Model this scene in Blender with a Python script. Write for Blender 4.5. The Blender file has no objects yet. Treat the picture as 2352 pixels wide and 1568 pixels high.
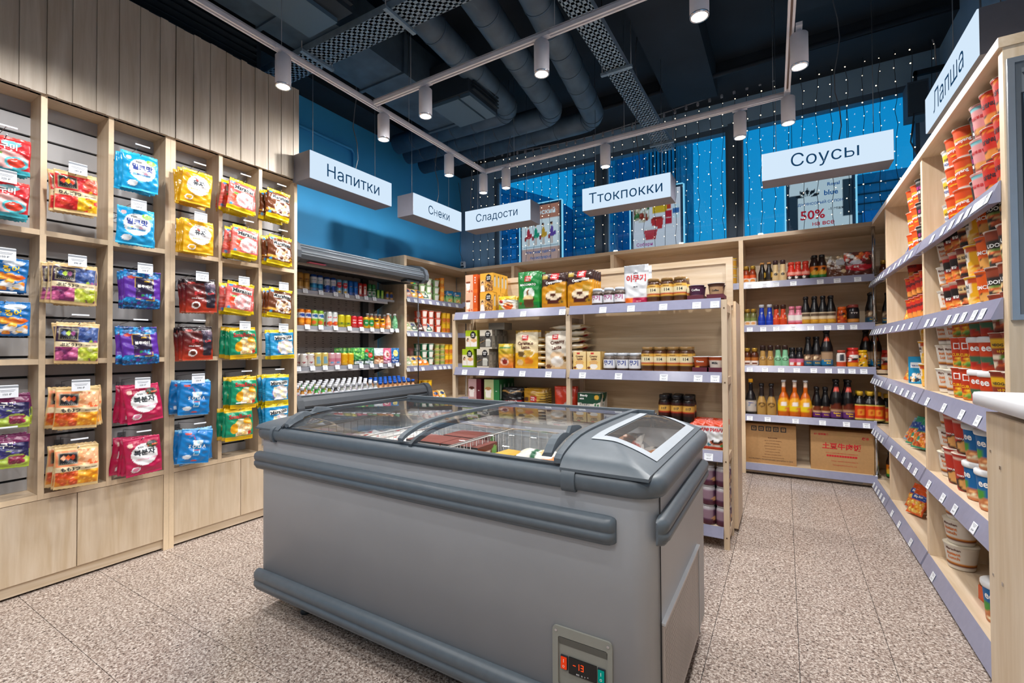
import bpy, math, random
import numpy as np
from mathutils import Matrix, Vector
PI = math.pi
S = bpy.context.scene
C = S.collection
random.seed(7)

# ---------------------------------------------------------------- camera
cam_d = bpy.data.cameras.new('camera')
cam = bpy.data.objects.new('camera', cam_d); C.objects.link(cam)
cam_d.sensor_width = 36.0
cam_d.lens = 16.165
cam_d.clip_start = 0.05
def camera_matrix(yaw, pit, rol, loc):
    cy, sy, cp, sp, cr, sr = math.cos(yaw), math.sin(yaw), math.cos(pit), math.sin(pit), math.cos(rol), math.sin(rol)
    f = Vector((-sy*cp, cy*cp, sp)); r = Vector((cy, sy, 0)); u = r.cross(f)
    r2 = r*cr + u*sr; u2 = -r*sr + u*cr
    m = Matrix((( r2.x, u2.x, -f.x, loc[0]), (r2.y, u2.y, -f.y, loc[1]), (r2.z, u2.z, -f.z, loc[2]), (0, 0, 0, 1)))
    return m
cam.matrix_world = camera_matrix(0.53560487, 0.0150592, -0.00583776, (0, 0, 1.2))
S.camera = cam

# ---------------------------------------------------------------- sky (blue dusk)
W = bpy.data.worlds.new('dusk'); S.world = W; W.use_nodes = True
wn = W.node_tree.nodes; wl = W.node_tree.links
bg = wn['Background']
tc = wn.new('ShaderNodeTexCoord'); sx = wn.new('ShaderNodeSeparateXYZ'); rp = wn.new('ShaderNodeValToRGB')
wl.new(tc.outputs['Generated'], sx.inputs[0]); wl.new(sx.outputs['Z'], rp.inputs[0]); wl.new(rp.outputs[0], bg.inputs[0])
rp.color_ramp.elements[0].position = 0.0; rp.color_ramp.elements[0].color = (0.03, 0.42, 0.74, 1)
rp.color_ramp.elements[1].position = 0.45; rp.color_ramp.elements[1].color = (0.002, 0.29, 0.66, 1)
bg.inputs[1].default_value = 1.0

# ---------------------------------------------------------------- ceiling spots (the track lamps' light), exposure
SPOT_COL = (1.0, 0.97, 0.945)
def spot(loc, target, watts, deg=78, blend=0.45, col=SPOT_COL, size=0.03):
    l = bpy.data.lights.new('spot_light', 'SPOT'); l.energy = watts; l.color = col
    l.spot_size = math.radians(deg); l.spot_blend = blend; l.shadow_soft_size = size
    o = bpy.data.objects.new('spot_light', l); C.objects.link(o)
    o.location = loc
    o.rotation_euler = (Vector(target)-Vector(loc)).to_track_quat('-Z', 'Y').to_euler()
    return o
TZ = 3.0
LAMPS = [(-2.56, 1.65, 'left'), (-2.57, 2.46, 'left'), (-2.60, 3.28, 'left'), (-2.60, 3.83, 'corner'),
         (-2.07, 2.36, 'mid'), (-1.18, 2.34, 'mid'), (-0.33, 2.32, 'mid'), (-2.33, 3.83, 'back'),
         (-1.32, 3.83, 'back'), (-0.27, 3.83, 'back'), (0.04, 3.76, 'right'), (0.09, 3.03, 'right')]
for lx, ly, k in LAMPS:
    z = TZ-0.242
    tgt = {'left': (lx-(0.40 if ly < 2 else 1.9), ly, 0), 'corner': (lx-0.9, ly+0.4, 0), 'mid': (lx-1.1, ly+0.3, 0), 'back': (lx, ly+0.5, 0),
           'right': (lx+0.3, ly+0.1, 0)}[k]
    spot((lx, ly, z), tgt, {'mid': 52}.get(k, 45 if ly < 2 else 55 if k == 'left' else 62), 150 if ly < 2 else 166, 0.75)
# the same track system goes on behind the photographer
for lx, ly in ((-2.57, 0.75), (-2.57, -0.3), (-1.2, 0.45), (-0.2, 0.45), (-1.2, -0.6), (0.1, 1.9), (0.1, 0.9), (0.1, -0.5), (-2.3, -1.2), (-1.0, -1.6)):
    spot((lx, ly, TZ-0.235), (lx-(0.4 if lx < -2 else 0), ly, 0), 45 if lx < -2 else 42, 150 if lx < -2 else 166, 0.75)
S.view_settings.view_transform = 'Standard'
S.view_settings.look = 'None'
S.view_settings.exposure = 0.0
S.view_settings.gamma = 1.0
S.view_settings.use_curve_mapping = False

# ---------------------------------------------------------------- materials
def lin(h):
    if isinstance(h, str):
        h = h.lstrip('#'); v = [int(h[i:i+2], 16)/255 for i in (0, 2, 4)]
        return tuple(((c+0.055)/1.055)**2.4 if c > 0.04045 else c/12.92 for c in v)
    return tuple(h)
MATS = {}
def mat(name, col, rough=0.5, metal=0.0, noise=0.0, nscale=30, emit=0.0, spec=0.5, bump=0.0, coat=0.0):
    if name in MATS: return MATS[name]
    m = bpy.data.materials.new(name); m.use_nodes = True; MATS[name] = m
    n, l = m.node_tree.nodes, m.node_tree.links; p = n['Principled BSDF']
    c = lin(col)
    p.inputs['Base Color'].default_value = (*c, 1); p.inputs['Roughness'].default_value = rough
    p.inputs['Metallic'].default_value = metal; p.inputs['Specular IOR Level'].default_value = spec
    if coat: p.inputs['Coat Weight'].default_value = coat
    if emit:
        p.inputs['Emission Color'].default_value = (*c, 1); p.inputs['Emission Strength'].default_value = emit
    t = n.new('ShaderNodeTexCoord'); x = n.new('ShaderNodeTexNoise'); x.inputs['Scale'].default_value = nscale
    x.inputs['Detail'].default_value = 4
    l.new(t.outputs['Object'], x.inputs['Vector'])
    r = n.new('ShaderNodeValToRGB'); k = max(noise, 0.02)
    r.color_ramp.elements[0].position = 0.3; r.color_ramp.elements[1].position = 0.7
    r.color_ramp.elements[0].color = (*[v*(1-k) for v in c], 1); r.color_ramp.elements[1].color = (*[min(1, v*(1+k)) for v in c], 1)
    l.new(x.outputs[0], r.inputs[0]); l.new(r.outputs[0], p.inputs['Base Color'])
    if bump:
        b = n.new('ShaderNodeBump'); b.inputs['Strength'].default_value = bump; b.inputs['Distance'].default_value = 0.002
        l.new(x.outputs[0], b.inputs['Height']); l.new(b.outputs[0], p.inputs['Normal'])
    return m
def wood(name, a, b, axis='Z', rough=0.42, spec=0.4):
    if name in MATS: return MATS[name]
    m = bpy.data.materials.new(name); m.use_nodes = True; MATS[name] = m
    n, l = m.node_tree.nodes, m.node_tree.links; p = n['Principled BSDF']
    p.inputs['Roughness'].default_value = rough; p.inputs['Specular IOR Level'].default_value = spec
    t = n.new('ShaderNodeTexCoord'); mp = n.new('ShaderNodeMapping')
    sc = {'Z': (14, 14, 1.1), 'X': (1.1, 14, 14), 'Y': (14, 1.1, 14)}[axis]
    mp.inputs['Scale'].default_value = sc
    g = n.new('ShaderNodeNewGeometry')
    l.new(g.outputs['Position'], mp.inputs['Vector'])
    x = n.new('ShaderNodeTexNoise'); x.inputs['Scale'].default_value = 1.0; x.inputs['Detail'].default_value = 6
    x.inputs['Distortion'].default_value = 1.3
    l.new(mp.outputs[0], x.inputs['Vector'])
    x2 = n.new('ShaderNodeTexNoise'); x2.inputs['Scale'].default_value = 7.0; x2.inputs['Detail'].default_value = 3
    l.new(mp.outputs[0], x2.inputs['Vector'])
    mx = n.new('ShaderNodeMath'); mx.operation = 'MULTIPLY_ADD'; mx.inputs[1].default_value = 0.35
    l.new(x2.outputs[0], mx.inputs[0]); l.new(x.outputs[0], mx.inputs[2])
    r = n.new('ShaderNodeValToRGB'); r.color_ramp.elements[0].position = 0.45; r.color_ramp.elements[1].position = 0.85
    r.color_ramp.elements[0].color = (*lin(a), 1); r.color_ramp.elements[1].color = (*lin(b), 1)
    l.new(mx.outputs[0], r.inputs[0]); l.new(r.outputs[0], p.inputs['Base Color'])
    return m
WOODV = wood('maple_vertical', '#dfcdb5', '#cbb495', 'Z')
WOODX = wood('maple_along_x', '#dfcdb5', '#cbb495', 'X')
WOODY = wood('maple_along_y', '#dfcdb5', '#cbb495', 'Y')
EDGE = mat('maple_edge_band', '#e8d0ae', 0.45, noise=0.03, nscale=60)
PLANK = wood('grey_maple_plank', '#c8bdae', '#b3a593', 'Z', 0.5)
PLY = wood('birch_ply', '#d4bf9f', '#bfa684', 'X', 0.5)
NAVY = mat('navy_paint', '#16242f', 0.7, noise=0.15, nscale=8)
CEIL = mat('ceiling_black_blue', '#16222e', 0.8, noise=0.25, nscale=3)
BLUEW = mat('blue_wall_paint', '#3fa9e6', 0.6, noise=0.03, nscale=4)
GREYBLUE = mat('grey_blue_wall', '#7da2c2', 0.65, noise=0.05, nscale=5)
PVCSTRIP = mat('price_rail_plastic', '#8e90a8', 0.22, noise=0.04)
CARD = mat('white_card', '#e9eef5', 0.6, noise=0.01)
INK = mat('dark_print', '#1b2530', 0.6)
WHITEINK = mat('white_print', '#f6f6f4', 0.5)
CHROME = mat('chrome', '#c9ccd2', 0.18, 1.0)
WIRE = mat('steel_wire', '#8f9296', 0.35, 0.8)
DUCT = mat('duct_paint', '#43586a', 0.5, 0.1, noise=0.25, nscale=7, bump=0.2)
TRAY = mat('cable_tray_steel', '#8298a8', 0.45, 0.2, noise=0.12, nscale=20)
LAMPW = mat('lamp_white_paint', '#dcdbe2', 0.5, noise=0.02)
GREYW = mat('grey_slat_panel', '#aeaeb0', 0.55, noise=0.04, nscale=6)
DARKGAP = mat('dark_groove', '#1d1d1f', 0.7)
FRBODY = mat('freezer_grey_sheet', '#a4a9af', 0.38, noise=0.03, nscale=5)
FRTRIM = mat('freezer_trim_plastic', '#566068', 0.4, noise=0.06, nscale=40, bump=0.08)
FRDARK = mat('freezer_dark_plastic', '#30383f', 0.42, noise=0.05)
STEELP = mat('steel_panel', '#a39e9a', 0.32, 0.75, noise=0.06, nscale=8)
FRIDGE = mat('fridge_dark_plastic', '#474c52', 0.35, noise=0.05)
FRIDGEIN = mat('fridge_interior_grey', '#a09b98', 0.5, noise=0.05)
FRIDGESH = mat('fridge_shelf_grey', '#a9a7a8', 0.45, noise=0.03)
CARDB = mat('corrugated_cardboard', '#b58c5c', 0.75, noise=0.05, nscale=50)
TUBW = mat('freezer_liner', '#c5c8ca', 0.5, noise=0.03)

def glass(name, tint=(1, 1, 1), refl=0.12, rough=0.0, haze=0.0):
    if name in MATS: return MATS[name]
    m = bpy.data.materials.new(name); m.use_nodes = True; MATS[name] = m
    n, l = m.node_tree.nodes, m.node_tree.links; n.clear()
    o = n.new('ShaderNodeOutputMaterial'); tr = n.new('ShaderNodeBsdfTransparent'); gl = n.new('ShaderNodeBsdfGlossy')
    tr.inputs[0].default_value = (*tint, 1); gl.inputs['Roughness'].default_value = rough
    fr = n.new('ShaderNodeFresnel'); ge = n.new('ShaderNodeNewGeometry'); io = n.new('ShaderNodeMath'); io.operation = 'MULTIPLY_ADD'
    io.inputs[1].default_value = 1/1.5-1.5; io.inputs[2].default_value = 1.5            # the same reflection seen from either side of the thin sheet
    l.new(ge.outputs['Backfacing'], io.inputs[0]); l.new(io.outputs[0], fr.inputs['IOR'])
    mu = n.new('ShaderNodeMath'); mu.operation = 'MULTIPLY_ADD'; mu.inputs[1].default_value = 0.85; mu.inputs[2].default_value = refl; mu.use_clamp = True
    mx = n.new('ShaderNodeMixShader')
    l.new(fr.outputs[0], mu.inputs[0]); l.new(mu.outputs[0], mx.inputs[0]); l.new(tr.outputs[0], mx.inputs[1]); l.new(gl.outputs[0], mx.inputs[2])
    if haze:
        df = n.new('ShaderNodeBsdfDiffuse'); df.inputs[0].default_value = (0.8, 0.85, 0.9, 1)
        m2 = n.new('ShaderNodeMixShader'); m2.inputs[0].default_value = haze
        l.new(mx.outputs[0], m2.inputs[1]); l.new(df.outputs[0], m2.inputs[2]); l.new(m2.outputs[0], o.inputs[0])
    else:
        l.new(mx.outputs[0], o.inputs[0])
    return m
WGLASS = glass('window_glass', (0.85, 0.95, 1.0), 0.05)
LIDGLASS = glass('lid_glass', (0.96, 0.98, 0.99), 0.02, 0.01, 0.012)
CLEARP = glass('clear_plastic', (0.95, 0.97, 1.0), 0.04, 0.08)

def print_mat(name, rough, spec=0.5, bump=0.0, metal=0.0):
    m = bpy.data.materials.new(name); m.use_nodes = True; MATS[name] = m
    n, l = m.node_tree.nodes, m.node_tree.links; p = n['Principled BSDF']
    a = n.new('ShaderNodeAttribute'); a.attribute_name = 'Col'
    l.new(a.outputs['Color'], p.inputs['Base Color'])
    p.inputs['Roughness'].default_value = rough; p.inputs['Specular IOR Level'].default_value = spec; p.inputs['Metallic'].default_value = metal
    if bump:
        t = n.new('ShaderNodeTexCoord'); x = n.new('ShaderNodeTexNoise'); x.inputs['Scale'].default_value = 22; x.inputs['Detail'].default_value = 3
        l.new(t.outputs['Object'], x.inputs['Vector'])
        b = n.new('ShaderNodeBump'); b.inputs['Strength'].default_value = bump; b.inputs['Distance'].default_value = 0.01
        l.new(x.outputs[0], b.inputs['Height']); l.new(b.outputs[0], p.inputs['Normal'])
    return m
P_FOIL = print_mat('printed_foil', 0.28, 0.6, 0.55)
P_PAPER = print_mat('printed_card', 0.5, 0.4)
P_GLOSS = print_mat('printed_plastic', 0.3, 0.5)
P_CAN = print_mat('printed_can', 0.3, 0.5, 0, 0.35)
def emat(name, col, s=1.0):
    if name in MATS: return MATS[name]
    m = bpy.data.materials.new(name); m.use_nodes = True; MATS[name] = m
    n, l = m.node_tree.nodes, m.node_tree.links; n.clear()
    o = n.new('ShaderNodeOutputMaterial'); e = n.new('ShaderNodeEmission'); e.inputs[0].default_value = (*lin(col), 1); e.inputs[1].default_value = s
    l.new(e.outputs[0], o.inputs[0]); return m
SIGNF = emat('backlit_sign_face', '#d5e9fb', 1.0)
SIGNT = emat('sign_lettering', '#1d4a72', 0.75)
LAMPF = emat('lamp_lens', '#ffffff', 6.0)
BULB = emat('warm_led', '#ffe3b8', 5.0)

# ---------------------------------------------------------------- mesh helpers
class MB:
    """collects geometry for ONE mesh object"""
    def __init__(s): s.v = []; s.f = []; s.m = []; s.sm = []
    def add(s, vs, fs, mi=0, smooth=False):
        b = len(s.v); s.v += [tuple(v) for v in vs]; s.f += [tuple(b+i for i in f) for f in fs]
        s.m += [mi]*len(fs); s.sm += [smooth]*len(fs); return s
    def box(s, x0, y0, z0, x1, y1, z1, mi=0):
        if x0 > x1: x0, x1 = x1, x0
        if y0 > y1: y0, y1 = y1, y0
        if z0 > z1: z0, z1 = z1, z0
        v = [(x0,y0,z0),(x1,y0,z0),(x1,y1,z0),(x0,y1,z0),(x0,y0,z1),(x1,y0,z1),(x1,y1,z1),(x0,y1,z1)]
        return s.add(v, [(0,3,2,1),(4,5,6,7),(0,1,5,4),(1,2,6,5),(2,3,7,6),(3,0,4,7)], mi)
    def prism(s, pts, axis, a, b, mi=0, smooth=False):
        """closed 2-D outline pts extruded along axis from a to b"""
        n = len(pts)
        def P(p, t): return {'X': (t, p[0], p[1]), 'Y': (p[0], t, p[1]), 'Z': (p[0], p[1], t)}[axis]
        v = [P(p, a) for p in pts]+[P(p, b) for p in pts]
        f = [(i, (i+1) % n, n+(i+1) % n, n+i) for i in range(n)]
        b0 = len(s.v); s.add(v, f, mi, smooth); s.add([], [], mi)
        s.f += [tuple(b0+n-1-i for i in range(n)), tuple(b0+n+i for i in range(n))]; s.m += [mi, mi]; s.sm += [False, False]
        return s
    def tube(s, pts, r, k=8, mi=0, closed=True):
        pts = [Vector(p) for p in pts]; n = len(pts); rs = r if isinstance(r, (list, tuple)) else [r]*n
        vs = []
        up = None
        for i, p in enumerate(pts):
            d = (pts[min(i+1, n-1)]-pts[max(i-1, 0)]).normalized()
            if up is None:
                up = Vector((0, 0, 1)) if abs(d.z) < 0.9 else Vector((1, 0, 0))
            a = d.cross(up)
            if a.length < 1e-5: a = d.cross(Vector((1, 0, 0)))
            a.normalize(); b = a.cross(d).normalized(); up = b
            for j in range(k):
                t = 2*PI*j/k; vs.append(p+(a*math.cos(t)+b*math.sin(t))*rs[i])
        fs = [(i*k+j, (i+1)*k+j, (i+1)*k+(j+1) % k, i*k+(j+1) % k) for i in range(n-1) for j in range(k)]
        b0 = len(s.v); s.add(vs, fs, mi, True)
        if closed:
            s.f += [tuple(b0+j for j in range(k)), tuple(b0+(n-1)*k+k-1-j for j in range(k))]; s.m += [mi]*2; s.sm += [False]*2
        return s
    def lathe(s, prof, k=16, mi=0, o=(0, 0, 0)):
        vs = [(o[0]+r*math.cos(2*PI*j/k), o[1]+r*math.sin(2*PI*j/k), o[2]+z) for r, z in prof for j in range(k)]
        n = len(prof)
        fs = [(i*k+j, i*k+(j+1) % k, (i+1)*k+(j+1) % k, (i+1)*k+j) for i in range(n-1) for j in range(k)]
        b0 = len(s.v); s.add(vs, fs, mi, True)
        s.f += [tuple(b0+k-1-j for j in range(k)), tuple(b0+(n-1)*k+j for j in range(k))]; s.m += [mi]*2; s.sm += [False]*2
        return s
    def mesh(s, name, mats):
        me = bpy.data.meshes.new(name); me.from_pydata(s.v, [], s.f); me.update()
        for m in (mats if isinstance(mats, (list, tuple)) else [mats]): me.materials.append(m)
        me.polygons.foreach_set('material_index', s.m); me.polygons.foreach_set('use_smooth', s.sm)
        return me
def obj(name, me, parent=None, loc=(0, 0, 0), rz=0.0, rot=None):
    o = bpy.data.objects.new(name, me); C.objects.link(o)
    if parent is not None: o.parent = parent
    o.location = loc; o.rotation_euler = rot if rot else (0, 0, rz); return o
def build(name, mb, mats, parent=None, loc=(0, 0, 0), rz=0.0, rot=None): return obj(name, mb.mesh(name, mats), parent, loc, rz, rot)
def empty(name, loc=(0, 0, 0), rz=0.0): return obj(name, None, None, loc, rz)
def tag(o, label, cat, group=None, kind=None):
    if label: o['label'] = label
    if cat: o['category'] = cat
    if group: o['group'] = group
    if kind: o['kind'] = kind
    return o
def struct(name, mb, mats, parent=None):
    o = build(name, mb, mats, parent)
    if parent is None: o['kind'] = 'structure'
    return o
def boxm(name, b, m, parent=None, bevel=0):
    return build(name, MB().box(*b), m, parent)
def copy_tree(o, parent=None):
    c = o.copy(); C.objects.link(c); c.parent = parent
    for k in list(o.children): copy_tree(k, c)
    return c
ORD = ['first', 'second', 'third', 'fourth', 'fifth', 'sixth', 'seventh', 'eighth', 'ninth', 'tenth', 'eleventh', 'twelfth',
       'thirteenth', 'fourteenth', 'fifteenth', 'sixteenth', 'seventeenth', 'eighteenth', 'nineteenth', 'twentieth']

# text as real lettering (meshes)
TXT = {}
def glyphs(s, bold=0.0):
    c = bpy.data.curves.new('t', 'FONT'); c.body = s; c.size = 1; c.resolution_u = 2; c.offset = bold
    o = bpy.data.objects.new('t', c); C.objects.link(o)
    dg = bpy.context.evaluated_depsgraph_get(); m = bpy.data.meshes.new_from_object(o.evaluated_get(dg))
    v = np.array([x.co[:2] for x in m.vertices]) if len(m.vertices) else np.zeros((0, 2)); f = [tuple(p.vertices) for p in m.polygons]
    bpy.data.objects.remove(o); bpy.data.curves.remove(c); bpy.data.meshes.remove(m)
    return v, f
def advance(s):
    a = glyphs('|'+s+'|')[0][:, 0]; b = glyphs('||')[0][:, 0]; return (a.max()-a.min())-(b.max()-b.min())
def text_raw(s, bold=0.0):
    """outline letters; two lower-case Cyrillic letters that the font draws badly are composed from sound ones"""
    if (s, bold) in TXT: return TXT[(s, bold)]
    if any(ch in 'ны' for ch in s):
        runs = []; cur = ''
        for ch in s:
            if ch in 'ны':
                if cur: runs.append(cur); cur = ''
                runs += ['н'] if ch == 'н' else ['ь', 'ы']
            else: cur += ch
        if cur: runs.append(cur)
        V, F, x, nv = [], [], 0.0, 0
        for r_ in runs:
            if r_ == 'ь':                                # stem and round bowl
                v = [(0.075, 0), (0.164, 0), (0.164, 0.542), (0.075, 0.542), (0.164, 0.33), (0.164, 0.262), (0.164, 0.068), (0.164, 0.0)]; f = [(0, 1, 2, 3)]
                for i_ in range(13):
                    a_ = PI/2-PI*i_/12; v += [(0.34+0.165*math.cos(a_), 0.165+0.165*math.sin(a_)), (0.34+0.097*math.cos(a_), 0.165+0.097*math.sin(a_))]
                f += [(4, 5, 9, 8)]+[(8+2*i_, 9+2*i_, 11+2*i_, 10+2*i_) for i_ in range(12)]+[(32, 33, 6, 7)]
                v = np.array(v); adv = 0.55
            elif r_ == 'н': v, f = glyphs('Н', bold); v = v*[0.745, 0.745]; adv = advance('Н')*0.77
            elif r_ == 'ы': v, f = glyphs('l', bold); v = v*[1.0, 0.542/0.682]; adv = advance('l')
            else: v, f = glyphs(r_, bold); adv = advance(r_) if r_.strip() else 0.25
            if len(v): V.append(v+[x, 0]); F += [tuple(i+nv for i in q) for q in f]; nv += len(v)
            x += adv
        v, f = np.concatenate(V), F
    else: v, f = glyphs(s, bold)
    if len(v): v = v-[(v[:, 0].min()+v[:, 0].max())/2, (v[:, 1].min()+v[:, 1].max())/2]
    TXT[(s, bold)] = (v, f); return v, f
def text_fit(s, w, h, bold=0.0):
    """lettering centred on 0, fitted in w x h"""
    v, f = text_raw(s, bold)
    if not len(v): return v, f
    ex = v[:, 0].max()-v[:, 0].min(); ey = v[:, 1].max()-v[:, 1].min()
    k = min(w/ex, h/ey) if h else w/ex
    return v*k, f

# ================================================================ printed artwork (colour attribute on dense grids)
def paint(ops, U, V):
    c = np.zeros((U.size, 3)); U = U.ravel(); V = V.ravel()
    for op in ops:
        k = op[0]
        if k == 'bg': c[:] = lin(op[1])
        elif k == 'r':                                   # rectangle
            _, u0, v0, u1, v1, col = op; mk = (U >= u0) & (U <= u1) & (V >= v0) & (V <= v1); c[mk] = lin(col)
        elif k == 'd':                                   # disc
            _, cu, cv, ru, rv, col = op; mk = ((U-cu)/ru)**2+((V-cv)/rv)**2 <= 1; c[mk] = lin(col)
        elif k == 'g':                                   # vertical blend of two inks in a rectangle
            _, u0, v0, u1, v1, a, b = op; mk = (U >= u0) & (U <= u1) & (V >= v0) & (V <= v1)
            t = ((V[mk]-v0)/(v1-v0))[:, None]; c[mk] = np.array(lin(a))*(1-t)+np.array(lin(b))*t
        elif k == 'b':                                   # scatter of round pieces (fruit, beans, sweets)
            _, u0, v0, u1, v1, cols, n, ru, rv, seed = op; rg = np.random.RandomState(seed)
            for i in range(n):
                cu, cv = rg.uniform(u0, u1), rg.uniform(v0, v1); q = rg.uniform(0.75, 1.2)
                dd = ((U-cu)/(ru*q))**2+((V-cv)/(rv*q))**2
                mk = (dd <= 1) & (U >= u0) & (U <= u1) & (V >= v0) & (V <= v1); c[mk] = lin(cols[rg.randint(len(cols))])
                mk2 = (((U-cu+ru*0.3)/(ru*q*0.35))**2+((V-cv-rv*0.3)/(rv*q*0.35))**2 <= 1) & mk
                c[mk2] = np.minimum(1, c[mk2]*1.8+0.05)
        elif k == 't':                                   # triangle / quad given by points
            _, pts, col = op; mk = np.ones(U.size, bool)
            for i in range(len(pts)):
                (a, b), (a2, b2) = pts[i], pts[(i+1) % len(pts)]
                mk &= ((a2-a)*(V-b)-(b2-b)*(U-a)) >= 0
            c[mk] = lin(col)
        elif k == 's':                                   # stripes
            _, u0, v0, u1, v1, col, n, duty = op; mk = (U >= u0) & (U <= u1) & (V >= v0) & (V <= v1) & (((V-v0)/(v1-v0)*n) % 1 < duty); c[mk] = lin(col)
        elif k == 'w':                                   # wave / swirl line
            _, v0, amp, fr, th, col, ph = op; mk = np.abs(V-(v0+amp*np.sin(2*PI*fr*U+ph))) < th; c[mk] = lin(col)
    return c
def set_col(me, cols):
    a = me.color_attributes.new('Col', 'FLOAT_COLOR', 'POINT')
    buf = np.ones((len(me.vertices), 4), dtype=np.float32); buf[:, :3] = cols; a.data.foreach_set('color', buf.ravel())
def grid_face(w, h, nu, nv, art, m):
    """flat printed sheet facing -Y, origin at bottom centre"""
    us, vs = np.linspace(0, 1, nu+1), np.linspace(0, 1, nv+1); V, U = np.meshgrid(vs, us, indexing='ij')
    P = np.stack([(U.ravel()-0.5)*w, np.zeros(U.size), V.ravel()*h], 1)
    f = [(j*(nu+1)+i, j*(nu+1)+i+1, (j+1)*(nu+1)+i+1, (j+1)*(nu+1)+i) for j in range(nv) for i in range(nu)]
    me = bpy.data.meshes.new('sheet'); me.from_pydata(P.tolist(), [], f); me.update(); me.materials.append(m)
    set_col(me, paint(art, U, V)); return me
def bag_depth(U, V, d, seam):
    u = np.clip(np.abs(2*U-1), 0, 1); v = np.clip((V-seam)/(1-2*seam), 0, 1); w = np.abs(2*v-1)
    body = np.clip(1-u**3.0, 0, 1)**0.6*np.clip(1-w**4.0, 0, 1)**0.75
    return d/2*body
def pouch(name, w, h, d, art, back, seam=0.07, hang=True, nu=34, nv=44, lean=0.0, wave=0.004, seed=1, m=None, foot=False):
    """sealed bag facing -Y; origin at top centre when it hangs, at bottom centre when it stands"""
    us, vs = np.linspace(0, 1, nu+1), np.linspace(0, 1, nv+1); V, U = np.meshgrid(vs, us, indexing='ij')
    rg = np.random.RandomState(seed); a, b, c_, e = rg.uniform(0, 6, 4)
    if foot:
        T = d/2*np.clip(1-np.abs(2*U-1)**5, 0, 1)*np.clip(1-V**1.6*0.95, 0.02, 1)
    else:
        T = bag_depth(U, V, d, seam)
    wob = wave*(np.sin(9*U+5*V+a)+0.6*np.sin(17*U-11*V+b)+0.5*np.sin(23*V+c_))*0.5
    wr = T/(d/2+1e-6)*0.0022*(np.sin(40*U*(V-0.5)+a)+np.sin(31*V+13*U+e))
    X = (U-0.5)*w*(1-0.03*T/(d/2))+wave*0.35*np.sin(5*V+c_)
    Z = V*h+0.25*wave*np.sin(60*U)*(np.abs(V-0.5) > 0.49)
    yf = -(T+0.0006)+wob-wr; yb = (T+0.0006)+wob+wr
    if foot: yf += 0; 
    off = h if hang else 0
    def pts(y): return np.stack([X.ravel(), y.ravel()+lean*(V.ravel()), Z.ravel()-off], 1)
    P = np.concatenate([pts(yf), pts(yb)]); N = (nu+1)*(nv+1); k = nu+1
    f = [(j*k+i, j*k+i+1, (j+1)*k+i+1, (j+1)*k+i) for j in range(nv) for i in range(nu)]
    f += [(N+j*k+i, N+(j+1)*k+i, N+(j+1)*k+i+1, N+j*k+i+1) for j in range(nv) for i in range(nu)]
    f += [(i, N+i, N+i+1, i+1) for i in range(nu)]+[(nv*k+i, nv*k+i+1, N+nv*k+i+1, N+nv*k+i) for i in range(nu)]
    f += [(j*k, (j+1)*k, N+(j+1)*k, N+j*k) for j in range(nv)]+[(j*k+nu, N+j*k+nu, N+(j+1)*k+nu, (j+1)*k+nu) for j in range(nv)]
    me = bpy.data.meshes.new(name); me.from_pydata(P.tolist(), [], f); me.update(); me.materials.append(m or P_FOIL)
    me.polygons.foreach_set('use_smooth', [True]*len(f))
    cf = paint(art, U, V); cb = np.tile(np.array(lin(back)), (N, 1)); mk = (U.ravel() < 0.06) | (U.ravel() > 0.94); cb[mk] = cf[mk]
    set_col(me, np.concatenate([cf, cb]))
    def surf(x, z):                                      # x from centre, z from the bag's own bottom (metres)
        u = min(max(x/w+0.5, 0), 1); v = min(max(z/h, 0), 1); fi, fj = u*nu, v*nv; i, j = min(int(fi), nu-1), min(int(fj), nv-1); s, t = fi-i, fj-j
        y = (yf[j, i]*(1-s)+yf[j, i+1]*s)*(1-t)+(yf[j+1, i]*(1-s)+yf[j+1, i+1]*s)*t
        return (x, float(y)+lean*v-0.0018, z-off)
    return me, surf
def lathe_print(name, prof, art, k=28, nz=26, m=None, o=(0, 0, 0)):
    """printed turned body; v runs along the profile height, u=0.5 faces -Y"""
    zs = np.array([q[1] for q in prof]); 
    seg = np.concatenate([[0], np.cumsum([math.hypot(prof[i+1][0]-prof[i][0], prof[i+1][1]-prof[i][1]) for i in range(len(prof)-1)])])
    t = sorted(set(list(np.linspace(0, seg[-1], nz))+list(seg))); R = np.interp(t, seg, [q[0] for q in prof]); Z = np.interp(t, seg, zs)
    H = zs.max()-zs.min(); n = len(t)
    th = np.linspace(0, 2*PI, k, endpoint=False)
    P = np.array([(R[j]*math.cos(a-PI*1.5), R[j]*math.sin(a-PI*1.5), Z[j]) for j in range(n) for a in th])
    f = [(j*k+i, j*k+(i+1) % k, (j+1)*k+(i+1) % k, (j+1)*k+i) for j in range(n-1) for i in range(k)]
    f += [tuple(reversed(range(k))), tuple((n-1)*k+i for i in range(k))]
    me = bpy.data.meshes.new(name); me.from_pydata(P.tolist(), [], f); me.update(); me.materials.append(m or P_GLOSS)
    me.polygons.foreach_set('use_smooth', [True]*(len(f)-2)+[False]*2)
    U = np.tile((th/(2*PI)), (n, 1)); V = np.repeat(((Z-zs.min())/H)[:, None], k, 1)
    set_col(me, paint(art, U, V))
    def surf(x, z):
        r = float(np.interp(z, Z, R)) if np.all(np.diff(Z) >= 0) else float(np.interp(z, np.sort(Z), R[np.argsort(Z)]))
        a = x/max(r, 1e-3); return ((r+0.0015)*math.sin(a), -(r+0.0015)*math.cos(a), z)
    return me, surf
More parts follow.
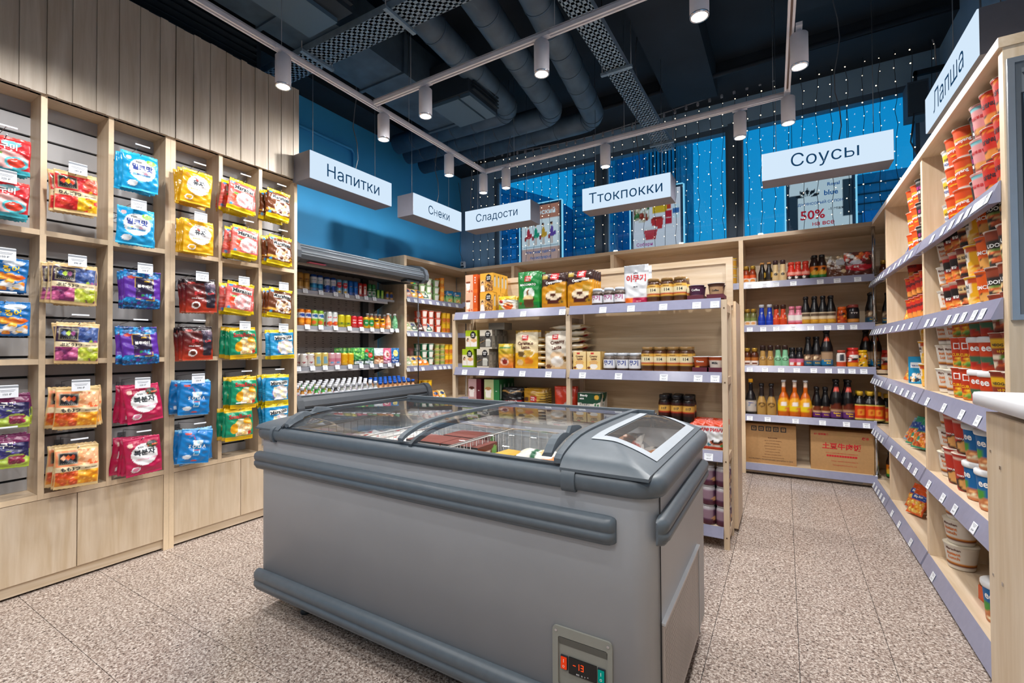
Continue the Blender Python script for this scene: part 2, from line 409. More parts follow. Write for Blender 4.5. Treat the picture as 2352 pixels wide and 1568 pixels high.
def carton(name, w, d, h, art, side, top=None, nu=26, nv=30, m=None, side_art=None):
    """printed box, front faces -Y, origin bottom centre of the front face; extends to +Y"""
    us, vs = np.linspace(0, 1, nu+1), np.linspace(0, 1, nv+1); V, U = np.meshgrid(vs, us, indexing='ij'); k = nu+1
    P = [((u-0.5)*w, 0.0, v*h) for u, v in zip(U.ravel(), V.ravel())]; cols = [paint(art, U, V)]
    f = [(j*k+i, j*k+i+1, (j+1)*k+i+1, (j+1)*k+i) for j in range(nv) for i in range(nu)]
    def quad(pts, col, n2=1):
        b = len(P); P.extend(pts); f.append((b, b+1, b+2, b+3)); cols.append(np.tile(np.array(lin(col)), (4, 1)))
    x = w/2
    if side_art:
        n2 = 12; V2, U2 = np.meshgrid(np.linspace(0, 1, n2+1), np.linspace(0, 1, n2+1), indexing='ij'); b = len(P)
        P += [(x, u*d, v*h) for u, v in zip(U2.ravel(), V2.ravel())]; cols.append(paint(side_art, U2, V2)); q = n2+1
        f += [(b+j*q+i, b+j*q+i+1, b+(j+1)*q+i+1, b+(j+1)*q+i) for j in range(n2) for i in range(n2)]
    else: quad([(x, 0, 0), (x, d, 0), (x, d, h), (x, 0, h)], side)
    quad([(-x, d, 0), (-x, 0, 0), (-x, 0, h), (-x, d, h)], side); quad([(x, d, 0), (-x, d, 0), (-x, d, h), (x, d, h)], side)
    quad([(-x, 0, h), (x, 0, h), (x, d, h), (-x, d, h)], top or side); quad([(-x, d, 0), (x, d, 0), (x, 0, 0), (-x, 0, 0)], side)
    me = bpy.data.meshes.new(name); me.from_pydata([tuple(map(float, q)) for q in P], [], f); me.update(); me.materials.append(m or P_PAPER)
    set_col(me, np.concatenate(cols)); return me, (lambda a, z: (a, -0.0012, z))
def letters(name, specs, surf, inks=None):
    """specs: (text, x, z, width, height, ink index[, rotation deg]) -> one lettering mesh laid on the surface"""
    mb = MB()
    for sp_ in specs:
        s, x, z, w, h, ink = sp_[:6]; a = math.radians(sp_[6]) if len(sp_) > 6 else 0
        tv, tf = text_fit(s, w, h, 0.028 if len(s) < 16 else 0.0); ca, sa = math.cos(a), math.sin(a)
        mb.add([surf(x+p*ca-q*sa, z+p*sa+q*ca) for p, q in tv], tf, ink)
    return mb.mesh(name, inks or [INK, WHITEINK])
REDINK = mat('red_print', '#c8232c', 0.5); BLUEINK = mat('blue_print', '#1b3b92', 0.5); ORINK = mat('orange_print', '#d9741f', 0.5)
BRINK = mat('brown_print', '#5b2b1c', 0.5); YELINK = mat('yellow_print', '#f2c21c', 0.5); PINKINK = mat('magenta_print', '#a8327c', 0.5); GRNINK = mat('green_print', '#1c7a44', 0.5)
INKS = [INK, WHITEINK, REDINK, BLUEINK, ORINK, BRINK, YELINK, PINKINK, GRNINK]

# ================================================================ ROOM
XL, XR, YB, YF, ZC = -4.1, 1.22, 5.45, -3.0, 4.0
m = bpy.data.materials.new('granite_tile'); m.use_nodes = True
n, l = m.node_tree.nodes, m.node_tree.links; p = n['Principled BSDF']; p.inputs['Roughness'].default_value = 0.27; p.inputs['Specular IOR Level'].default_value = 0.45
g = n.new('ShaderNodeNewGeometry')
vo = n.new('ShaderNodeTexVoronoi'); vo.inputs['Scale'].default_value = 210; l.new(g.outputs['Position'], vo.inputs['Vector'])
ns = n.new('ShaderNodeTexNoise'); ns.inputs['Scale'].default_value = 90; ns.inputs['Detail'].default_value = 5; l.new(g.outputs['Position'], ns.inputs['Vector'])
r1 = n.new('ShaderNodeValToRGB'); sp = n.new('ShaderNodeSeparateColor'); l.new(vo.outputs['Color'], sp.inputs[0]); 
ma = n.new('ShaderNodeMath'); ma.operation = 'MULTIPLY_ADD'; ma.inputs[1].default_value = 0.55; l.new(sp.outputs[0], ma.inputs[0])
mb_ = n.new('ShaderNodeMath'); mb_.operation = 'MULTIPLY_ADD'; mb_.inputs[1].default_value = 1.3; mb_.inputs[2].default_value = -0.42; l.new(ns.outputs[0], mb_.inputs[0]); l.new(mb_.outputs[0], ma.inputs[2])
l.new(ma.outputs[0], r1.inputs[0]); cr = r1.color_ramp
cr.elements[0].position = 0.12; cr.elements[0].color = (*lin('#4a4441'), 1); cr.elements[1].position = 0.85; cr.elements[1].color = (*lin('#ddd3ca'), 1)
for pos, c in ((0.3, '#8b7a70'), (0.48, '#a09086'), (0.64, '#bdb0a6')):
    e = cr.elements.new(pos); e.color = (*lin(c), 1)
l.new(r1.outputs[0], p.inputs['Base Color'])
GRAN = m
floor = struct('floor', MB().box(XL, YF, -0.08, XR, YB, -0.004), DARKGAP)
TX, TY = 0.308, 0.305
tme = MB().box(0.0011, 0.0011, -0.004, TX-0.0011, TY-0.0011, 0.0).mesh('tile', [GRAN])
for i in range(-12, 4):
    for j in range(0, 15):
        x, y = 0.032+i*TX, 0.41+j*TY
        if x < XL-0.3 or x+TX > XR: continue
        if x+TX < -3.30 and y < 2.1: continue
        obj('tile', tme, floor, (x, y, 0))
sf = MB()
for i in range(-14, 4):
    for j in range(-12, 17):
        x, y = 0.032+i*TX, 0.41+j*TY
        inside = (-12 <= i < 4 and 0 <= j < 15 and not (x < XL-0.3 or x+TX > XR) and not (x+TX < -3.30 and y < 2.1))
        if inside or x+TX > XR+0.05 or y+TY > YB or x < XL: continue
        sf.box(x+0.0011, y+0.0011, -0.004, x+TX-0.0011, y+TY-0.0011, 0)
o = build('outer_tiles', sf, [GRAN], floor); o['kind'] = 'stuff'

struct('ceiling', MB().box(XL, YF, ZC, XR, YB+0.2, ZC+0.1), CEIL)
struct('wall_left', MB().box(XL-0.12, YF, 0, XL, YB, ZC), BLUEW)
struct('wall_right', MB().box(XR, YF, 0, XR+0.12, YB+0.1, ZC), GREYBLUE)
struct('wall_front', MB().box(XL, YF-0.12, 0, XR, YF, ZC), GREYW)
wb = MB()
wb.box(XL, YB, 0, -3.52, YB+0.18, ZC).box(-3.52, YB, 0, XR, YB+0.18, 2.0).box(-3.52, YB, 3.60, XR, YB+0.18, ZC).box(1.08, YB, 2.0, XR, YB+0.18, 3.6)
struct('wall_back', wb, GREYBLUE)
# dark beam above the blue wall and big beams under the ceiling
bm = MB().box(XL, 1.0, 3.72, XL+0.34, YB, ZC); struct('trim_1', bm, NAVY)
bm = MB().box(XL+0.34, 4.9, 3.86, XR, YB, ZC).box(-1.0, 2.0, 3.72, -0.55, 5.0, ZC).box(0.1, 1.5, 3.8, XR, 4.2, ZC)
struct('trim_2', bm, CEIL)
FRAMEM = mat('window_frame_grey', '#4a6076', 0.5, noise=0.03)
FRLIT = mat('window_lit_bead', '#9fc7e6', 0.4)  # paler copy of the frame colour, its lit edge painted in
wins = [(-3.52, -2.0), (-1.92, -0.5), (-0.42, 1.08)]
for k, (a, b) in enumerate(wins):
    w = struct('window_%d' % (k+1), MB().box(a-0.0, YB+0.02, 1.99, a+0.05, YB+0.12, 3.6).box(b-0.03, YB+0.02, 2.05, b, YB+0.12, 3.6).box(a+0.05, YB+0.02, 3.54, b-0.03, YB+0.12, 3.6).box(a+0.05, YB+0.02, 1.99, b-0.03, YB+0.12, 2.05), FRAMEM)
    build('window_lit_bead', MB().box(a+0.05, YB+0.05, 2.05, a+0.062, YB+0.1, 3.54), FRLIT, w)
    build('window_pane', MB().box(a+0.05, YB+0.07, 2.05, b-0.03, YB+0.078, 3.54), WGLASS, w)
mul = MB().box(-2.0, YB-0.03, 2.0, -1.92, YB+0.15, 3.6).box(-0.5, YB-0.03, 2.0, -0.42, YB+0.15, 3.6)
struct('trim_3', mul, FRAMEM)

# ---------------------------------------------------------------- outside
BLD = mat('night_block_blue', '#3a7aa2', 0.8, noise=0.1, nscale=1)
BLD2 = mat('tower_cladding', '#6b8799', 0.8, noise=0.25, nscale=2)
BLD3 = mat('dark_brick_facade', '#5f7f94', 0.85, noise=0.2, nscale=3)
PANEB = mat('facade_pane', '#2f81ad', 0.2, noise=0.1)
PANED = mat('facade_pane_dark', '#15486b', 0.2)
b = empty('office_block', (-9, 16, 0)); tag(b, 'dark blue office block with a window grid seen through the left window', 'building')
build('wall', MB().prism([(-3.5, 0), (1.75, 0), (1.75, 6.75), (-1.2, 8.0), (-3.5, 8.4)], 'Y', 0, 4), BLD, b)
build('cornice', MB().prism([(-3.5, 8.1), (-1.2, 7.7), (1.78, 6.45), (1.78, 6.75), (-1.2, 8.02), (-3.5, 8.42)], 'Y', -0.25, 0.0), mat('pale_cornice', '#4a7c9c', 0.7), b)
for i in range(7):
    for j in range(9):
        z = 2.3+j*0.62
        if z+0.5 > 7.35-(i-2)*0.25: continue
        f = build('window', MB().box(-3.35+i*0.72, -0.05, z, -2.85+i*0.72, -0.002, z+0.44), PANED, b)
        build('pane', MB().box(-3.32+i*0.72, -0.07, z+0.03, -3.12+i*0.72, -0.052, z+0.41), PANEB if (i*3+j) % 3 else PANED, f)
t = empty('tall_tower', (-5.2, 17, 0)); tag(t, 'tall grey tower with ribbed cladding standing between the two open sky patches', 'building')
build('wall', MB().box(-2.03, 0, 0, -0.3, 3, 14), mat('tower_brick', '#7596a8', 0.85, noise=0.15, nscale=4), t)
build('side_wall', MB().box(-0.3, 0.3, 0, 0.9, 3, 14), BLD, t)
rb = MB()
for i in range(9): rb.box(0.9+i*0.13, 0.0, 0, 0.98+i*0.13, 0.3, 14)
build('rib_cladding', rb.box(0.9, 0.3, 0, 2.05, 3, 14), BLD2, t)
for i in range(22):
    build('floor_band', MB().box(-2.03, -0.04, 2.2+i*0.42, -0.3, -0.002, 2.26+i*0.42), BLD, t)
t = empty('brick_house', (2.3, 16, 0)); tag(t, 'low dark brick house behind the right end of the windows', 'building')
build('wall', MB().box(-0.62, 0, 0, 3.5, 3, 6.0), BLD3, t)
cb = MB()
for i in range(11): cb.box(-0.62, -0.03, 3.0+i*0.27, 3.5, -0.002, 3.03+i*0.27)
build('brick_course', cb, NAVY, t)
for i in range(4):
    build('window', MB().box(-0.4+i*0.85, -0.06, 4.35, -0.05+i*0.85, -0.031, 4.95), PANEB, t)

# ---------------------------------------------------------------- posters hung outside the glass
def poster(x0, x1, z0, z1, y, name, label, art, texts, edge=True):
    r = empty(name, ((x0+x1)/2, y, z0)); tag(r, label, 'poster')
    w, h = x1-x0, z1-z0
    build('poster_frame', MB().box(-w/2-0.03, 0.01, -0.03, w/2+0.03, 0.05, h+0.03), FRAMEM, r)
    m2 = emat('backlit_poster_'+name, '#ffffff', 1.0)
    nn, ll = m2.node_tree.nodes, m2.node_tree.links
    at = nn.new('ShaderNodeAttribute'); at.attribute_name = 'Col'; ll.new(at.outputs['Color'], [q for q in nn if q.type == 'EMISSION'][0].inputs[0])
    [q for q in nn if q.type == 'EMISSION'][0].inputs[1].default_value = 0.72
    me = grid_face(w, h, 60, 60, art, m2); obj('poster_sheet', me, r, (0, 0, 0))
    build('poster_bracket', MB().tube([(-w/2+0.03, 0.03, h+0.03), (-w/2+0.03, 0.03, 3.60-z0), (-w/2+0.03, YB+0.14-y, 3.63-z0)], 0.003, 5).tube([(w/2-0.03, 0.03, h+0.03), (w/2-0.03, 0.03, 3.60-z0), (w/2-0.03, YB+0.14-y, 3.63-z0)], 0.003, 5), FRAMEM, r)
    if edge: build('lit_edge', MB().box(-w/2-0.045, 0.0, -0.03, -w/2-0.03, 0.03, h+0.03).box(w/2+0.03, 0, -0.03, w/2+0.045, 0.03, h+0.03).box(-w/2-0.03, 0, h+0.03, w/2+0.03, 0.03, h+0.042), emat('edge_glow', '#9ae4ff', 1.0), r)
    for i, (s, u, v, tw, th, mm) in enumerate(texts):
        tv, tf = text_fit(s, tw*w, th*h, 0.02)
        k = MB().add([(u*w-w/2+a, -0.004, v*h+b_) for a, b_ in tv], tf); build('lettering', k, mm, r)
    return r

# ================================================================ tracks, lamps, signs, ducts, curtain
def track(name, a, b, label):
    a, b = Vector(a), Vector(b); d = (b-a); L = d.length
    r = empty(name, a, math.atan2(d.y, d.x)); tag(r, label, 'track', 'lighting track rails')
    build('rail', MB().box(0, -0.018, -0.02, L, -0.006, 0.012).box(0, 0.006, -0.02, L, 0.018, 0.012).box(0, -0.018, 0.004, L, 0.018, 0.014), LAMPW, r)
    build('contact_strip', MB().box(0, -0.006, -0.006, L, 0.006, -0.002), mat('copper_strip', '#8a7466', 0.4, 0.5), r)
    for t in np.arange(0.35, L, 1.1):
        build('hanger_wire', MB().tube([(t, 0, 0.014), (t, 0, ZC-TZ)], 0.0018, 5), WIRE, r)
    return r
track('track_rail', (-2.56, 0.2, TZ), (-2.60, 3.86, TZ), 'long white track rail running over the candy wall to the corner')
track('track_rail', (-2.55, 2.36, TZ), (-0.05, 2.34, TZ), 'white cross track rail over the freezer under the round ducts')
track('track_rail', (-2.60, 3.86, TZ), (0.03, 3.80, TZ), 'white track rail running along the window side of the shop')
track('track_rail', (0.035, 3.80, TZ), (0.10, 0.4, TZ), 'short white track rail at the right going towards the noodle shelves')
lb = MB().lathe([(0.0, 0.0), (0.040, 0.0), (0.044, 0.003), (0.044, 0.175), (0.040, 0.18), (0, 0.18)], 28)
LB = lb.mesh('lamp_body', [LAMPW])
LL = MB().lathe([(0.0, -0.004), (0.036, -0.004), (0.036, 0.001), (0.0, 0.001)], 24).mesh('lamp_lens', [LAMPF])
rv = [(r_*math.cos(2*PI*j/28), r_*math.sin(2*PI*j/28), z_) for r_, z_ in ((0.037, 0.002), (0.037, -0.006), (0.043, -0.006), (0.0445, 0.002)) for j in range(28)]
LR = MB().add(rv, [(i*28+j, i*28+(j+1) % 28, (i+1)*28+(j+1) % 28, (i+1)*28+j) for i in range(3) for j in range(28)], 0, True).mesh('lamp_ring', [CHROME])
LA = MB().box(-0.05, -0.016, -0.022, 0.05, 0.016, -0.003).box(-0.012, -0.010, -0.05, 0.012, 0.010, -0.02).mesh('lamp_adapter', [LAMPW])
lamp_lab = ['white cylinder spotlight over the candy shelves, nearest on the long rail', 'white cylinder spotlight just past the rail junction by the drinks sign',
            'white cylinder spotlight above the snacks sign on the long rail', 'small white cylinder spotlight at the rail corner by the window',
            'white cylinder spotlight on the cross rail under the air unit', 'white cylinder spotlight on the cross rail in front of the round ducts',
            'white cylinder spotlight cut by the top edge of the picture', 'white cylinder spotlight right beside the rail corner on the window rail',
            'white cylinder spotlight above the rice cake sign on the window rail', 'white cylinder spotlight in front of the dark window mullion',
            'white cylinder spotlight at the junction left of the sauces sign', 'large white cylinder spotlight high above the sauces sign']
for (lx, ly, k), lab in zip(LAMPS, lamp_lab):
    r = empty('track_spotlight', (lx, ly, TZ-0.225)); tag(r, lab, 'spotlight', 'white track spotlights')
    if k in ('left', 'corner', 'right'): rz = PI/2
    else: rz = 0
    obj('lamp_body', LB, r, (0, 0, 0)); obj('lamp_lens', LL, r, (0, 0, 0)); obj('lamp_ring', LR, r, (0, 0, 0)); obj('lamp_adapter', LA, r, (0, 0, 0.225), rz)

BOXM = mat('sign_box_metal', '#7d7c86', 0.55, noise=0.03)
def sign(x, y, rz, L, text, label, tw=0.72, th=0.1, D=0.205, zb=2.47, H=0.208):
    r = empty('hanging_sign', (x, y, zb), rz); tag(r, label, 'sign')
    build('sign_box', MB().box(0, 0.004, 0, L, D, H), BOXM, r)
    build('sign_face', MB().box(0.002, -0.002, 0.002, L-0.002, 0.004, H-0.002), SIGNF, r)
    tv, tf = text_fit(text, L*tw, th)
    build('lettering', MB().add([(a+L*0.5, -0.0035, b_+H/2) for a, b_ in tv], tf), SIGNT, r)
    for t in (0.12, 0.88):
        build('hanging_wire', MB().tube([(L*t, D*0.5, H), (L*t, D*0.5, ZC-zb)], 0.0022, 5), WIRE, r)
    build('power_cable', MB().tube([(L*0.62+0.02*math.sin(q*1.3), D*0.5+0.015*math.cos(q*2.1), H+(ZC-zb-H)*q/10) for q in range(11)], 0.004, 6), mat('cable_grey', '#5b6068', 0.6), r)
    return r
sign(-3.0, 2.145, PI/2, 0.82, 'Напитки', 'backlit hanging sign over the drinks fridge reading Напитки', 0.70)
sign(-3.0, 3.245, PI/2, 0.75, 'Снеки', 'backlit hanging sign reading Снеки at the corner of the blue wall', 0.44)
sign(-2.95, 3.995, 0, 0.80, 'Сладости', 'backlit hanging sign reading Сладости beside the corner sign', 0.82)
sign(-1.605, 4.0, 0, 0.795, 'Ттокпокки', 'backlit hanging sign in the middle reading Ттокпокки', 0.83)
sign(-0.135, 4.0, 0, 0.79, 'Соусы', 'backlit hanging sign over the sauce bottles reading Соусы', 0.55, 0.125)
sign(0.745, 3.63, -PI/2, 0.87, 'Лапша', 'backlit hanging sign over the noodle shelves reading Лапша', 0.62, 0.12)

def cable_loop(name, pts, r, label, m=None):
    o = build(name, MB().tube(pts, r, 6), m or mat('cable_grey', '#5b6068', 0.6)); tag(o, label, 'cable')

# round ducts with elbows
def duct(pts, r, label):
    pts = [Vector(p) for p in pts]
    a, b, c = pts
    u = (b-a).normalized(); v = (c-b).normalized(); R = 0.17
    line = [a]; nb = 7
    for i in range(nb+1):
        t = i/nb; line.append((b-u*R)*(1-t)**2+b*2*t*(1-t)+(b+v*R)*t**2)
    line.append(c)
    root = empty('round_duct', a); tag(root, label, 'duct', 'round ventilation ducts')
    L = [q-a for q in line]
    build('duct_pipe', MB().tube(L, r, 22), DUCT, root)
    for s0, s1, d in ((L[0], L[1], u), (L[-2], L[-1], v)):
        n = int((s1-s0).length/0.28)
        for i in range(1, n+1):
            q = s0+(s1-s0)*i/(n+1)
            build('duct_seam', MB().tube([q-d*0.006, q+d*0.006], r+0.004, 22), DUCT, root)
    for i in range(2, nb+1, 2):
        q = L[i+0]; d = (L[i+1]-L[i-1]).normalized(); build('duct_seam', MB().tube([q-d*0.004, q+d*0.004], r+0.004, 22), DUCT, root)
duct([(-2.03, 0.9, 3.52), (-2.27, 3.84, 3.52), (-3.75, 3.80, 3.52)], 0.105, 'round grey duct nearest the rectangular duct, turning left near the window')
duct([(-1.55, 1.0, 3.52), (-1.93, 4.12, 3.52), (-3.85, 4.08, 3.52)], 0.105, 'middle round grey duct of the three, turning left above the corner')
duct([(-1.15, 0.9, 3.52), (-1.62, 4.42, 3.52), (-3.9, 4.40, 3.52)], 0.105, 'round grey duct farthest right, its elbow above the window rail')
# rectangular duct and air unit
r = empty('rectangular_duct', (-2.85, 0.3, 3.42)); tag(r, 'long rectangular grey duct beside the round ducts', 'duct')
build('duct_box', MB().box(-0.24, 0, 0, 0.24, 3.34, 0.34), DUCT, r)
for q in (0.6, 1.5, 2.4, 3.28): build('duct_flange', MB().box(-0.26, q, -0.015, 0.26, q+0.03, 0.355), DUCT, r)
r = empty('air_unit', (-2.42, 3.05, 3.28)); tag(r, 'black air conditioning unit with a slatted outlet hung under the ducts', 'air unit')
build('unit_body', MB().box(-0.2, -0.02, 0.03, 0.22, 0.42, 0.34), NAVY, r)
build('bottom_panel', MB().box(-0.18, 0.0, 0.0, 0.1, 0.4, 0.03), mat('unit_panel', '#4a6478', 0.5), r)
build('bottom_panel', MB().box(0.12, 0.0, 0.0, 0.22, 0.4, 0.03), mat('unit_panel', '#4a6478', 0.5), r)
for i in range(9): build('outlet_slat', MB().box(0.222, 0.02, 0.06+i*0.03, 0.25, 0.40, 0.07+i*0.03), NAVY, r)
r = empty('air_unit', (-2.55, 1.55, 3.30)); tag(r, 'black air conditioning unit above the cable tray, nearer the camera', 'air unit')
build('unit_body', MB().box(-0.2, -0.05, 0.03, 0.22, 0.42, 0.34), NAVY, r)
build('bottom_panel', MB().box(-0.18, -0.02, 0.0, 0.1, 0.4, 0.03), mat('unit_panel', '#4a6478', 0.5), r)
for i in range(9): build('outlet_slat', MB().box(0.222, 0.02, 0.06+i*0.03, 0.25, 0.40, 0.07+i*0.03), NAVY, r)

# perforated cable trays
def tray(a, b, w, label):
    a, b = Vector(a), Vector(b); d = b-a; L = d.length
    r = empty('cable_tray', a, math.atan2(d.y, d.x)); tag(r, label, 'cable tray', 'perforated cable trays')
    nx = int(L/0.052); rows = 5; sw = w/rows
    mb = MB()
    # bottom sheet built as a lattice so that the slots are real holes
    for i in range(nx+1): mb.box(i*0.052, -w/2, 0, i*0.052+0.022, w/2, 0.0015)
    for j in range(rows+1):
        y = -w/2+j*sw; mb.box(0, y-0.011 if j else y, 0, L, y+0.011 if j < rows else y, 0.0015)
    build('tray_bottom', mb, TRAY, r)
    for s in (-1, 1):
        build('tray_side', MB().box(0, s*w/2-0.001, 0, L, s*w/2+0.001, 0.05), TRAY, r)
    build('cable_bundle', MB().tube([(0, 0.03, 0.02), (L*0.4, 0.01, 0.022), (L, 0.03, 0.02)], 0.012, 6).tube([(0, -0.03, 0.02), (L*0.5, -0.045, 0.022), (L, -0.03, 0.02)], 0.010, 6), NAVY, r)
    for q in (0.25, 0.6, 0.95):
        build('tray_bracket', MB().box(L*q-0.015, -w/2-0.04, -0.022, L*q+0.015, w/2+0.04, -0.002), TRAY, r)
        build('threaded_rod', MB().tube([(L*q, w/2+0.03, -0.02), (L*q, w/2+0.03, ZC-a.z)], 0.004, 5).tube([(L*q, -w/2-0.03, -0.02), (L*q, -w/2-0.03, ZC-a.z)], 0.004, 5), WIRE, r)
tray((-3.55, 2.17, 3.36), (-1.2, 2.21, 3.36), 0.2, 'perforated steel cable tray crossing above the first round ducts')
tray((-1.12, 0.9, 3.38), (-1.10, 5.22, 3.38), 0.17, 'perforated steel cable tray running towards the window')

# louvre above the candy wall
r = empty('louvre_grille', (-3.30, 0.2, 3.24)); tag(r, 'black louvred air grille above the wooden slat panel', 'grille')
build('grille_frame', MB().box(-0.04, 0, 0, 0.0, 1.75, 0.03).box(-0.04, 0, 0.42, 0, 1.75, 0.46).box(-0.04, 1.72, 0.03, 0, 1.75, 0.42).box(-0.06, 0, 0.0, -0.05, 1.75, 0.46), NAVY, r)
for i in range(8):
    build('louvre_slat', MB().prism([(-0.04, 0.035+i*0.048), (0.012, 0.055+i*0.048), (0.012, 0.060+i*0.048), (-0.04, 0.040+i*0.048)], 'Y', 0, 1.72), NAVY, r)
o = build('ceiling_pipe', MB().tube([(-3.9, 4.75, 3.75), (1.1, 4.62, 3.75)], 0.022, 8), CEIL); tag(o, 'thin dark pipe running under the ceiling in front of the window', 'pipe')
o = build('wall_conduit', MB().tube([(-4.07, 2.3, 3.40), (-4.07, 3.42, 3.40), (-4.07, 3.46, 3.36), (-4.07, 3.46, 2.95)], 0.016, 8), BLUEW); tag(o, 'blue painted conduit bent down the blue wall behind the drinks sign', 'conduit')
o = build('junction_box', MB().box(-4.09, 3.40, 2.83, -4.03, 3.56, 2.95), mat('junction_grey', '#6d8799', 0.5)); tag(o, 'small grey junction box on the blue wall under the conduit', 'junction box')

# wall speaker at the right end of the windows
r = empty('wall_speaker', (1.0, 5.15, 3.18)); tag(r, 'grey box loudspeaker mounted high at the right end of the windows', 'speaker')
build('speaker_cabinet', MB().box(-0.06, 0, 0, 0.08, 0.18, 0.30), mat('speaker_grey', '#4c5c6b', 0.55), r)
build('speaker_front', MB().box(-0.05, -0.006, 0.02, 0.07, 0, 0.28), mat('speaker_cloth', '#3f4e5c', 0.9), r)
build('speaker_bracket', MB().box(0.0, 0.07, 0.30, 0.02, 0.11, 0.42).box(0.0, 0.07, 0.38, 0.2, 0.11, 0.42), NAVY, r)
cable_loop('speaker_cable', [(0.98, 5.14, 3.2), (0.95, 5.12, 2.95), (1.0, 5.1, 2.78), (1.1, 5.1, 2.76), (1.15, 5.15, 2.9)], 0.006, 'loop of grey cable hanging under the wall speaker')

# curtain of fairy lights
r = empty('light_curtain', (0, 5.27, 0)); tag(r, 'fairy light curtain hanging across all the windows', 'light curtain')
xs = np.linspace(-3.74, 1.12, 42); rg = np.random.RandomState(3)
def cord_z(x): return 3.93-0.10*math.sin((x+3.74)/4.86*PI*2.0)*0.6-0.12*math.sin((x+3.74)/4.86*PI)
CORDM = mat('pale_cord', '#8b8f98', 0.6); STRM = mat('dark_cord', '#22303c', 0.6)
top = [(-3.80, 0, 2.9), (-3.79, 0, 3.4), (-3.76, 0, 3.85)]+[(x, 0, cord_z(x)+0.015*math.sin(i*PI)) for i, x in enumerate(np.linspace(-3.74, 1.12, 60))]+[(1.15, 0, 3.8), (1.16, 0, 3.5)]
build('top_cord', MB().tube(top, 0.006, 6), CORDM, r)
plug = MB().lathe([(0.012, -0.05), (0.015, -0.03), (0.009, 0.0), (0.006, 0.01)], 8).mesh('plug', [CORDM])
ico = [(0, 0, 1), (0.894, 0, 0.447), (0.276, 0.851, 0.447), (-0.724, 0.526, 0.447), (-0.724, -0.526, 0.447), (0.276, -0.851, 0.447), (0.724, 0.526, -0.447), (-0.276, 0.851, -0.447), (-0.894, 0, -0.447), (-0.276, -0.851, -0.447), (0.724, -0.526, -0.447), (0, 0, -1)]
icf = [(0, 1, 2), (0, 2, 3), (0, 3, 4), (0, 4, 5), (0, 5, 1), (1, 6, 2), (2, 7, 3), (3, 8, 4), (4, 9, 5), (5, 10, 1), (6, 7, 2), (7, 8, 3), (8, 9, 4), (9, 10, 5), (10, 6, 1), (11, 7, 6), (11, 8, 7), (11, 9, 8), (11, 10, 9), (11, 6, 10)]
for i, x in enumerate(xs):
    z0 = cord_z(x); z1 = 2.30+rg.uniform(0, 0.02); n = 13
    wig = [(x+rg.uniform(-0.012, 0.012), rg.uniform(-0.01, 0.01), z0+(z1-z0)*q/n) for q in range(n+1)]
    wig[0] = (x, 0, z0)
    s = build('strand', MB().tube(wig, 0.0022, 4), STRM, r)
    bb = MB()
    for q in range(1, n+1):
        px, py, pz = wig[q]; e = rg.uniform(-1, 1)*0.018; R_ = rg.uniform(0.0035, 0.0062)
        bb.add([(px+e+a*R_, py-0.01+b_*R_, pz+0.01+c_*R_) for a, b_, c_ in ico], icf)
    build('led_bulbs', bb, BULB, s)['kind'] = 'stuff'
    obj('plug', plug, r, (x, 0, z0))

# posters outside (backlit sheets, so their inks glow too)
EWHITE, EBLUE, ERED, EPINK, EDARK = emat('lit_white', '#f4f8fa', 0.8), emat('lit_blue', '#1c5a9a', 0.8), emat('lit_red', '#c8283a', 0.8), emat('lit_pink', '#b04a92', 0.8), emat('lit_dark', '#1a2530', 0.8)
fash = [('bg', '#f3f6f8'), ('r', 0, 0.78, 1, 1, '#c9836c'), ('r', 0, 0.10, 1, 0.30, '#d3a596'), ('r', 0, 0, 1, 0.06, '#e8eef2'), ('r', 0.05, 0.33, 0.95, 0.335, '#9fb0ba'), ('r', 0.05, 0.74, 0.95, 0.745, '#9fb0ba')]
for cx, dress in ((0.18, '#c03540'), (0.38, '#2c9c78'), (0.58, '#d9a32f'), (0.80, '#6b4aa0')):
    fash += [('r', cx-0.02, 0.36, cx-0.005, 0.52, '#c98d68'), ('r', cx+0.015, 0.36, cx+0.03, 0.52, '#c98d68'), ('t', [(cx-0.055, 0.48), (cx+0.06, 0.48), (cx+0.03, 0.64), (cx-0.025, 0.64)], dress),
             ('d', cx, 0.68, 0.025, 0.022, '#d9a27c'), ('d', cx-0.01, 0.695, 0.03, 0.02, '#3a1d18'), ('r', cx+0.05, 0.5, cx+0.1, 0.56, dress), ('r', cx-0.1, 0.45, cx-0.05, 0.5, '#a83c3c')]
poster(-3.22, -2.63, 2.34, 3.20, 5.72, 'window_poster', 'lit fashion poster with four drawn women behind the left window', fash,
       [('Женский', 0.55, 0.89, 0.7, 0.09, EWHITE), ('Женская одежда', 0.5, 0.245, 0.9, 0.06, EBLUE), ('Аксессуары!', 0.5, 0.15, 0.7, 0.06, EBLUE)])
food = [('bg', '#e9e4ec'), ('r', 0.02, 0.62, 0.35, 0.85, '#b9a58c'), ('b', 0.02, 0.6, 0.35, 0.85, ['#8a3324', '#c9b29a', '#3d6b3a', '#d8d0c0'], 26, 0.05, 0.04, 4), ('r', 0.42, 0.70, 0.72, 0.9, '#e2b52f'), ('r', 0.72, 0.72, 0.8, 0.9, '#c8452c'),
        ('d', 0.52, 0.60, 0.13, 0.05, '#a33228'), ('t', [(0.42, 0.48), (0.62, 0.48), (0.65, 0.6), (0.39, 0.6)], '#c93a3c'), ('d', 0.38, 0.48, 0.15, 0.05, '#e4dfe2'), ('t', [(0.28, 0.34), (0.48, 0.34), (0.53, 0.48), (0.23, 0.48)], '#c8404a'),
        ('r', 0.70, 0.52, 0.82, 0.70, '#c4283c'), ('r', 0.85, 0.60, 0.97, 0.78, '#dceaf2'), ('r', 0.85, 0.66, 0.97, 0.72, '#3c6fb0')]
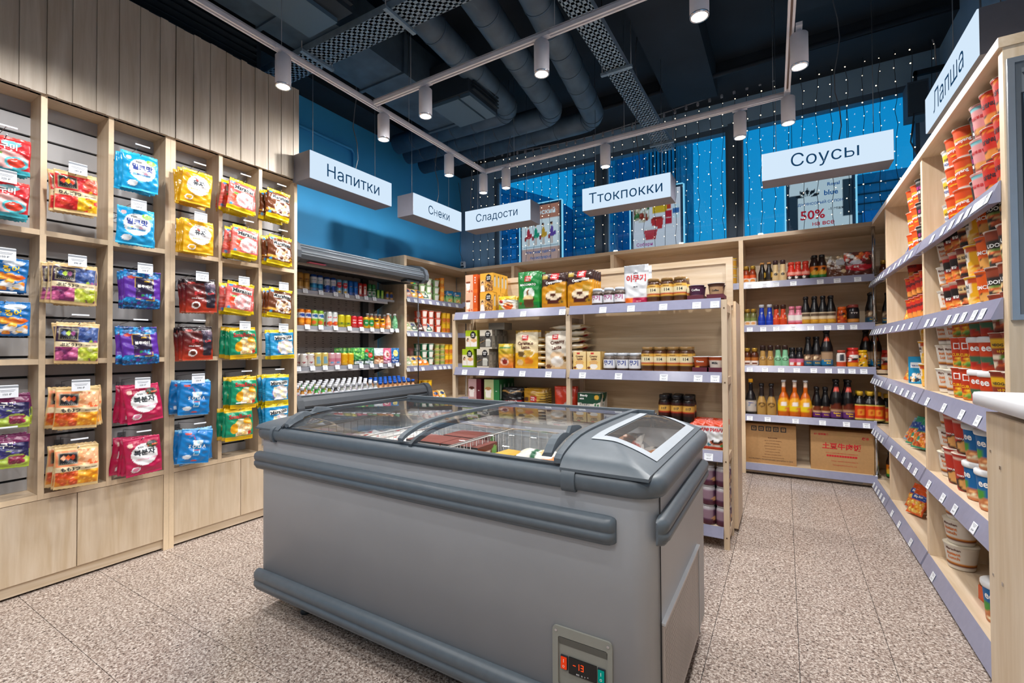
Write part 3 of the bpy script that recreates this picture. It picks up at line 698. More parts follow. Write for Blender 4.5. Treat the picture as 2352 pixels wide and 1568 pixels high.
poster(-1.62, -1.05, 2.22, 3.12, 5.72, 'window_poster', 'lit food poster with cups and cans behind the middle window', food,
       [('COLA', 0.76, 0.61, 0.1, 0.05, EWHITE), ('Собери', 0.25, 0.28, 0.5, 0.06, EPINK), ('экзотический', 0.5, 0.17, 0.95, 0.07, EPINK)])
roy = [('bg', '#dfe9ee'), ('r', 0, 0.2, 0.14, 0.75, '#2c3e4c'), ('r', 0.86, 0.35, 1, 0.9, '#2c3e4c')]
for q in range(5):
    a = math.radians(18+q*36); cx, cy = 0.30, 0.70; px, py = math.cos(a), math.sin(a)
    A_, B_, C_, D_ = (cx+px*0.05, cy+py*0.03), (cx+px*0.14+py*0.035, cy+py*0.10-px*0.03), (cx+px*0.22, cy+py*0.15), (cx+px*0.14-py*0.035, cy+py*0.10+px*0.03)
    roy.append(('t', [A_, B_, C_, D_], '#16212a'))
poster(0.06, 0.60, 2.30, 2.96, 5.72, 'window_poster', 'lit jeans shop poster with a 50 percent offer behind the right window', roy,
       [('Royal', 0.72, 0.86, 0.3, 0.07, EBLUE), ('blue', 0.68, 0.74, 0.26, 0.08, EBLUE), ('ДЖИНСОВЫЙ САЛОН', 0.5, 0.60, 0.72, 0.07, EBLUE), ('50%', 0.38, 0.42, 0.4, 0.16, ERED), ('-1 этаж', 0.76, 0.48, 0.25, 0.06, EDARK), ('на все', 0.55, 0.27, 0.35, 0.06, ERED)])

# ================================================================ candy wall (left)
FX, BX = -3.22, -3.38
YP = [(0.40, 0.424), (0.772, 0.796), (1.043, 1.066), (1.316, 1.3425), (1.3435, 1.370), (1.622, 1.646), (1.892, 1.916), (2.168, 2.192)]
ZB = [(0.455, 0.482), (1.133, 1.160), (1.785, 1.812), (2.500, 2.526)]
w = empty('candy_shelving', (FX, 0.40, 0)); tag(w, 'tall pale wood candy shelving with square compartments along the left wall', 'shelving')
def wb_(name, x0, y0, z0, x1, y1, z1, m): return build(name, MB().box(x0-FX, y0-0.40, z0, x1-FX, y1-0.40, z1), m, w)
for i, (a, b_) in enumerate(YP):
    zlo = 0.0 if i in (3, 4, 0, 7) else ZB[0][0]
    o = wb_('upright', BX-0.02, a, zlo, FX-0.001, b_, 2.526, WOODV); 
    build('edge_band', MB().box(-0.001, a-0.40, zlo, 0.0004, b_-0.40, 2.526), EDGE, o)
bays = [(YP[i][1], YP[i+1][0]) for i in range(7) if i != 3]
for a, b_ in bays:
    for k, (z0, z1) in enumerate(ZB):
        xb = BX-0.02 if k else BX-0.15
        o = wb_('shelf_board', xb, a+0.0005, z0, FX-0.0015, b_-0.0005, z1, WOODY)
        build('edge_band', MB().box(-0.0015, a+0.0005-0.40, z0, 0.0002, b_-0.0005-0.40, z1), EDGE, o)
    # slatwall back: each grey slat a board with a dark groove between
    z = 0.482
    wb_('back_groove', BX-0.03, a, 0.482, BX-0.018, b_, 2.5, DARKGAP)
    for q in range(20):
        z0 = 0.445+q*0.1045; z1 = z0+0.092
        z0 = max(z0, 0.483); z1 = min(z1, 2.499)
        if z1-z0 > 0.01: wb_('slat', BX-0.018, a+0.0003, z0, BX, b_-0.0003, z1, GREYW)
# cupboard fronts and plinth
for a, b_ in ((0.424, 0.922), (0.926, 1.314), (1.372, 1.770), (1.774, 2.166)):
    wb_('cupboard_door', FX-0.020, a, 0.068, FX-0.002, b_, 0.452, WOODV)
for a, b_ in ((0.424, 1.316), (1.370, 2.168)):
    wb_('plinth', FX-0.03, a, 0.012, FX-0.014, b_, 0.064, WOODY)
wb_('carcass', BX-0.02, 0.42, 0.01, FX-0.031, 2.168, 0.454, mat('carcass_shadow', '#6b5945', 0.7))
wb_('end_panel', -4.0, 2.168, 0, BX-0.02, 2.192, 3.2, WOODV)
# wavy planked panel over the shelving
p_ = empty('plank_panel', (FX, 0.2, 2.526)); tag(p_, 'grey-brown wooden panel of vertical planks above the candy shelving', 'wall panel')
y = 0.10; k = 0
rgp = np.random.RandomState(5)
while y < 2.19:
    wd = 0.058 if k % 2 else 0.040
    y1 = min(y+wd, 2.192)
    if y < 1.357 < y1: y1 = 1.357
    xo = FX+(0.022 if k % 2 else 0.027)+rgp.uniform(-0.0008, 0.0008)
    build('plank', MB().box(FX-0.02-FX, y-0.2+0.0006, -0.026, xo-FX, y1-0.2-0.0006, 0.672+rgp.uniform(-0.003, 0.003)), PLANK, p_)
    y = y1+(0.003 if abs(y1-1.357) < 1e-6 else 0); k += 1
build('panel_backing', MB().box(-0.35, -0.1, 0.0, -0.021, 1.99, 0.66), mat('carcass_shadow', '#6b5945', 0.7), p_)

# ================================================================ island chest freezer
fx0, fx1, fy0, fy1 = -2.12, -0.30, 1.24, 2.12
FZ = empty('chest_freezer', (fx0, fy0, 0)); tag(FZ, 'large grey island chest freezer with curved sliding glass lids', 'freezer')
def fb(name, mb, mats): 
    o = build(name, mb, mats, FZ); o.location = (-fx0, -fy0, 0); return o
def rrect(x0, x1, y0, y1, r, off=0.0, n=6):
    out = []; x0 -= off; x1 += off; y0 -= off; y1 += off; r = max(r+off, 0.002)
    for cx, cy, a0 in ((x1-r, y0+r, -PI/2), (x1-r, y1-r, 0), (x0+r, y1-r, PI/2), (x0+r, y0+r, PI)):
        for i in range(n+1):
            a = a0+PI/2*i/n; out.append((cx+r*math.cos(a), cy+r*math.sin(a)))
    return out
def sweep(prof, x0, x1, y0, y1, r, mi=0, mb=None, cap=False):
    mb = mb or MB(); vs = []; k = None
    for off, z in prof:
        ring = rrect(x0, x1, y0, y1, r, off); k = len(ring); vs += [(a, b, z) for a, b in ring]
    fs = [(i*k+j, i*k+(j+1) % k, (i+1)*k+(j+1) % k, (i+1)*k+j) for i in range(len(prof)-1) for j in range(k)]
    mb.add(vs, fs, mi, True)
    return mb
fb('cabinet_body', sweep([(-0.03, 0.10), (0.0, 0.10), (0.0, 0.805)], fx0, fx1, fy0, fy1, 0.07), FRBODY)
fb('cabinet_floor', MB().box(fx0+0.05, fy0+0.05, 0.095, fx1-0.05, fy1-0.05, 0.105), FRDARK)
fb('corner_seam', MB().box(fx1-0.001, fy0+0.052, 0.10, fx1+0.0012, fy0+0.055, 0.79), DARKGAP)
rimp = [(-0.045, 0.80), (0.004, 0.792), (0.012, 0.795), (0.018, 0.806), (0.020, 0.822), (0.016, 0.838), (0.006, 0.848), (-0.010, 0.853), (-0.04, 0.853), (-0.06, 0.850), (-0.06, 0.78)]
fb('top_rim', sweep(rimp, fx0, fx1, fy0, fy1, 0.07), FRTRIM)
stp = [(0.0, 0.786), (0.016, 0.788), (0.024, 0.80), (0.0255, 0.822), (0.021, 0.842), (0.010, 0.853), (-0.012, 0.859)]
for xa, xb in ((-0.562, -0.520), (-1.985, -1.965)):
    mb = MB(); vs = [(x, fy0-o_, z) for x in (xa, xb) for o_, z in stp]; k = len(stp)
    mb.add(vs, [(i, i+1, k+i+1, k+i) for i in range(k-1)], 0, True)
    mb.add([(xa, fy0-o_, z) for o_, z in stp]+[(xa, fy0+0.02, 0.786)], [tuple(range(k+1))]); mb.add([(xb, fy0-o_, z) for o_, z in stp]+[(xb, fy0+0.02, 0.786)], [tuple(reversed(range(k+1)))])
    fb('rim_joint', mb, FRTRIM)
# inner tub
tb = MB(); ix0, ix1, iy0, iy1 = fx0+0.07, fx1-0.07, fy0+0.065, fy1-0.065
tb.box(ix0, iy0, 0.30, ix1, iy1, 0.31).box(ix0-0.01, iy0, 0.3, ix0, iy1, 0.848).box(ix1, iy0, 0.3, ix1+0.01, iy1, 0.848).box(ix0, iy0-0.01, 0.3, ix1, iy0, 0.848).box(ix0, iy1, 0.3, ix1, iy1+0.01, 0.848)
fb('inner_liner', tb, TUBW)
# bumpers
def bump_prof(z0, z1, p):
    h = z1-z0
    return [(0.0, z1), (p*0.45, z1-h*0.02), (p*0.9, z1-h*0.13), (p, z1-h*0.28), (p*0.93, z1-h*0.44), (p*0.80, z1-h*0.50), (p*0.80, z1-h*0.53), (p*0.98, z1-h*0.58), (p*0.98, z1-h*0.78), (p*0.78, z1-h*0.82), (p*0.78, z1-h*0.86), (p*0.62, z1-h*0.96), (0.0, z0)]
def bumper(name, z0, z1, xa, xb):
    pf = bump_prof(z0, z1, 0.030); k = len(pf); mb = MB()
    xs_ = [xa-0.0, xa+0.006, xa+0.02]+[xb-0.03, xb-0.014, xb-0.004, xb]; sc = [0.55, 0.85, 1, 1, 0.9, 0.62, 0.2]; zc = (z0+z1)/2
    vs = [(x, fy0-o_*s, zc+(z-zc)*(0.7+0.3*s)) for x, s in zip(xs_, sc) for o_, z in pf]
    mb.add(vs, [(i*k+j, i*k+j+1, (i+1)*k+j+1, (i+1)*k+j) for i in range(len(xs_)-1) for j in range(k-1)], 0, True)
    b_ = len(mb.v)
    mb.add([vs[j] for j in range(k)], [tuple(range(k))]); mb.add(vs[-k:], [tuple(reversed(range(k)))])
    return fb(name, mb, FRTRIM)
bumper('front_bumper', 0.655, 0.735, fx0+0.012, -0.405)
bumper('lower_bumper', 0.105, 0.198, fx0+0.012, -0.405)
pf = bump_prof(0.668, 0.745, 0.030); k = len(pf); ys_ = [fy0+0.006, fy0+0.012, fy0+0.024, fy0+0.04, fy1-0.12, fy1-0.10, fy1-0.095]; sc = [0.2, 0.62, 0.9, 1, 1, 0.9, 0.4]
mb = MB(); vs = [(fx1+o_*s, y_, 0.7065+(z-0.7065)*(0.7+0.3*s)) for y_, s in zip(ys_, sc) for o_, z in pf]
mb.add(vs, [(i*k+j, (i+1)*k+j, (i+1)*k+j+1, i*k+j+1) for i in range(len(ys_)-1) for j in range(k-1)], 0, True); mb.add(vs[:k], [tuple(reversed(range(k)))]); mb.add(vs[-k:], [tuple(range(k))])
fb('side_bumper', mb, FRTRIM)
# side vent
fb('vent_panel', MB().box(fx1-0.004, fy0+0.056, 0.115, fx1+0.006, fy0+0.64, 0.44), STEELP)
fb('vent_lip', MB().box(fx1, fy0+0.056, 0.441, fx1+0.011, fy0+0.645, 0.447).box(fx1, fy0+0.64, 0.115, fx1+0.009, fy0+0.645, 0.441), mat('bright_edge', '#bfc3c8', 0.3, 0.6))
vs = MB()
for i in range(26):
    for j in range(19):
        y_ = fy0+0.075+i*0.0212; z = 0.135+j*0.0152
        vs.add([(fx1+0.0065, y_, z), (fx1+0.0065, y_+0.003, z), (fx1+0.0065, y_+0.0125, z+0.0105), (fx1+0.0065, y_+0.0095, z+0.0105)], [(0, 1, 2, 3)])
o = fb('vent_slots', vs, DARKGAP); o['kind'] = 'stuff'
# control panel
cx0, cx1, cz0, cz1 = -0.600, -0.418, 0.205, 0.388
PANELM = mat('control_bezel', '#8b8c84', 0.4, noise=0.03)
cp = MB(); rr = rrect(cx0, cx1, cz0, cz1, 0.014); ri = rrect(cx0+0.018, cx1-0.014, cz0+0.016, cz1-0.028, 0.006); q_ = len(rr)
cp.add([(a, fy0-0.006, b_) for a, b_ in rr]+[(a, fy0-0.006, b_) for a, b_ in ri]+[(a, fy0, b_) for a, b_ in rr]+[(a, fy0-0.0005, b_-0.004) for a, b_ in ri],
       [(i, (i+1) % q_, q_+(i+1) % q_, q_+i) for i in range(q_)]+[(2*q_+i, 2*q_+(i+1) % q_, (i+1) % q_, i) for i in range(q_)]+[(q_+i, q_+(i+1) % q_, 3*q_+(i+1) % q_, 3*q_+i) for i in range(q_)]+[tuple(3*q_+i for i in range(q_))])
fb('control_panel', cp, PANELM)
fb('panel_hood', MB().prism([(fy0-0.0055, cz1-0.030), (fy0-0.0012, cz1-0.052), (fy0-0.0008, cz1-0.030)], 'X', cx0+0.02, cx1-0.016), mat('control_hood', '#5f605a', 0.5))
sw = fb('power_switch', MB().box(cx0+0.026, fy0-0.0055, 0.268, cx0+0.047, fy0-0.001, 0.307), INK)
build('rocker', MB().box(cx0+0.028, fy0-0.009, 0.271, cx0+0.045, fy0-0.0055, 0.304), emat('red_switch', '#e2401c', 0.85), sw)
sw2 = fb('light_switch', MB().box(cx1-0.043, fy0-0.0055, 0.268, cx1-0.022, fy0-0.001, 0.307), INK)
build('rocker', MB().box(cx1-0.041, fy0-0.009, 0.271, cx1-0.024, fy0-0.0055, 0.304), emat('green_switch', '#0f9080', 0.75), sw2)
for s_, x_ in ((sw, cx0+0.0365), (sw2, cx1-0.0325)):
    mb = MB().box(x_-0.0007, fy0-0.0096, 0.290, x_+0.0007, fy0-0.009, 0.299)
    mb.add([(x_+r_*math.cos(a), fy0-0.0094, 0.279+r_*math.sin(a)*1.1) for a in np.linspace(0, 2*PI, 16, endpoint=False) for r_ in (0.0032, 0.0022)], [(2*i, (2*i+2) % 32, (2*i+3) % 32, 2*i+1) for i in range(16)])
    build('switch_mark', mb, WHITEINK, s_)
dp = fb('display', MB().box(cx0+0.051, fy0-0.0055, 0.262, cx1-0.047, fy0-0.001, 0.308), mat('display_black', '#111214', 0.25))
seg = MB(); REDL = emat('red_led', '#ff4a1c', 1.6)
def segd(x, z, on_, h=0.017, w=0.008):
    t = 0.0015; k_ = 0.12
    P_ = {'a': (x, z+h-t, x+w, z+h), 'g': (x, z+h/2-t/2, x+w, z+h/2+t/2), 'd': (x, z, x+w, z+t), 'b': (x+w-t, z+h/2, x+w, z+h), 'c': (x+w-t, z, x+w, z+h/2), 'f': (x, z+h/2, x+t, z+h), 'e': (x, z, x+t, z+h/2)}
    for s in on_: 
        a, b_, c_, d = P_[s]; seg.box(a, fy0-0.0066, b_, c_, fy0-0.0058, d)
segd(cx0+0.065, 0.281, 'g'); segd(cx0+0.076, 0.281, 'bc'); segd(cx0+0.089, 0.281, 'abcdg')
build('temperature_digits', seg, REDL, dp)
tv, tf = text_fit('set  o  v  ^', 0.062, 0.006)
build('button_marks', MB().add([(a+(cx0+cx1)/2+0.002, fy0-0.006, b_+0.268) for a, b_ in tv], tf), WHITEINK, dp)
for a, b_ in ((cx0+0.012, cz1-0.013), (cx1-0.012, cz1-0.013), (cx0+0.012, cz0+0.010), (cx1-0.012, cz0+0.010)):
    fb('screw', MB().add([(a+0.004*math.cos(t), fy0-0.0075, b_+0.004*math.sin(t)) for t in np.linspace(0, 2*PI, 10, endpoint=False)]+[(a+0.0045*math.cos(t), fy0-0.006, b_+0.0045*math.sin(t)) for t in np.linspace(0, 2*PI, 10, endpoint=False)],
       [tuple(range(10))]+[(10+i, 10+(i+1) % 10, (i+1) % 10, i) for i in range(10)]), CHROME)
for x_ in (-1.90, -0.5):
    for y_ in (1.34, 2.02):
        f_ = fb('foot', MB().lathe([(0.018, 0.018), (0.016, 0.10)], 14, 0, (x_, y_, 0)).lathe([(0.024, 0.0), (0.024, 0.016), (0.018, 0.02)], 14, 0, (x_, y_, 0)), FRDARK)
# lid profile front to back
PY = [1.222, 1.232, 1.247, 1.270, 1.296, 1.335, 1.392, 1.46, 1.56, 1.72, 1.90, 2.02, 2.07]
PZ = [0.848, 0.862, 0.874, 0.884, 0.892, 0.903, 0.912, 0.917, 0.920, 0.920, 0.918, 0.915, 0.912]
def lz(y): return float(np.interp(y, PY, PZ))
def lid_surface(x0, x1, dz, m, name, ya=1.240, yb=2.05, nx=2, parent=None):
    ys_ = [y for y in np.linspace(ya, ya+0.2, 14)]+list(np.linspace(ya+0.22, yb, 10)); xs_ = np.linspace(x0, x1, nx+1)
    vs = [(x, y, lz(y)+dz) for y in ys_ for x in xs_]; k = nx+1
    fs = [(j*k+i, j*k+i+1, (j+1)*k+i+1, (j+1)*k+i) for j in range(len(ys_)-1) for i in range(nx)]
    o = fb(name, MB().add(vs, fs, 0, True), m)
    if parent: o.parent = parent; o.location = (0, 0, 0)
    return o
def rib(name, x0, x1, dz0, dz1, m, ya=1.236, yb=2.06, parent=None):
    ys_ = list(np.linspace(ya, ya+0.2, 14))+list(np.linspace(ya+0.22, yb, 10)); vs = []
    for y in ys_: vs += [(x0, y, lz(y)+dz0), (x1, y, lz(y)+dz0), (x1, y, lz(y)+dz1), (x0, y, lz(y)+dz1)]
    n_ = len(ys_); fs = [(4*i+j, 4*i+(j+1) % 4, 4*i+4+(j+1) % 4, 4*i+4+j) for i in range(n_-1) for j in range(4)]+[(0, 1, 2, 3), (4*n_-1, 4*n_-2, 4*n_-3, 4*n_-4)]
    mb = MB().add(vs, fs); mb.sm = [False]*len(mb.f)
    o = fb(name, mb, m)
    if parent: o.parent = parent; o.location = (0, 0, 0)
    return o
l1 = rib('left_lid', -1.93, -1.915, -0.024, -0.006, FRDARK)
lid_surface(-1.915, -1.17, -0.012, LIDGLASS, 'lid_pane', parent=l1); rib('lid_frame', -1.17, -1.155, -0.024, -0.006, FRDARK, parent=l1)
l2 = rib('right_lid', -1.222, -1.200, -0.004, 0.010, FRTRIM)
lid_surface(-1.200, -0.58, 0.004, LIDGLASS, 'lid_pane', parent=l2); rib('lid_frame', -0.592, -0.570, -0.004, 0.010, FRTRIM, parent=l2)
def handle(x, dz, s, par):
    ys_ = np.linspace(1.238, 1.475, 12); mb = MB(); vs = []
    for i, y in enumerate(ys_):
        t = i/11; h_ = 0.024*math.sin(PI*min(1, t*1.5+0.12)) if t < 0.6 else 0.024*(1-(t-0.6)/0.4)**0.6
        wd = 0.034 if t < 0.3 else 0.016; z = lz(y)+dz
        vs += [(x-s*wd, y, z+0.002), (x, y, z+0.002), (x, y, z+0.006+h_), (x-s*wd*0.8, y, z+0.004+h_)]
    mb.add(vs, [(4*i+j, 4*i+(j+1) % 4, 4*i+4+(j+1) % 4, 4*i+4+j) for i in range(11) for j in range(4)]+[(0, 1, 2, 3), (47, 46, 45, 44)])
    o = fb('lid_handle', mb, FRTRIM); o.parent = par; o.location = (0, 0, 0)
handle(-0.60, 0.008, 1, l2); handle(-1.905, -0.008, -1, l1)
fb('back_rail', MB().box(fx0+0.16, 2.062, 0.85, fx1-0.2, 2.085, 0.922).box(fx0+0.16, 2.085, 0.84, fx1-0.2, 2.12, 0.905), FRTRIM)
fb('rail_groove', MB().box(fx0+0.17, 2.045, 0.85, fx1-0.21, 2.062, 0.908), FRDARK)
for z in (0.852,): fb('front_rail', MB().box(fx0+0.15, 1.243, 0.846, fx1-0.2, 1.262, 0.858), FRDARK)
# hipped end caps
def capz(x, y, side):
    t = (x-(-0.53))/0.225 if side > 0 else ((-1.915)-x)/0.20
    t = min(max(t, 0), 1.05); zs_ = 0.924-0.070*t**1.7 if side > 0 else 0.902-0.05*t**1.8
    zf = lz(y)+(0.004 if side > 0 else -0.012)
    if y > 1.92: zf = 0.924-0.075*((y-1.92)/0.2)**1.8
    k_ = 0.006; h_ = max(k_-abs(zs_-zf), 0)/k_; return min(zs_, zf)-h_*h_*k_*0.25
def cap(side, xa, xb, name):
    xs_ = np.linspace(xa, xb, 26); ys_ = np.linspace(1.2235, 2.112, 60); vs = [(x, y, capz(x, y, side)) for y in ys_ for x in xs_]; k = len(xs_)
    fs = []
    for j in range(len(ys_)-1):
        for i in range(k-1):
            xm, ym = (xs_[i]+xs_[i+1])/2, (ys_[j]+ys_[j+1])/2
            if side > 0 and -0.500 < xm < -0.352 and 1.42 < ym < 1.985: continue
            fs.append((j*k+i, j*k+i+1, (j+1)*k+i+1, (j+1)*k+i))
    mb = MB().add(vs, fs, 0, True)
    # skirt
    ring = [(x, ys_[0]) for x in xs_]+[(xs_[-1], y) for y in ys_[1:]]+[(x, ys_[-1]) for x in xs_[::-1][1:]]+[(xs_[0], y) for y in ys_[::-1][1:]]
    n_ = len(ring); mb.add([(a, b_, capz(a, b_, side)) for a, b_ in ring]+[(a, b_, 0.845) for a, b_ in ring], [(i, n_+i, n_+(i+1) % n_, (i+1) % n_) for i in range(n_)])
    return fb(name, mb, FRTRIM)
cap(1, -0.568, -0.312, 'right_end_cap'); cap(-1, -2.108, -1.93, 'left_end_cap')
def patch(x0, x1, y0, y1, dz, nx, ny, hole=None):
    xs_ = np.linspace(x0, x1, nx+1); ys_ = np.linspace(y0, y1, ny+1); k = nx+1
    vs = [(x, y, capz(x, y, 1)+dz) for y in ys_ for x in xs_]; fs = []
    for j in range(ny):
        for i in range(nx):
            xm, ym = (xs_[i]+xs_[i+1])/2, (ys_[j]+ys_[j+1])/2
            if hole and hole[0] < xm < hole[1] and hole[2] < ym < hole[3]: continue
            fs.append((j*k+i, j*k+i+1, (j+1)*k+i+1, (j+1)*k+i))
    return MB().add(vs, fs, 0, True)
wf = fb('window_surround', patch(-0.528, -0.326, 1.375, 2.02, 0.0025, 22, 60, (-0.500, -0.352, 1.42, 1.985)), mat('white_surround', '#a9b2ba', 0.4))
o = fb('cap_window_pane', patch(-0.502, -0.35, 1.415, 1.99, 0.0005, 6, 24), glass('end_pane_glass', (0.9, 0.93, 0.95), 0.03, 0.02, 0.05)); o.parent = wf; o.location = (0, 0, 0)

# wire baskets
def basket(x0, x1, y0, y1, z0, z1, label):
    r = empty('wire_basket', (x0, y0, z0)); tag(r, label, 'basket', 'wire baskets inside the freezer')
    W_, D_, H_ = x1-x0, y1-y0, z1-z0; mb = MB()
    for z in (0, H_*0.5, H_): mb.tube([(0, 0, z), (W_, 0, z), (W_, D_, z), (0, D_, z), (0, 0, z)], 0.0022 if z < H_ else 0.0035, 5)
    build('basket_rim', mb, mat('basket_wire', '#b9b4ae', 0.4, 0.3), r)
    mb = MB(); nx, ny = int(W_/0.045), int(D_/0.045)
    for i in range(nx+1):
        x = W_*i/nx; mb.tube([(x, 0, H_), (x, 0, 0), (x, D_, 0), (x, D_, H_)], 0.0016, 4)
    for j in range(ny+1):
        y = D_*j/ny; mb.tube([(0, y, H_), (0, y, 0), (W_, y, 0), (W_, y, H_)], 0.0016, 4)
    o = build('basket_mesh', mb, mat('basket_wire', '#b9b4ae', 0.4, 0.3), r); o['kind'] = 'stuff'
basket(-2.03, -1.62, 1.33, 2.03, 0.56, 0.81, 'wire basket at the left end of the freezer')
basket(-1.60, -1.22, 1.33, 2.03, 0.52, 0.79, 'wire basket under the front edge of the right lid')
basket(-1.20, -0.62, 1.33, 2.03, 0.48, 0.79, 'wire basket under the right glass lid holding cartons')

# ================================================================ open drinks fridge on the blue wall
FR = empty('drinks_fridge', (-4.08, 2.22, 0)); tag(FR, 'dark open drinks fridge with curved canopy and four rows of drinks', 'fridge')
gy0, gy1 = 2.22, 3.80
def rb_(name, mb, mats, par=None):
    o = build(name, mb, mats, par or FR); o.location = (4.08, -2.22, 0) if par is None else (0, 0, 0); return o
rb_('back_panel', MB().box(-4.08, gy0, 0.05, -4.04, gy1-0.03, 2.02), FRIDGEIN)
sl = MB()
for i in range(16):
    for j in range(60):
        z = 0.85+j*0.0205
        if j % 5 == 4: continue
        y = gy0+0.05+i*0.095; sl.box(-4.0405, y, z, -4.038, y+0.022, z+0.004)
o = rb_('back_slots', sl, DARKGAP); o['kind'] = 'stuff'
rb_('back_post', MB().box(-4.06, 3.52, 0.7, -4.0, 3.6, 1.98), FRDARK)
# canopy: closed cross-section in x-z
can = [(-4.08, 2.02), (-3.95, 1.965), (-3.62, 1.955), (-3.42, 1.925), (-3.335, 1.935), (-3.315, 1.965), (-3.32, 2.0), (-3.345, 2.035), (-3.40, 2.065), (-3.50, 2.09), (-3.75, 2.11), (-4.08, 2.12)]
rb_('canopy', MB().prism(can, 'Y', gy0+0.06, gy1-0.05, 0, False), FRIDGE)
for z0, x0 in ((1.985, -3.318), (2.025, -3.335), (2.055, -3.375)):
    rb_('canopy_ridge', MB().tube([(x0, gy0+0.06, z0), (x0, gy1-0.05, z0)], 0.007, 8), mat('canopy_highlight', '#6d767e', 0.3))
cpx = [( -4.08, 2.0), (-3.95, 1.94), (-3.45, 1.91), (-3.33, 1.905), (-3.295, 1.935), (-3.29, 1.99), (-3.315, 2.05), (-3.38, 2.09), (-3.5, 2.115), (-4.08, 2.14)]
for a, b_ in ((gy0+0.01, gy0+0.06), (gy1-0.05, gy1)): rb_('canopy_end', MB().prism(cpx, 'Y', a, b_), FRIDGE)
lt = rb_('light_trough', MB().box(-3.56, gy0+0.08, 1.925, -3.52, gy1-0.1, 1.945), mat('light_trough', '#a9a39a', 0.5))
cu = rb_('fridge_control', MB().box(-3.45, gy1-0.26, 1.905, -3.36, gy1-0.08, 1.925), FRDARK)
rb_('green_lamp', MB().box(-3.42, gy1-0.12, 1.900, -3.39, gy1-0.10, 1.905), emat('green_lamp', '#2bd06a', 1.0), cu); rb_('amber_lamp', MB().box(-3.42, gy1-0.15, 1.900, -3.39, gy1-0.13, 1.905), emat('amber_lamp', '#e0a020', 1.0), cu)
rb_('maker_badge', MB().box(-3.40, gy0+0.18, 1.918, -3.36, gy0+0.34, 1.924), mat('badge_red', '#b4475a', 0.4))
FSH = [(1.745, -3.745, 1.735), (1.415, -3.67, 1.405), (1.045, -3.65, 1.030)]
for zt, xf, _ in FSH:
    s = rb_('shelf', MB().box(-4.03, gy0+0.06, zt-0.02, xf, gy1-0.06, zt), FRIDGESH)
    rb_('shelf_lip', MB().box(xf-0.02, gy0+0.08, zt-0.05, xf, gy1-0.16, zt-0.02), FRIDGESH, s)
    rb_('price_rail', MB().prism([(xf+0.001, zt-0.032), (xf+0.005, zt-0.032), (xf+0.016, zt+0.026), (xf+0.012, zt+0.026)], 'Y', gy0+0.06, gy1-0.05), CLEARP, s)
    for yb_ in (gy0+0.06, gy1-0.09): rb_('bracket', MB().prism([(-4.03, zt-0.02), (-4.03, zt-0.12), (xf-0.1, zt-0.03), (xf-0.02, zt-0.02)], 'Y', yb_, yb_+0.004), FRDARK, s)
# lower deck and rail
deck = [(-4.04, 0.765), (-3.40, 0.698), (-3.38, 0.698), (-3.38, 0.62), (-3.34, 0.60), (-4.04, 0.60)]
rb_('deck', MB().prism(deck, 'Y', gy0+0.05, gy1-0.05), FRIDGEIN)
rail = [(-3.37, 0.60), (-3.37, 0.808), (-3.35, 0.822), (-3.315, 0.818), (-3.285, 0.79), (-3.27, 0.75), (-3.29, 0.72), (-3.275, 0.70), (-3.255, 0.64), (-3.28, 0.55), (-3.33, 0.10), (-3.37, 0.10)]
rb_('front_rail', MB().prism(rail, 'Y', gy0+0.06, gy1-0.06), FRIDGE)
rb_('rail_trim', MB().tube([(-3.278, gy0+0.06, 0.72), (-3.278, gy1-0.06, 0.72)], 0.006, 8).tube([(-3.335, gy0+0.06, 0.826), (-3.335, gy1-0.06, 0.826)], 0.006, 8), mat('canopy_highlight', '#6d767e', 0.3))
re = [(-3.38, 0.10), (-3.38, 0.825), (-3.355, 0.838), (-3.305, 0.835), (-3.265, 0.80), (-3.245, 0.74), (-3.24, 0.62), (-3.27, 0.5), (-3.31, 0.10)]
for a, b_ in ((gy0, gy0+0.06), (gy1-0.06, gy1)): rb_('rail_end', MB().prism(re, 'Y', a, b_), FRIDGE)
rb_('base_plinth', MB().box(-4.06, gy0+0.05, 0.0, -3.38, gy1-0.05, 0.10).box(-4.06, gy0+0.05, 0.1, -4.04, gy1-0.05, 0.6), FRDARK)
rb_('front_post', MB().tube([(-3.42, gy1-0.03, 0.82), (-3.42, gy1-0.03, 1.93)], 0.005, 6), FRDARK)
rb_('side_pane', MB().prism([(-4.06, 0.7), (-3.42, 0.82), (-3.42, 1.92), (-4.06, 2.0)], 'Y', gy1-0.032, gy1-0.026), glass('side_pane', (0.95, 0.95, 0.95), 0.02))

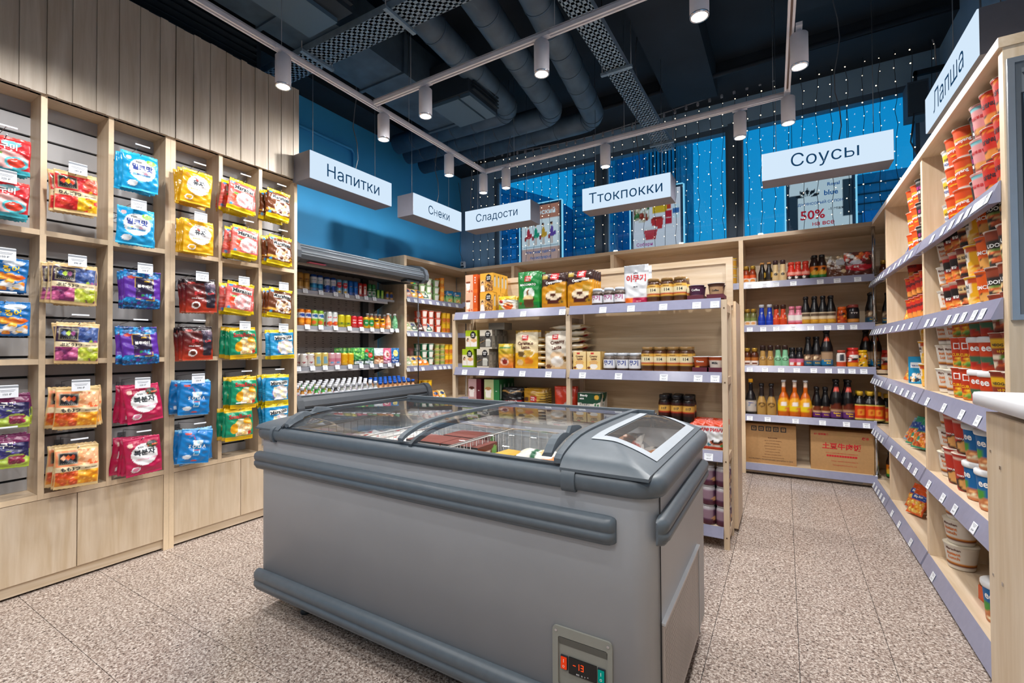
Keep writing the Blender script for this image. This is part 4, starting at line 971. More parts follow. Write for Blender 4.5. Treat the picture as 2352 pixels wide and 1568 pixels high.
# ================================================================ pale wood shelf units
RAILW = PVCSTRIP
TAGM = CARD
TAGT = {}
def tag_mesh(txt):
    if txt in TAGT: return TAGT[txt]
    mb = MB().box(-0.0245, -0.0012, -0.002, 0.0245, 0, 0.040, 0)
    for q, wd in ((0.033, 0.036), (0.028, 0.030), (0.0235, 0.020)): mb.box(-wd/2, -0.0014, q, wd/2, -0.0012, q+0.0014, 1)
    tv, tf = text_fit(txt, 0.024, 0.0075); mb.add([(a, -0.0018, b_+0.010) for a, b_ in tv], tf, 1)
    TAGT[txt] = mb.mesh('price_tag', [CARD, mat('tag_ink', '#4b5260', 0.6)]); return TAGT[txt]
TAGZ = 0.0
def unit_shelf(root, name, L, D, z, th=0.028, strip=True, tags=(), face=0.0, ov=0.0, wm=None):
    """board along local +X with its front edge on y=0, top at z; price rail tilted outwards"""
    o = build('shelf_board', MB().box(0, 0.002, z-th, L, D, z), wm or WOODX, root)
    if strip:
        build('price_rail', MB().prism([(-0.002, z-0.055), (-0.022, z-0.058), (-0.024, z-0.055), (-0.004, z+0.006), (-0.001, z+0.006)], 'X', -ov, L+ov), RAILW, o)
        for x, t in tags:
            k = obj('price_tag', tag_mesh(t), o, (x, -0.0235, z-0.052), 0, (-0.32, 0, 0))
    else:
        build('edge_band', MB().box(0, 0.0, z-th, L, 0.002, z), EDGE, o)
    return o
SB = [1.81, 1.40, 1.02, 0.56, 0.10]
prices = ['190 ₽', '220 ₽', '250 ₽', '330 ₽', '390 ₽', '450 ₽', '540 ₽', '650 ₽', '350 ₽', '290 ₽']
# --- back unit along the windows
bu = empty('window_shelving', (-3.68, 4.92, 0)); tag(bu, 'long pale wood shelving under the windows with the sauce bottles', 'shelving')
def bb_(name, x0, y0, z0, x1, y1, z1, m, par=None): return build(name, MB().box(x0+3.68, y0-4.92, z0, x1+3.68, y1-4.92, z1), m, par or bu)
DV = [(-2.925, -2.885), (-1.65, -1.61), (-0.372, -0.334)]
for a, b_ in DV:
    o = bb_('divider', a, 4.922, 0.0, b_, 5.32, 2.225, WOODV); bb_('edge_band', a, 4.92, 0.0, b_, 4.922, 2.225, EDGE, o)
o = build('top_board', MB().prism([(-0.35, 0), (4.34, 0), (4.50, -0.16), (4.50, 0.44), (-0.35, 0.44)], 'Z', 2.225, 2.262), WOODX, bu)
bb_('back_panel', -4.09, 5.32, 0.02, 1.0, 5.335, 2.225, WOODX)
segs = [(-3.68, -2.925), (-2.885, -1.65), (-1.61, -0.372), (-0.334, 0.66)]
tagpx = {0: [-0.28, -0.157, -0.065, 0.072, 0.276, 0.399, 0.543], 1: [-0.286, -0.174, -0.068, 0.066, 0.199, 0.325, 0.419, 0.51], 2: [-0.291, -0.164, -0.034, 0.088, 0.217, 0.326, 0.417, 0.493, 0.574], 3: [-0.296, -0.148, 0.073, 0.276, 0.448, 0.586]}
for i, (a, b_) in enumerate(segs):
    for k, z in enumerate(SB):
        tg = [(x-a, prices[(q*3+k) % 10]) for q, x in enumerate(tagpx.get(k, []))] if i == 3 else []
        o = unit_shelf(bu, '', (b_-a)-0.002, 0.395, z, strip=True, tags=tg)
        o.location = (a+3.68+0.001, 0, 0)
bb_('plinth', -3.68, 4.95, 0.01, 0.66, 4.965, 0.07, WOODX)
o = bb_('floor_label', 0.42, 4.945, 0.018, 0.56, 4.9495, 0.062, mat('plain_label', '#a9a49c', 0.5))
bb_('corner_shelf_fill', 0.66, 4.94, 1.77, 1.0, 5.32, 1.80, WOODX); 
for z in (1.39, 1.0, 0.545, 0.09): bb_('corner_shelf_fill', 0.66, 4.94, z-0.03, 1.0, 5.32, z, WOODX)
for z0, z1 in ((0.10, 0.53), (0.56, 0.99), (1.02, 1.37), (1.40, 1.78), (1.81, 2.225)):
    o = build('chrome_post', MB().tube([(0.66+3.68, 0.03, z0), (0.66+3.68, 0.03, z1)], 0.014, 12).lathe([(0.028, 0), (0.028, 0.006), (0.014, 0.012)], 14, 0, (0.66+3.68, 0.03, z0)), CHROME, bu)
o = build('chrome_post', MB().tube([(0.03, 0.03, 1.81), (0.03, 0.03, 2.225)], 0.012, 10).tube([(0.03, 0.03, 0.1), (0.03, 0.03, 1.78)], 0.012, 10), CHROME, bu)

# --- snack unit on the blue wall beyond the fridge
su = empty('snack_shelving', (-3.68, 3.83, 0)); tag(su, 'pale wood snack shelving in the corner right of the drinks fridge', 'shelving')
SS = [1.79, 1.40, 1.00, 0.56, 0.10]
def sb_(name, x0, y0, z0, x1, y1, z1, m, par=None): return build(name, MB().box(x0+3.68, y0-3.83, z0, x1+3.68, y1-3.83, z1), m, par or su)
o = sb_('side_panel', -4.09, 3.83, 0, -3.682, 3.868, 2.262, WOODV); sb_('edge_band', -3.682, 3.83, 0, -3.68, 3.868, 2.262, EDGE, o)
sb_('top_board', -4.09, 3.868, 2.225, -3.68, 4.919, 2.262, WOODY); sb_('corner_board', -4.09, 4.921, 2.225, -4.04, 5.31, 2.262, WOODY); sb_('back_panel', -4.095, 3.868, 0.02, -4.08, 5.3, 2.225, WOODY)
stag = {0: [3.88, 3.995, 4.121, 4.253, 4.39, 4.507, 4.62, 4.774], 1: [3.879, 3.993, 4.119, 4.243, 4.371, 4.497, 4.627], 2: [3.871, 3.992, 4.118, 4.337, 4.435, 4.52, 4.607]}
for k, z in enumerate(SS):
    o = build('shelf_board', MB().box(-0.40, 0.04, z-0.028, -0.002, 1.089, z).box(-0.40, 1.089, z-0.028, -0.003, 1.48, z), WOODY, su)
    build('price_rail', MB().prism([(0.002, z-0.055), (0.022, z-0.058), (0.024, z-0.055), (0.004, z+0.006), (0.001, z+0.006)], 'Y', 0.04, 1.085), RAILW, o)
    for q, y in enumerate(stag.get(k, [])):
        obj('price_tag', tag_mesh(prices[(q+k*4) % 10]), o, (0.0235, y-3.83, z-0.052), 0, (-0.32, 0, PI/2))

# --- noodle unit on the right
nu_ = empty('noodle_shelving', (0.65, 2.19, 0)); tag(nu_, 'tall pale wood shelving full of instant noodles along the right side', 'shelving')
SR = [1.765, 1.36, 0.96, 0.535, 0.085]
def nb(name, x0, y0, z0, x1, y1, z1, m, par=None): return build(name, MB().box(x0-0.65, y0-2.19, z0, x1-0.65, y1-2.19, z1), m, par or nu_)
for a, b_ in ((2.19, 2.228), (3.262, 3.298), (4.30, 4.336)):
    o = nb('upright', 0.652, a, 0.02, 1.06, b_, 2.215, WOODV); nb('edge_band', 0.65, a, 0.02, 0.652, b_, 2.215, EDGE, o)
nb('top_board', 0.64, 2.185, 2.215, 1.08, 4.86, 2.25, WOODY); nb('back_panel', 1.06, 2.19, 0.02, 1.075, 5.25, 2.215, WOODY)
nb('edge_band', 0.638, 2.185, 2.215, 0.64, 4.80, 2.25, mat('pale_edge', '#e9dfd6', 0.5))
rtags = [[[2.966, 2.791, 2.668, 2.556, 2.464, 2.385, 2.328, 2.286, 2.254], [4.531, 4.278, 4.055, 3.855, 3.7, 3.537, 3.408, 3.29]], [[3.092, 2.974, 2.741, 2.634, 2.536, 2.414, 2.329, 2.217], [4.503, 4.254, 4.003, 3.809, 3.635, 3.445, 3.296]],
         [[3.115, 2.831, 2.584, 2.4], [4.105, 3.9, 3.717, 3.563, 3.413, 3.266], ], [[3.119, 2.876, 2.702, 2.465], [4.082, 3.867, 3.7, 3.537, 3.399, 3.273]], [[3.077], [4.099, 3.869, 3.55]]]
for i, (a, b_) in enumerate(((2.228, 3.262), (3.298, 4.30), (4.336, 4.90))):
    for k, z in enumerate(SR):
        o = build('shelf_board', MB().box(0.002, a+0.001-2.19, z-0.028, 0.41, b_-0.001-2.19, z), WOODY, nu_)
        build('price_rail', MB().prism([(-0.002, z-0.068), (-0.032, z-0.072), (-0.034, z-0.068), (-0.004, z+0.006), (-0.001, z+0.006)], 'Y', a-2.19-0.005, b_-2.19+0.005), RAILW, o)
        ts = rtags[k][i] if i < 2 else list(np.arange(4.42, 4.88, 0.11))
        for q, y in enumerate(ts):
            if a < y < b_: obj('price_tag', tag_mesh(prices[(q*3+k+i) % 10]), o, (-0.0335, y-2.19, z-0.062), 0, (-0.36, 0, -PI/2))
nb('plinth', 0.68, 2.22, 0.005, 0.70, 4.9, 0.06, WOODY)

# --- coffee stand in the middle
cs = empty('coffee_stand', (-2.35, 3.0, 0)); tag(cs, 'freestanding pale wood coffee stand behind the freezer', 'stand')
SC = [1.49, 1.045, 0.575, 0.125]
def cb_(name, x0, y0, z0, x1, y1, z1, m, par=None): return build(name, MB().box(x0+2.35, y0-3.0, z0, x1+2.35, y1-3.0, z1), m, par or cs)
for x in (-2.35, -1.335, -0.325):
    zt = 1.485
    cb_('front_post', x, 3.0, 0.0, x+0.03, 3.035, zt, WOODV); cb_('rear_post', x, 3.245, 0.0, x+0.03, 3.28, 1.47, WOODV)
    for z in SC: cb_('cross_bar', x+0.002, 3.035, z-0.075, x+0.026, 3.245, z-0.028, WOODY)
    for z in SC: cb_('screw', x+0.011, 2.9985, z-0.06, x+0.019, 3.0, z-0.052, mat('screw_dark', '#5c4630', 0.5))
ctags = {0: [-2.206, -2.041, -1.868, -1.673, -1.355, -1.056, -0.864, -0.659, -0.46, -0.358], 1: [-2.217, -2.048, -1.871, -1.684, -1.468, -1.207, -0.952, -0.66, -0.457, -0.362], 2: [-0.676, -0.403]}
for k, z in enumerate(SC):
    for a, b_ in ((-2.319, -1.336), (-1.304, -0.326)):
        tg = [(x-a, (['990 ₽', '550 ₽', '350 ₽', '490 ₽', '360 ₽', '1100 ₽', '1100 ₽', '1290 ₽', '190 ₽', '190 ₽'] if k == 0 else ['740 ₽', '550 ₽', '550 ₽', '450 ₽', '450 ₽', '190 ₽', '1100 ₽', '990 ₽', '190 ₽', '190 ₽'] if k == 1 else ['540 ₽', '490 ₽'])[q % 10]) for q, x in enumerate(ctags.get(k, [])) if a < x < b_]
        o = unit_shelf(cs, '', b_-a, 0.24, z, tags=tg); o.location = (a+2.35, 0.003, 0)
cb_('back_board', -2.33, 3.283, 0.1, -0.295, 3.292, 1.46, PLY)
hb = cb_('header_board', -2.02, 3.292, 1.44, -0.285, 3.302, 1.785, WOODX)
build('header_frame', MB().box(-1.72+2.02+0.35-0.65+0.35-0.02, 3.279-3.0, 1.745, -0.285+2.35, 3.2915-3.0, 1.785).box(-0.325+2.35, 3.279-3.0, 1.47, -0.285+2.35, 3.2915-3.0, 1.745), WOODX, hb)
ns_ = empty('end_stand', (-0.33, 3.33, 0)); tag(ns_, 'wooden end panel of the stand standing back to back with the coffee stand', 'stand')
build('side_panel', MB().box(0.03, 0.0, 0.02, 0.055, 0.36, 1.50), WOODV, ns_); build('edge_band', MB().box(0.028, -0.003, 0.02, 0.057, 0.0, 1.50), EDGE, ns_)
for z in (1.45, 1.02, 0.56, 0.11): build('shelf_board', MB().box(-1.9, 0.0, z-0.028, 0.03, 0.35, z), WOODX, ns_)

# --- counter and framed notice at the right
ct = empty('shop_counter', (0.425, 0.12, 0)); tag(ct, 'shop counter with a white top at the right edge of the picture', 'counter')
cc = MB().box(0.02, 0, 0.0, 0.55, 1.53, 1.030)
build('counter_side', cc, WOODV, ct)
tp = rrect(0.0, 0.60, -0.02, 1.56, 0.012)
mb = MB(); kk = len(tp); lay = [(0.0, 1.044, 0.006), (0, 1.048, 0.0), (0, 1.073, 0.0), (0, 1.078, 0.004), (0, 1.080, 0.012)]
vs = []
for _, z, ins in lay: vs += [(a+(0.3-a)/0.3*ins if False else min(max(a, ins), 0.60-ins), min(max(b_, -0.02+ins), 1.56-ins), z) for a, b_ in tp]
mb.add(vs, [(i*kk+j, i*kk+(j+1) % kk, (i+1)*kk+(j+1) % kk, (i+1)*kk+j) for i in range(len(lay)-1) for j in range(kk)], 0, True)
mb.f += [tuple(range(kk-1, -1, -1)), tuple((len(lay)-1)*kk+j for j in range(kk))]; mb.m += [0, 0]; mb.sm += [False, False]
build('counter_top', mb, mat('white_laminate', '#e8eaee', 0.3, noise=0.01), ct)
for z in (0.9, 0.62): build('screw', MB().box(0.0185, 1.44, z, 0.02, 1.448, z+0.008), CHROME, ct)
for z, y in ((0.62, 1.50), (0.93, 1.50)): build('screw', MB().box(0.0185, y, z, 0.02, y+0.006, z+0.006), CHROME, ct)
nf = empty('framed_notice', (0.655, 2.18, 1.285)); tag(nf, 'silver framed grey notice board on the end of the noodle shelving', 'notice board')
ALU = mat('aluminium_frame', '#aeb4ba', 0.3, 0.7)
for b5 in ((0, -0.008, 0, 0.018, 0.009, 0.88), (0.58, -0.008, 0, 0.598, 0.009, 0.88), (0.018, -0.008, 0.862, 0.58, 0.009, 0.88), (0.018, -0.008, 0, 0.58, 0.009, 0.018)): build('frame_bar', MB().box(*b5), ALU, nf)
build('notice_sheet', MB().box(0.018, 0.001, 0.018, 0.58, 0.009, 0.862), mat('notice_grey', '#6d7378', 0.5), nf)
build('dark_picture', MB().box(0.034, -0.001, 0.30, 0.55, 0.001, 0.76), mat('notice_dark', '#1e242b', 0.3), nf); build('light_picture', MB().box(0.04, -0.002, 0.36, 0.54, -0.001, 0.755), mat('notice_blue', '#6fa6c4', 0.3), nf)
tv, tf = text_fit('Уголок покупателя', 0.52, 0.06); build('lettering', MB().add([(a+0.296, -0.0015, b_+0.80) for a, b_ in tv], tf), INK, nf)
# small white camera on the corner of the shelving
r = empty('security_camera', (-3.70, 4.96, 2.262)); tag(r, 'small white cube camera standing on the corner of the shelving', 'camera')
build('camera_body', MB().box(-0.028, -0.02, 0.02, 0.028, 0.02, 0.105), mat('camera_white', '#dfe5ea', 0.4), r)
build('camera_eye', MB().add([(0.011*math.cos(a), -0.0205, 0.078+0.011*math.sin(a)) for a in np.linspace(0, 2*PI, 14, endpoint=False)], [tuple(range(14))]), INK, r)
build('camera_stand', MB().lathe([(0.022, 0), (0.02, 0.006), (0.006, 0.012), (0.006, 0.022)], 12), mat('camera_white', '#dfe5ea', 0.4), r)
build('camera_base', MB().box(-0.026, -0.0212, 0.022, 0.026, -0.02, 0.045), INK, r)
cable_loop('camera_cable', [(-3.70, 5.0, 2.30), (-3.85, 5.2, 2.35), (-3.98, 5.25, 2.6), (-3.97, 5.3, 3.2), (-4.03, 5.3, 3.6)], 0.003, 'thin cable rising from the small camera up the corner')

# ================================================================ candy bags on the hooks
BW, BH, BD = 0.166, 0.208, 0.034
fr = lambda *a: list(a)
D = {}
def design(k, art, back, txt, desc, w=BW, h=BH, d=BD, seam=0.06, m=None):
    D[k] = dict(art=art, back=back, txt=txt, desc=desc, w=w, h=h, d=d, seam=seam, m=m)
def korean(base, dark, c1, txt, sub, bar, barc, fruit, ink=0):
    a = [('bg', base), ('r', 0, 0, 1, 0.05, dark), ('r', 0, 0.95, 1, 1, dark), ('d', 0.16, 0.84, 0.07, 0.055, c1), ('d', 0.52, 0.55, 0.37, 0.29, '#f4f6f8')]
    a += fruit+[('d', 0.26, 0.17, 0.13, 0.075, '#f2f2f4'), ('d', 0.26, 0.17, 0.09, 0.05, barc)]
    if bar: a.append(('r', 0.28, 0.40, 0.86, 0.45, barc))
    return a, [(txt, 0.004, 0.128, 0.10, 0.034, ink), (sub, 0.010, 0.0885, 0.085, 0.008, 1 if bar else 3), ('맛있는', -0.012, 0.158, 0.035, 0.010, 0)]
a, t = korean('#1499d2', '#2fb4e6', '#e8b5b8', '밀크맛', 'MILK CANDY', False, '#e8f2f8', [('d', 0.78, 0.80, 0.15, 0.075, '#7fb63a'), ('d', 0.62, 0.47, 0.05, 0.04, '#f2b6cf'), ('d', 0.38, 0.46, 0.04, 0.035, '#f3cf4a'), ('r', 0.24, 0.395, 0.74, 0.44, '#9ad4ec')], 3)
design('mi', a, '#1187bf', t, 'sky blue milk candy bag')
a, t = korean('#b3164a', '#c82a5c', '#e9c9b8', '복분자', 'RASPBERRY CANDY', True, '#e88bae', [('d', 0.76, 0.80, 0.16, 0.095, '#3f4a3a'), ('b', 0.63, 0.73, 0.9, 0.87, ['#1d2338', '#c9502c', '#46692e'], 12, 0.05, 0.035, 3)])
design('ra', a, '#8e1038', t, 'crimson raspberry candy bag')
a, t = korean('#dea50c', '#f0bb2a', '#d8873a', '유자', 'CITRON CANDY', True, '#e5a81a', [('d', 0.78, 0.84, 0.15, 0.06, '#e98a16'), ('d', 0.46, 0.70, 0.06, 0.045, '#c43a2a')])
design('ci', a, '#c48b06', t, 'yellow citron candy bag')
def threep(top, bl, br, box3, name, sub, c):
    a = [('bg', '#dcbc84'), ('r', 0.02, 0.42, 0.98, 0.90, c[0]), ('b', 0.5, 0.5, 0.98, 0.90, c[1], 26, 0.10, 0.08, 5), ('r', 0.02, 0.07, 0.98, 0.42, c[2]), ('b', 0.02, 0.07, 0.52, 0.42, c[3], 20, 0.09, 0.07, 7), ('b', 0.52, 0.07, 0.98, 0.42, c[4], 20, 0.10, 0.08, 9),
         ('r', 0.02, 0.40, 0.98, 0.53, '#e6d3ab'), ('r', 0.07, 0.58, 0.50, 0.86, '#8f8468'), ('r', 0.085, 0.59, 0.485, 0.85, '#17151a')]
    for i, q in enumerate(box3): a.append(('d', 0.18+i*0.105, 0.74, 0.055, 0.055, q))
    for i, q in enumerate(box3): a.append(('d', 0.72+i*0.10, 0.555, 0.05, 0.03, q))
    return a, [(name, -0.025, 0.0965, 0.082, 0.019, 0), (sub, 0.052, 0.095, 0.048, 0.006, 0), ('・・・・・・・・', -0.035, 0.128, 0.05, 0.004, 1)]
a, t = threep(0, 0, 0, ['#d83a1c', '#efb21c', '#d83a1c'], 'りんご3つ', 'APPLE CANDY', ['#c8222a', ['#cf2830', '#b81a24', '#e0604a'], '#d22a2c', ['#d8241f', '#c11c1c', '#e04a30'], ['#e8b414', '#f0c531', '#dca010']])
design('ap', a, '#d0a860', t, 'cream and red apple candy bag')
a, t = threep(0, 0, 0, ['#2b4a86', '#a8c83a', '#8c3a78'], 'ぶどう3つ', 'GRAPE CANDY', ['#2c1436', ['#27407c', '#1c2c5c', '#40598f'], '#6a1f52', ['#7a2a5e', '#922f6c', '#5c1c4a', '#b5537f'], ['#a9b828', '#c3cc4a', '#8fa11f', '#d6da86']])
design('gr', a, '#c9a36a', t, 'cream and purple grape candy bag')
a, t = threep(0, 0, 0, ['#efb590', '#e0632a', '#d8481c'], 'もも3つ', 'PEACH CANDY', ['#e58a5a', ['#eaa06a', '#e87840', '#f2b98c'], '#d8831c', ['#b53c10', '#c84a14', '#d8641c'], ['#efa31c', '#f0b534', '#e08a14']])
design('pe', a, '#c99a5c', t, 'cream and orange peach candy bag')
berry = ['#0f6aa8', '#0a4a80', '#1583c4', '#08345e']
design('bl', [('bg', '#5a2a9c'), ('b', 0, 0.80, 1, 1, berry, 60, 0.07, 0.05, 2), ('b', 0, 0, 1, 0.26, berry, 80, 0.07, 0.05, 3), ('t', [(0.30, 0.22), (0.82, 0.20), (0.80, 0.80), (0.28, 0.82)], '#c8a24a'), ('t', [(0.315, 0.235), (0.805, 0.215), (0.785, 0.785), (0.295, 0.805)], '#241a3c'),
                ('g', 0.33, 0.24, 0.79, 0.42, '#6a2a92', '#241a3c'), ('b', 0.45, 0.26, 0.75, 0.38, ['#1a86c4', '#0d5a92', '#2fa05a'], 12, 0.04, 0.03, 8), ('d', 0.19, 0.80, 0.11, 0.035, '#c8402c')],
       '#3c1a78', [('블루베리', 0.008, 0.120, 0.066, 0.024, 1), ('상큼한', 0.015, 0.148, 0.03, 0.009, 6)], 'purple blueberry candy bag')
design('co', [('bg', '#5c1410'), ('g', 0, 0.0, 1, 0.35, '#c23a1a', '#7c1c12'), ('g', 0, 0.35, 1, 0.8, '#7c1c12', '#3a0c0c'), ('r', 0, 0.86, 1, 1, '#1a0c10'), ('t', [(0.66, 0.14), (0.93, 0.14), (1.0, 0.86), (0.60, 0.86)], '#26202e'), ('b', 0.62, 0.62, 0.98, 0.88, ['#4a4254', '#7a6a78', '#2c2434'], 20, 0.07, 0.05, 4),
                ('d', 0.30, 0.22, 0.14, 0.10, '#e9e2df'), ('d', 0.30, 0.22, 0.095, 0.07, '#5c2414'), ('d', 0.2, 0.88, 0.12, 0.03, '#b8403c'), ('s', 0, 0.0, 1, 0.03, '#f0a080', 1, 0.6)],
       '#4a100c', [('콜라', -0.02, 0.118, 0.04, 0.026, 2), ('COLA CANDY', -0.020, 0.088, 0.075, 0.008, 1), ('Cola', 0.050, 0.118, 0.034, 0.016, 2, 12)], 'glossy dark red cola candy bag')
design('so', [('bg', '#0f78c0'), ('t', [(0.44, 0.24), (0.62, 0.24), (0.70, 0.68), (0.36, 0.68)], '#c8e4f2'), ('t', [(0.46, 0.26), (0.60, 0.26), (0.66, 0.55), (0.40, 0.55)], '#2a8cc4'), ('b', 0.38, 0.52, 0.68, 0.68, ['#e8f4fa', '#9fd0ea'], 8, 0.05, 0.04, 2), ('t', [(0.44, 0.66), (0.46, 0.66), (0.38, 0.82), (0.36, 0.81)], '#d0303c'), ('t', [(0.22, 0.76), (0.37, 0.81), (0.37, 0.825), (0.22, 0.775)], '#d0303c'),
                ('d', 0.2, 0.86, 0.11, 0.035, '#c8443c'), ('d', 0.26, 0.20, 0.13, 0.06, '#dfe9f0'), ('d', 0.5, 0.09, 0.09, 0.025, '#c8443c'), ('r', 0, 0.965, 1, 1, '#7ab8de'), ('r', 0, 0.0, 1, 0.02, '#bcdcf0')],
       '#0a5f9c', [('S O D A', 0.006, 0.104, 0.092, 0.026, 1), ('CANDY', 0.006, 0.082, 0.045, 0.008, 2)], 'bright blue soda candy bag')
def marsh(body, pieces, extra, top='#e0c400'):
    return [('bg', body), ('r', 0, 0.90, 1, 1, top), ('r', 0, 0, 1, 0.13, top)]+extra+[('d', 0.62, 0.40, 0.34, 0.24, '#e8dcd8'), ('b', 0.32, 0.18, 0.93, 0.60, pieces, 46, 0.09, 0.07, 6), ('d', 0.12, 0.17, 0.06, 0.04, '#4a9cd0'), ('r', 0.06, 0.84, 0.2, 0.9, '#2f8fd0'), ('r', 0.16, 0.66, 0.94, 0.80, '#f0efe6')]
design('sm', marsh('#e2605a', ['#f3c4c4', '#f6d9d6', '#e8a5a5'], [('s', 0, 0.13, 0.5, 0.6, '#ee8a80', 9, 0.5), ('d', 0.26, 0.40, 0.17, 0.15, '#e0441c'), ('d', 0.27, 0.54, 0.10, 0.04, '#4c9c3c')]), '#cfae12',
       [('Marshies', 0.008, 0.152, 0.118, 0.026, 0, -3)], 'pink strawberry marshmallow bag')
design('cm', marsh('#6a3818', ['#f3efe8', '#8a5430', '#d9b48a', '#5c3018'], [('s', 0, 0.13, 1, 0.36, '#c9962a', 10, 0.4)]), '#cdb20c', [('Marshies', 0.008, 0.152, 0.118, 0.026, 0, -3)], 'brown chocolate marshmallow bag')
design('mb', marsh('#1787bd', ['#f0f2f4', '#f2d0d4', '#f0e7b4', '#e6e9f2'], [('s', 0, 0.13, 0.4, 0.6, '#3aa3d2', 8, 0.3), ('t', [(0.28, 0.22), (0.42, 0.22), (0.47, 0.46), (0.24, 0.46)], '#6a6ab8')]), '#cfc012', [('Marshies', 0.008, 0.152, 0.118, 0.026, 0, 6)], 'blue fruit marshmallow bag')
design('sw', [('bg', '#119066'), ('r', 0, 0.90, 1, 1, '#e6b80a'), ('r', 0, 0, 1, 0.13, '#e6b80a'), ('d', 0.60, 0.42, 0.36, 0.26, '#e0b61c'), ('d', 0.60, 0.42, 0.34, 0.24, '#c8b888'), ('b', 0.34, 0.16, 0.92, 0.52, ['#f4cf94', '#f7dcb0', '#efbf78'], 46, 0.085, 0.065, 3), ('d', 0.28, 0.40, 0.14, 0.16, '#eea812'), ('d', 0.76, 0.60, 0.14, 0.10, '#eda716'), ('d', 0.86, 0.22, 0.07, 0.06, '#d03c24')],
       '#d0a50a', [('Smallows', 0.004, 0.160, 0.138, 0.028, 2), ('Pineapple', 0.006, 0.137, 0.07, 0.009, 1)], 'green and yellow pineapple marshmallow bag')
design('ga', [('bg', '#c8242c'), ('r', 0, 0.0, 1, 0.14, '#3aa6b4'), ('r', 0, 0.93, 1, 1, '#d83c34'), ('d', 0.55, 0.36, 0.42, 0.24, '#f0b8b4'), ('d', 0.72, 0.30, 0.24, 0.17, '#5cc0cc'), ('d', 0.72, 0.30, 0.18, 0.12, '#e0402c'), ('d', 0.6, 0.8, 0.2, 0.08, '#7ec4cc'), ('d', 0.36, 0.50, 0.08, 0.04, '#6aa83c')], '#a81c24', [('이구미', -0.004, 0.122, 0.10, 0.030, 1)], 'red apple jelly bag with teal bottom', h=0.17)
design('sq', [('bg', '#0f6db2'), ('b', 0.05, 0.05, 0.95, 0.55, ['#f08a1c', '#f2f0ea', '#e8641c', '#f6b23a'], 46, 0.09, 0.06, 3), ('d', 0.7, 0.85, 0.22, 0.08, '#dfeaf2'), ('r', 0, 0, 1, 0.06, '#0c5590')], '#0c5590', [('꼬마 징어', -0.006, 0.108, 0.12, 0.030, 6)], 'blue squid snack bag', h=0.16)
design('gg', [('bg', '#a3b83c'), ('r', 0, 0.55, 1, 1, '#6a1c4c'), ('b', 0.35, 0.3, 0.98, 0.75, ['#2c2a66', '#4a3f8c', '#1d1c48'], 18, 0.14, 0.10, 5), ('d', 0.72, 0.24, 0.25, 0.18, '#b8cf5a'), ('b', 0.56, 0.12, 0.9, 0.36, ['#7c1c3c', '#96284a'], 26, 0.06, 0.05, 6), ('r', 0, 0, 1, 0.06, '#a8c040')], '#55163c', [('이구미', -0.006, 0.108, 0.10, 0.028, 1)], 'green and plum grape jelly bag', h=0.155)
for k, s in D.items():
    s['mesh'], s['surf'] = pouch('candy_bag', s['w'], s['h'], s['d'], s['art'], s['back'], s['seam'], True, 38, 48, seed=hash(k) % 97 if False else sum(map(ord, k)), wave=0.005)
    s['alt'], _ = pouch('candy_bag', s['w'], s['h'], s['d']*0.8, s['art'], s['back'], s['seam'], True, 24, 30, seed=sum(map(ord, k))+5, wave=0.008)
    s['let'] = letters('lettering', s['txt'], s['surf'], INKS)
HR = {}
def hook(y, z, reach, price, label):
    key = round(reach, 3)
    if key not in HR:
        HR[key] = (MB().tube([(0, 0, 0), (reach*0.12, 0, 0.0), (reach*0.3, 0, -0.006), (reach*0.9, 0, 0.0), (reach, 0, 0.012)], 0.0024, 6).mesh('hook_rod', [WIRE]),
                   MB().tube([(0.02, 0, 0.0), (0.02, 0, 0.034), (reach*0.55, 0, 0.046), (reach, 0, 0.052)], 0.0014, 5).mesh('card_rod', [WIRE]),
                   MB().box(reach, -0.034, 0.047, reach+0.004, 0.034, 0.054).mesh('card_bar', [CARD]), MB().box(-0.002, -0.018, -0.03, 0.004, 0.018, 0.02).mesh('hook_plate', [WIRE]))
    r = empty('display_hook', (BX+0.001, y, z)); tag(r, label, 'hook', 'hooks of the candy wall')
    for nm, me in zip(('hook_rod', 'card_rod', 'card_bar', 'hook_plate'), HR[key]): obj(nm, me, r)
    if price:
        c = build('price_card', MB().box(reach+0.004, -0.036, -0.004, reach+0.0055, 0.036, 0.053, 0).box(reach+0.0055, -0.026, 0.030, reach+0.0058, 0.026, 0.0315, 1).box(reach+0.0055, -0.022, 0.024, reach+0.0058, 0.022, 0.0255, 1).box(reach+0.0055, -0.036, 0.042, reach+0.0062, 0.036, 0.050, 2), [CARD, mat('tag_ink', '#4b5260', 0.6), mat('holder_grey', '#8f959c', 0.3)], r)
        tv, tf = text_fit(price, 0.030, 0.009); build('lettering', MB().add([(reach+0.0062, a, b_+0.012) for a, b_ in tv], tf), INK, c)
    return r
rgb_ = random.Random(11)
def bags_on_hook(k, y, zt, n, price, where, gap=0.030, x0=-3.115, tilt=0.0, k2=None):
    s = D[k]; reach = 0.29
    hook(y, zt-0.012, reach, price, 'wire hook holding the %ss, %s' % (s['desc'], where))
    for i in range(n):
        x = x0-i*gap; o = obj('candy_bag', s['mesh'] if i == 0 else s['alt'], None, (x, y+rgb_.uniform(-0.012, 0.012)*min(i, 1)+0.004*i*(-1 if i % 2 else 1), zt+rgb_.uniform(-0.004, 0.002)))
        o.rotation_euler = (rgb_.uniform(-0.05, 0.05)-0.02, (tilt if i == 0 else 0)+rgb_.uniform(-0.06, 0.06), PI/2-rgb_.uniform(0.02, 0.16))
        pos = 'frontmost' if i == 0 else ORD[i]+' from front'
        tag(o, '%s, %s, %s' % (s['desc'], pos, where), 'candy bag', 'candy bags hanging on the left wall')
        if i < 2: obj('lettering', s['let'] if i == 0 else s['let'], o)
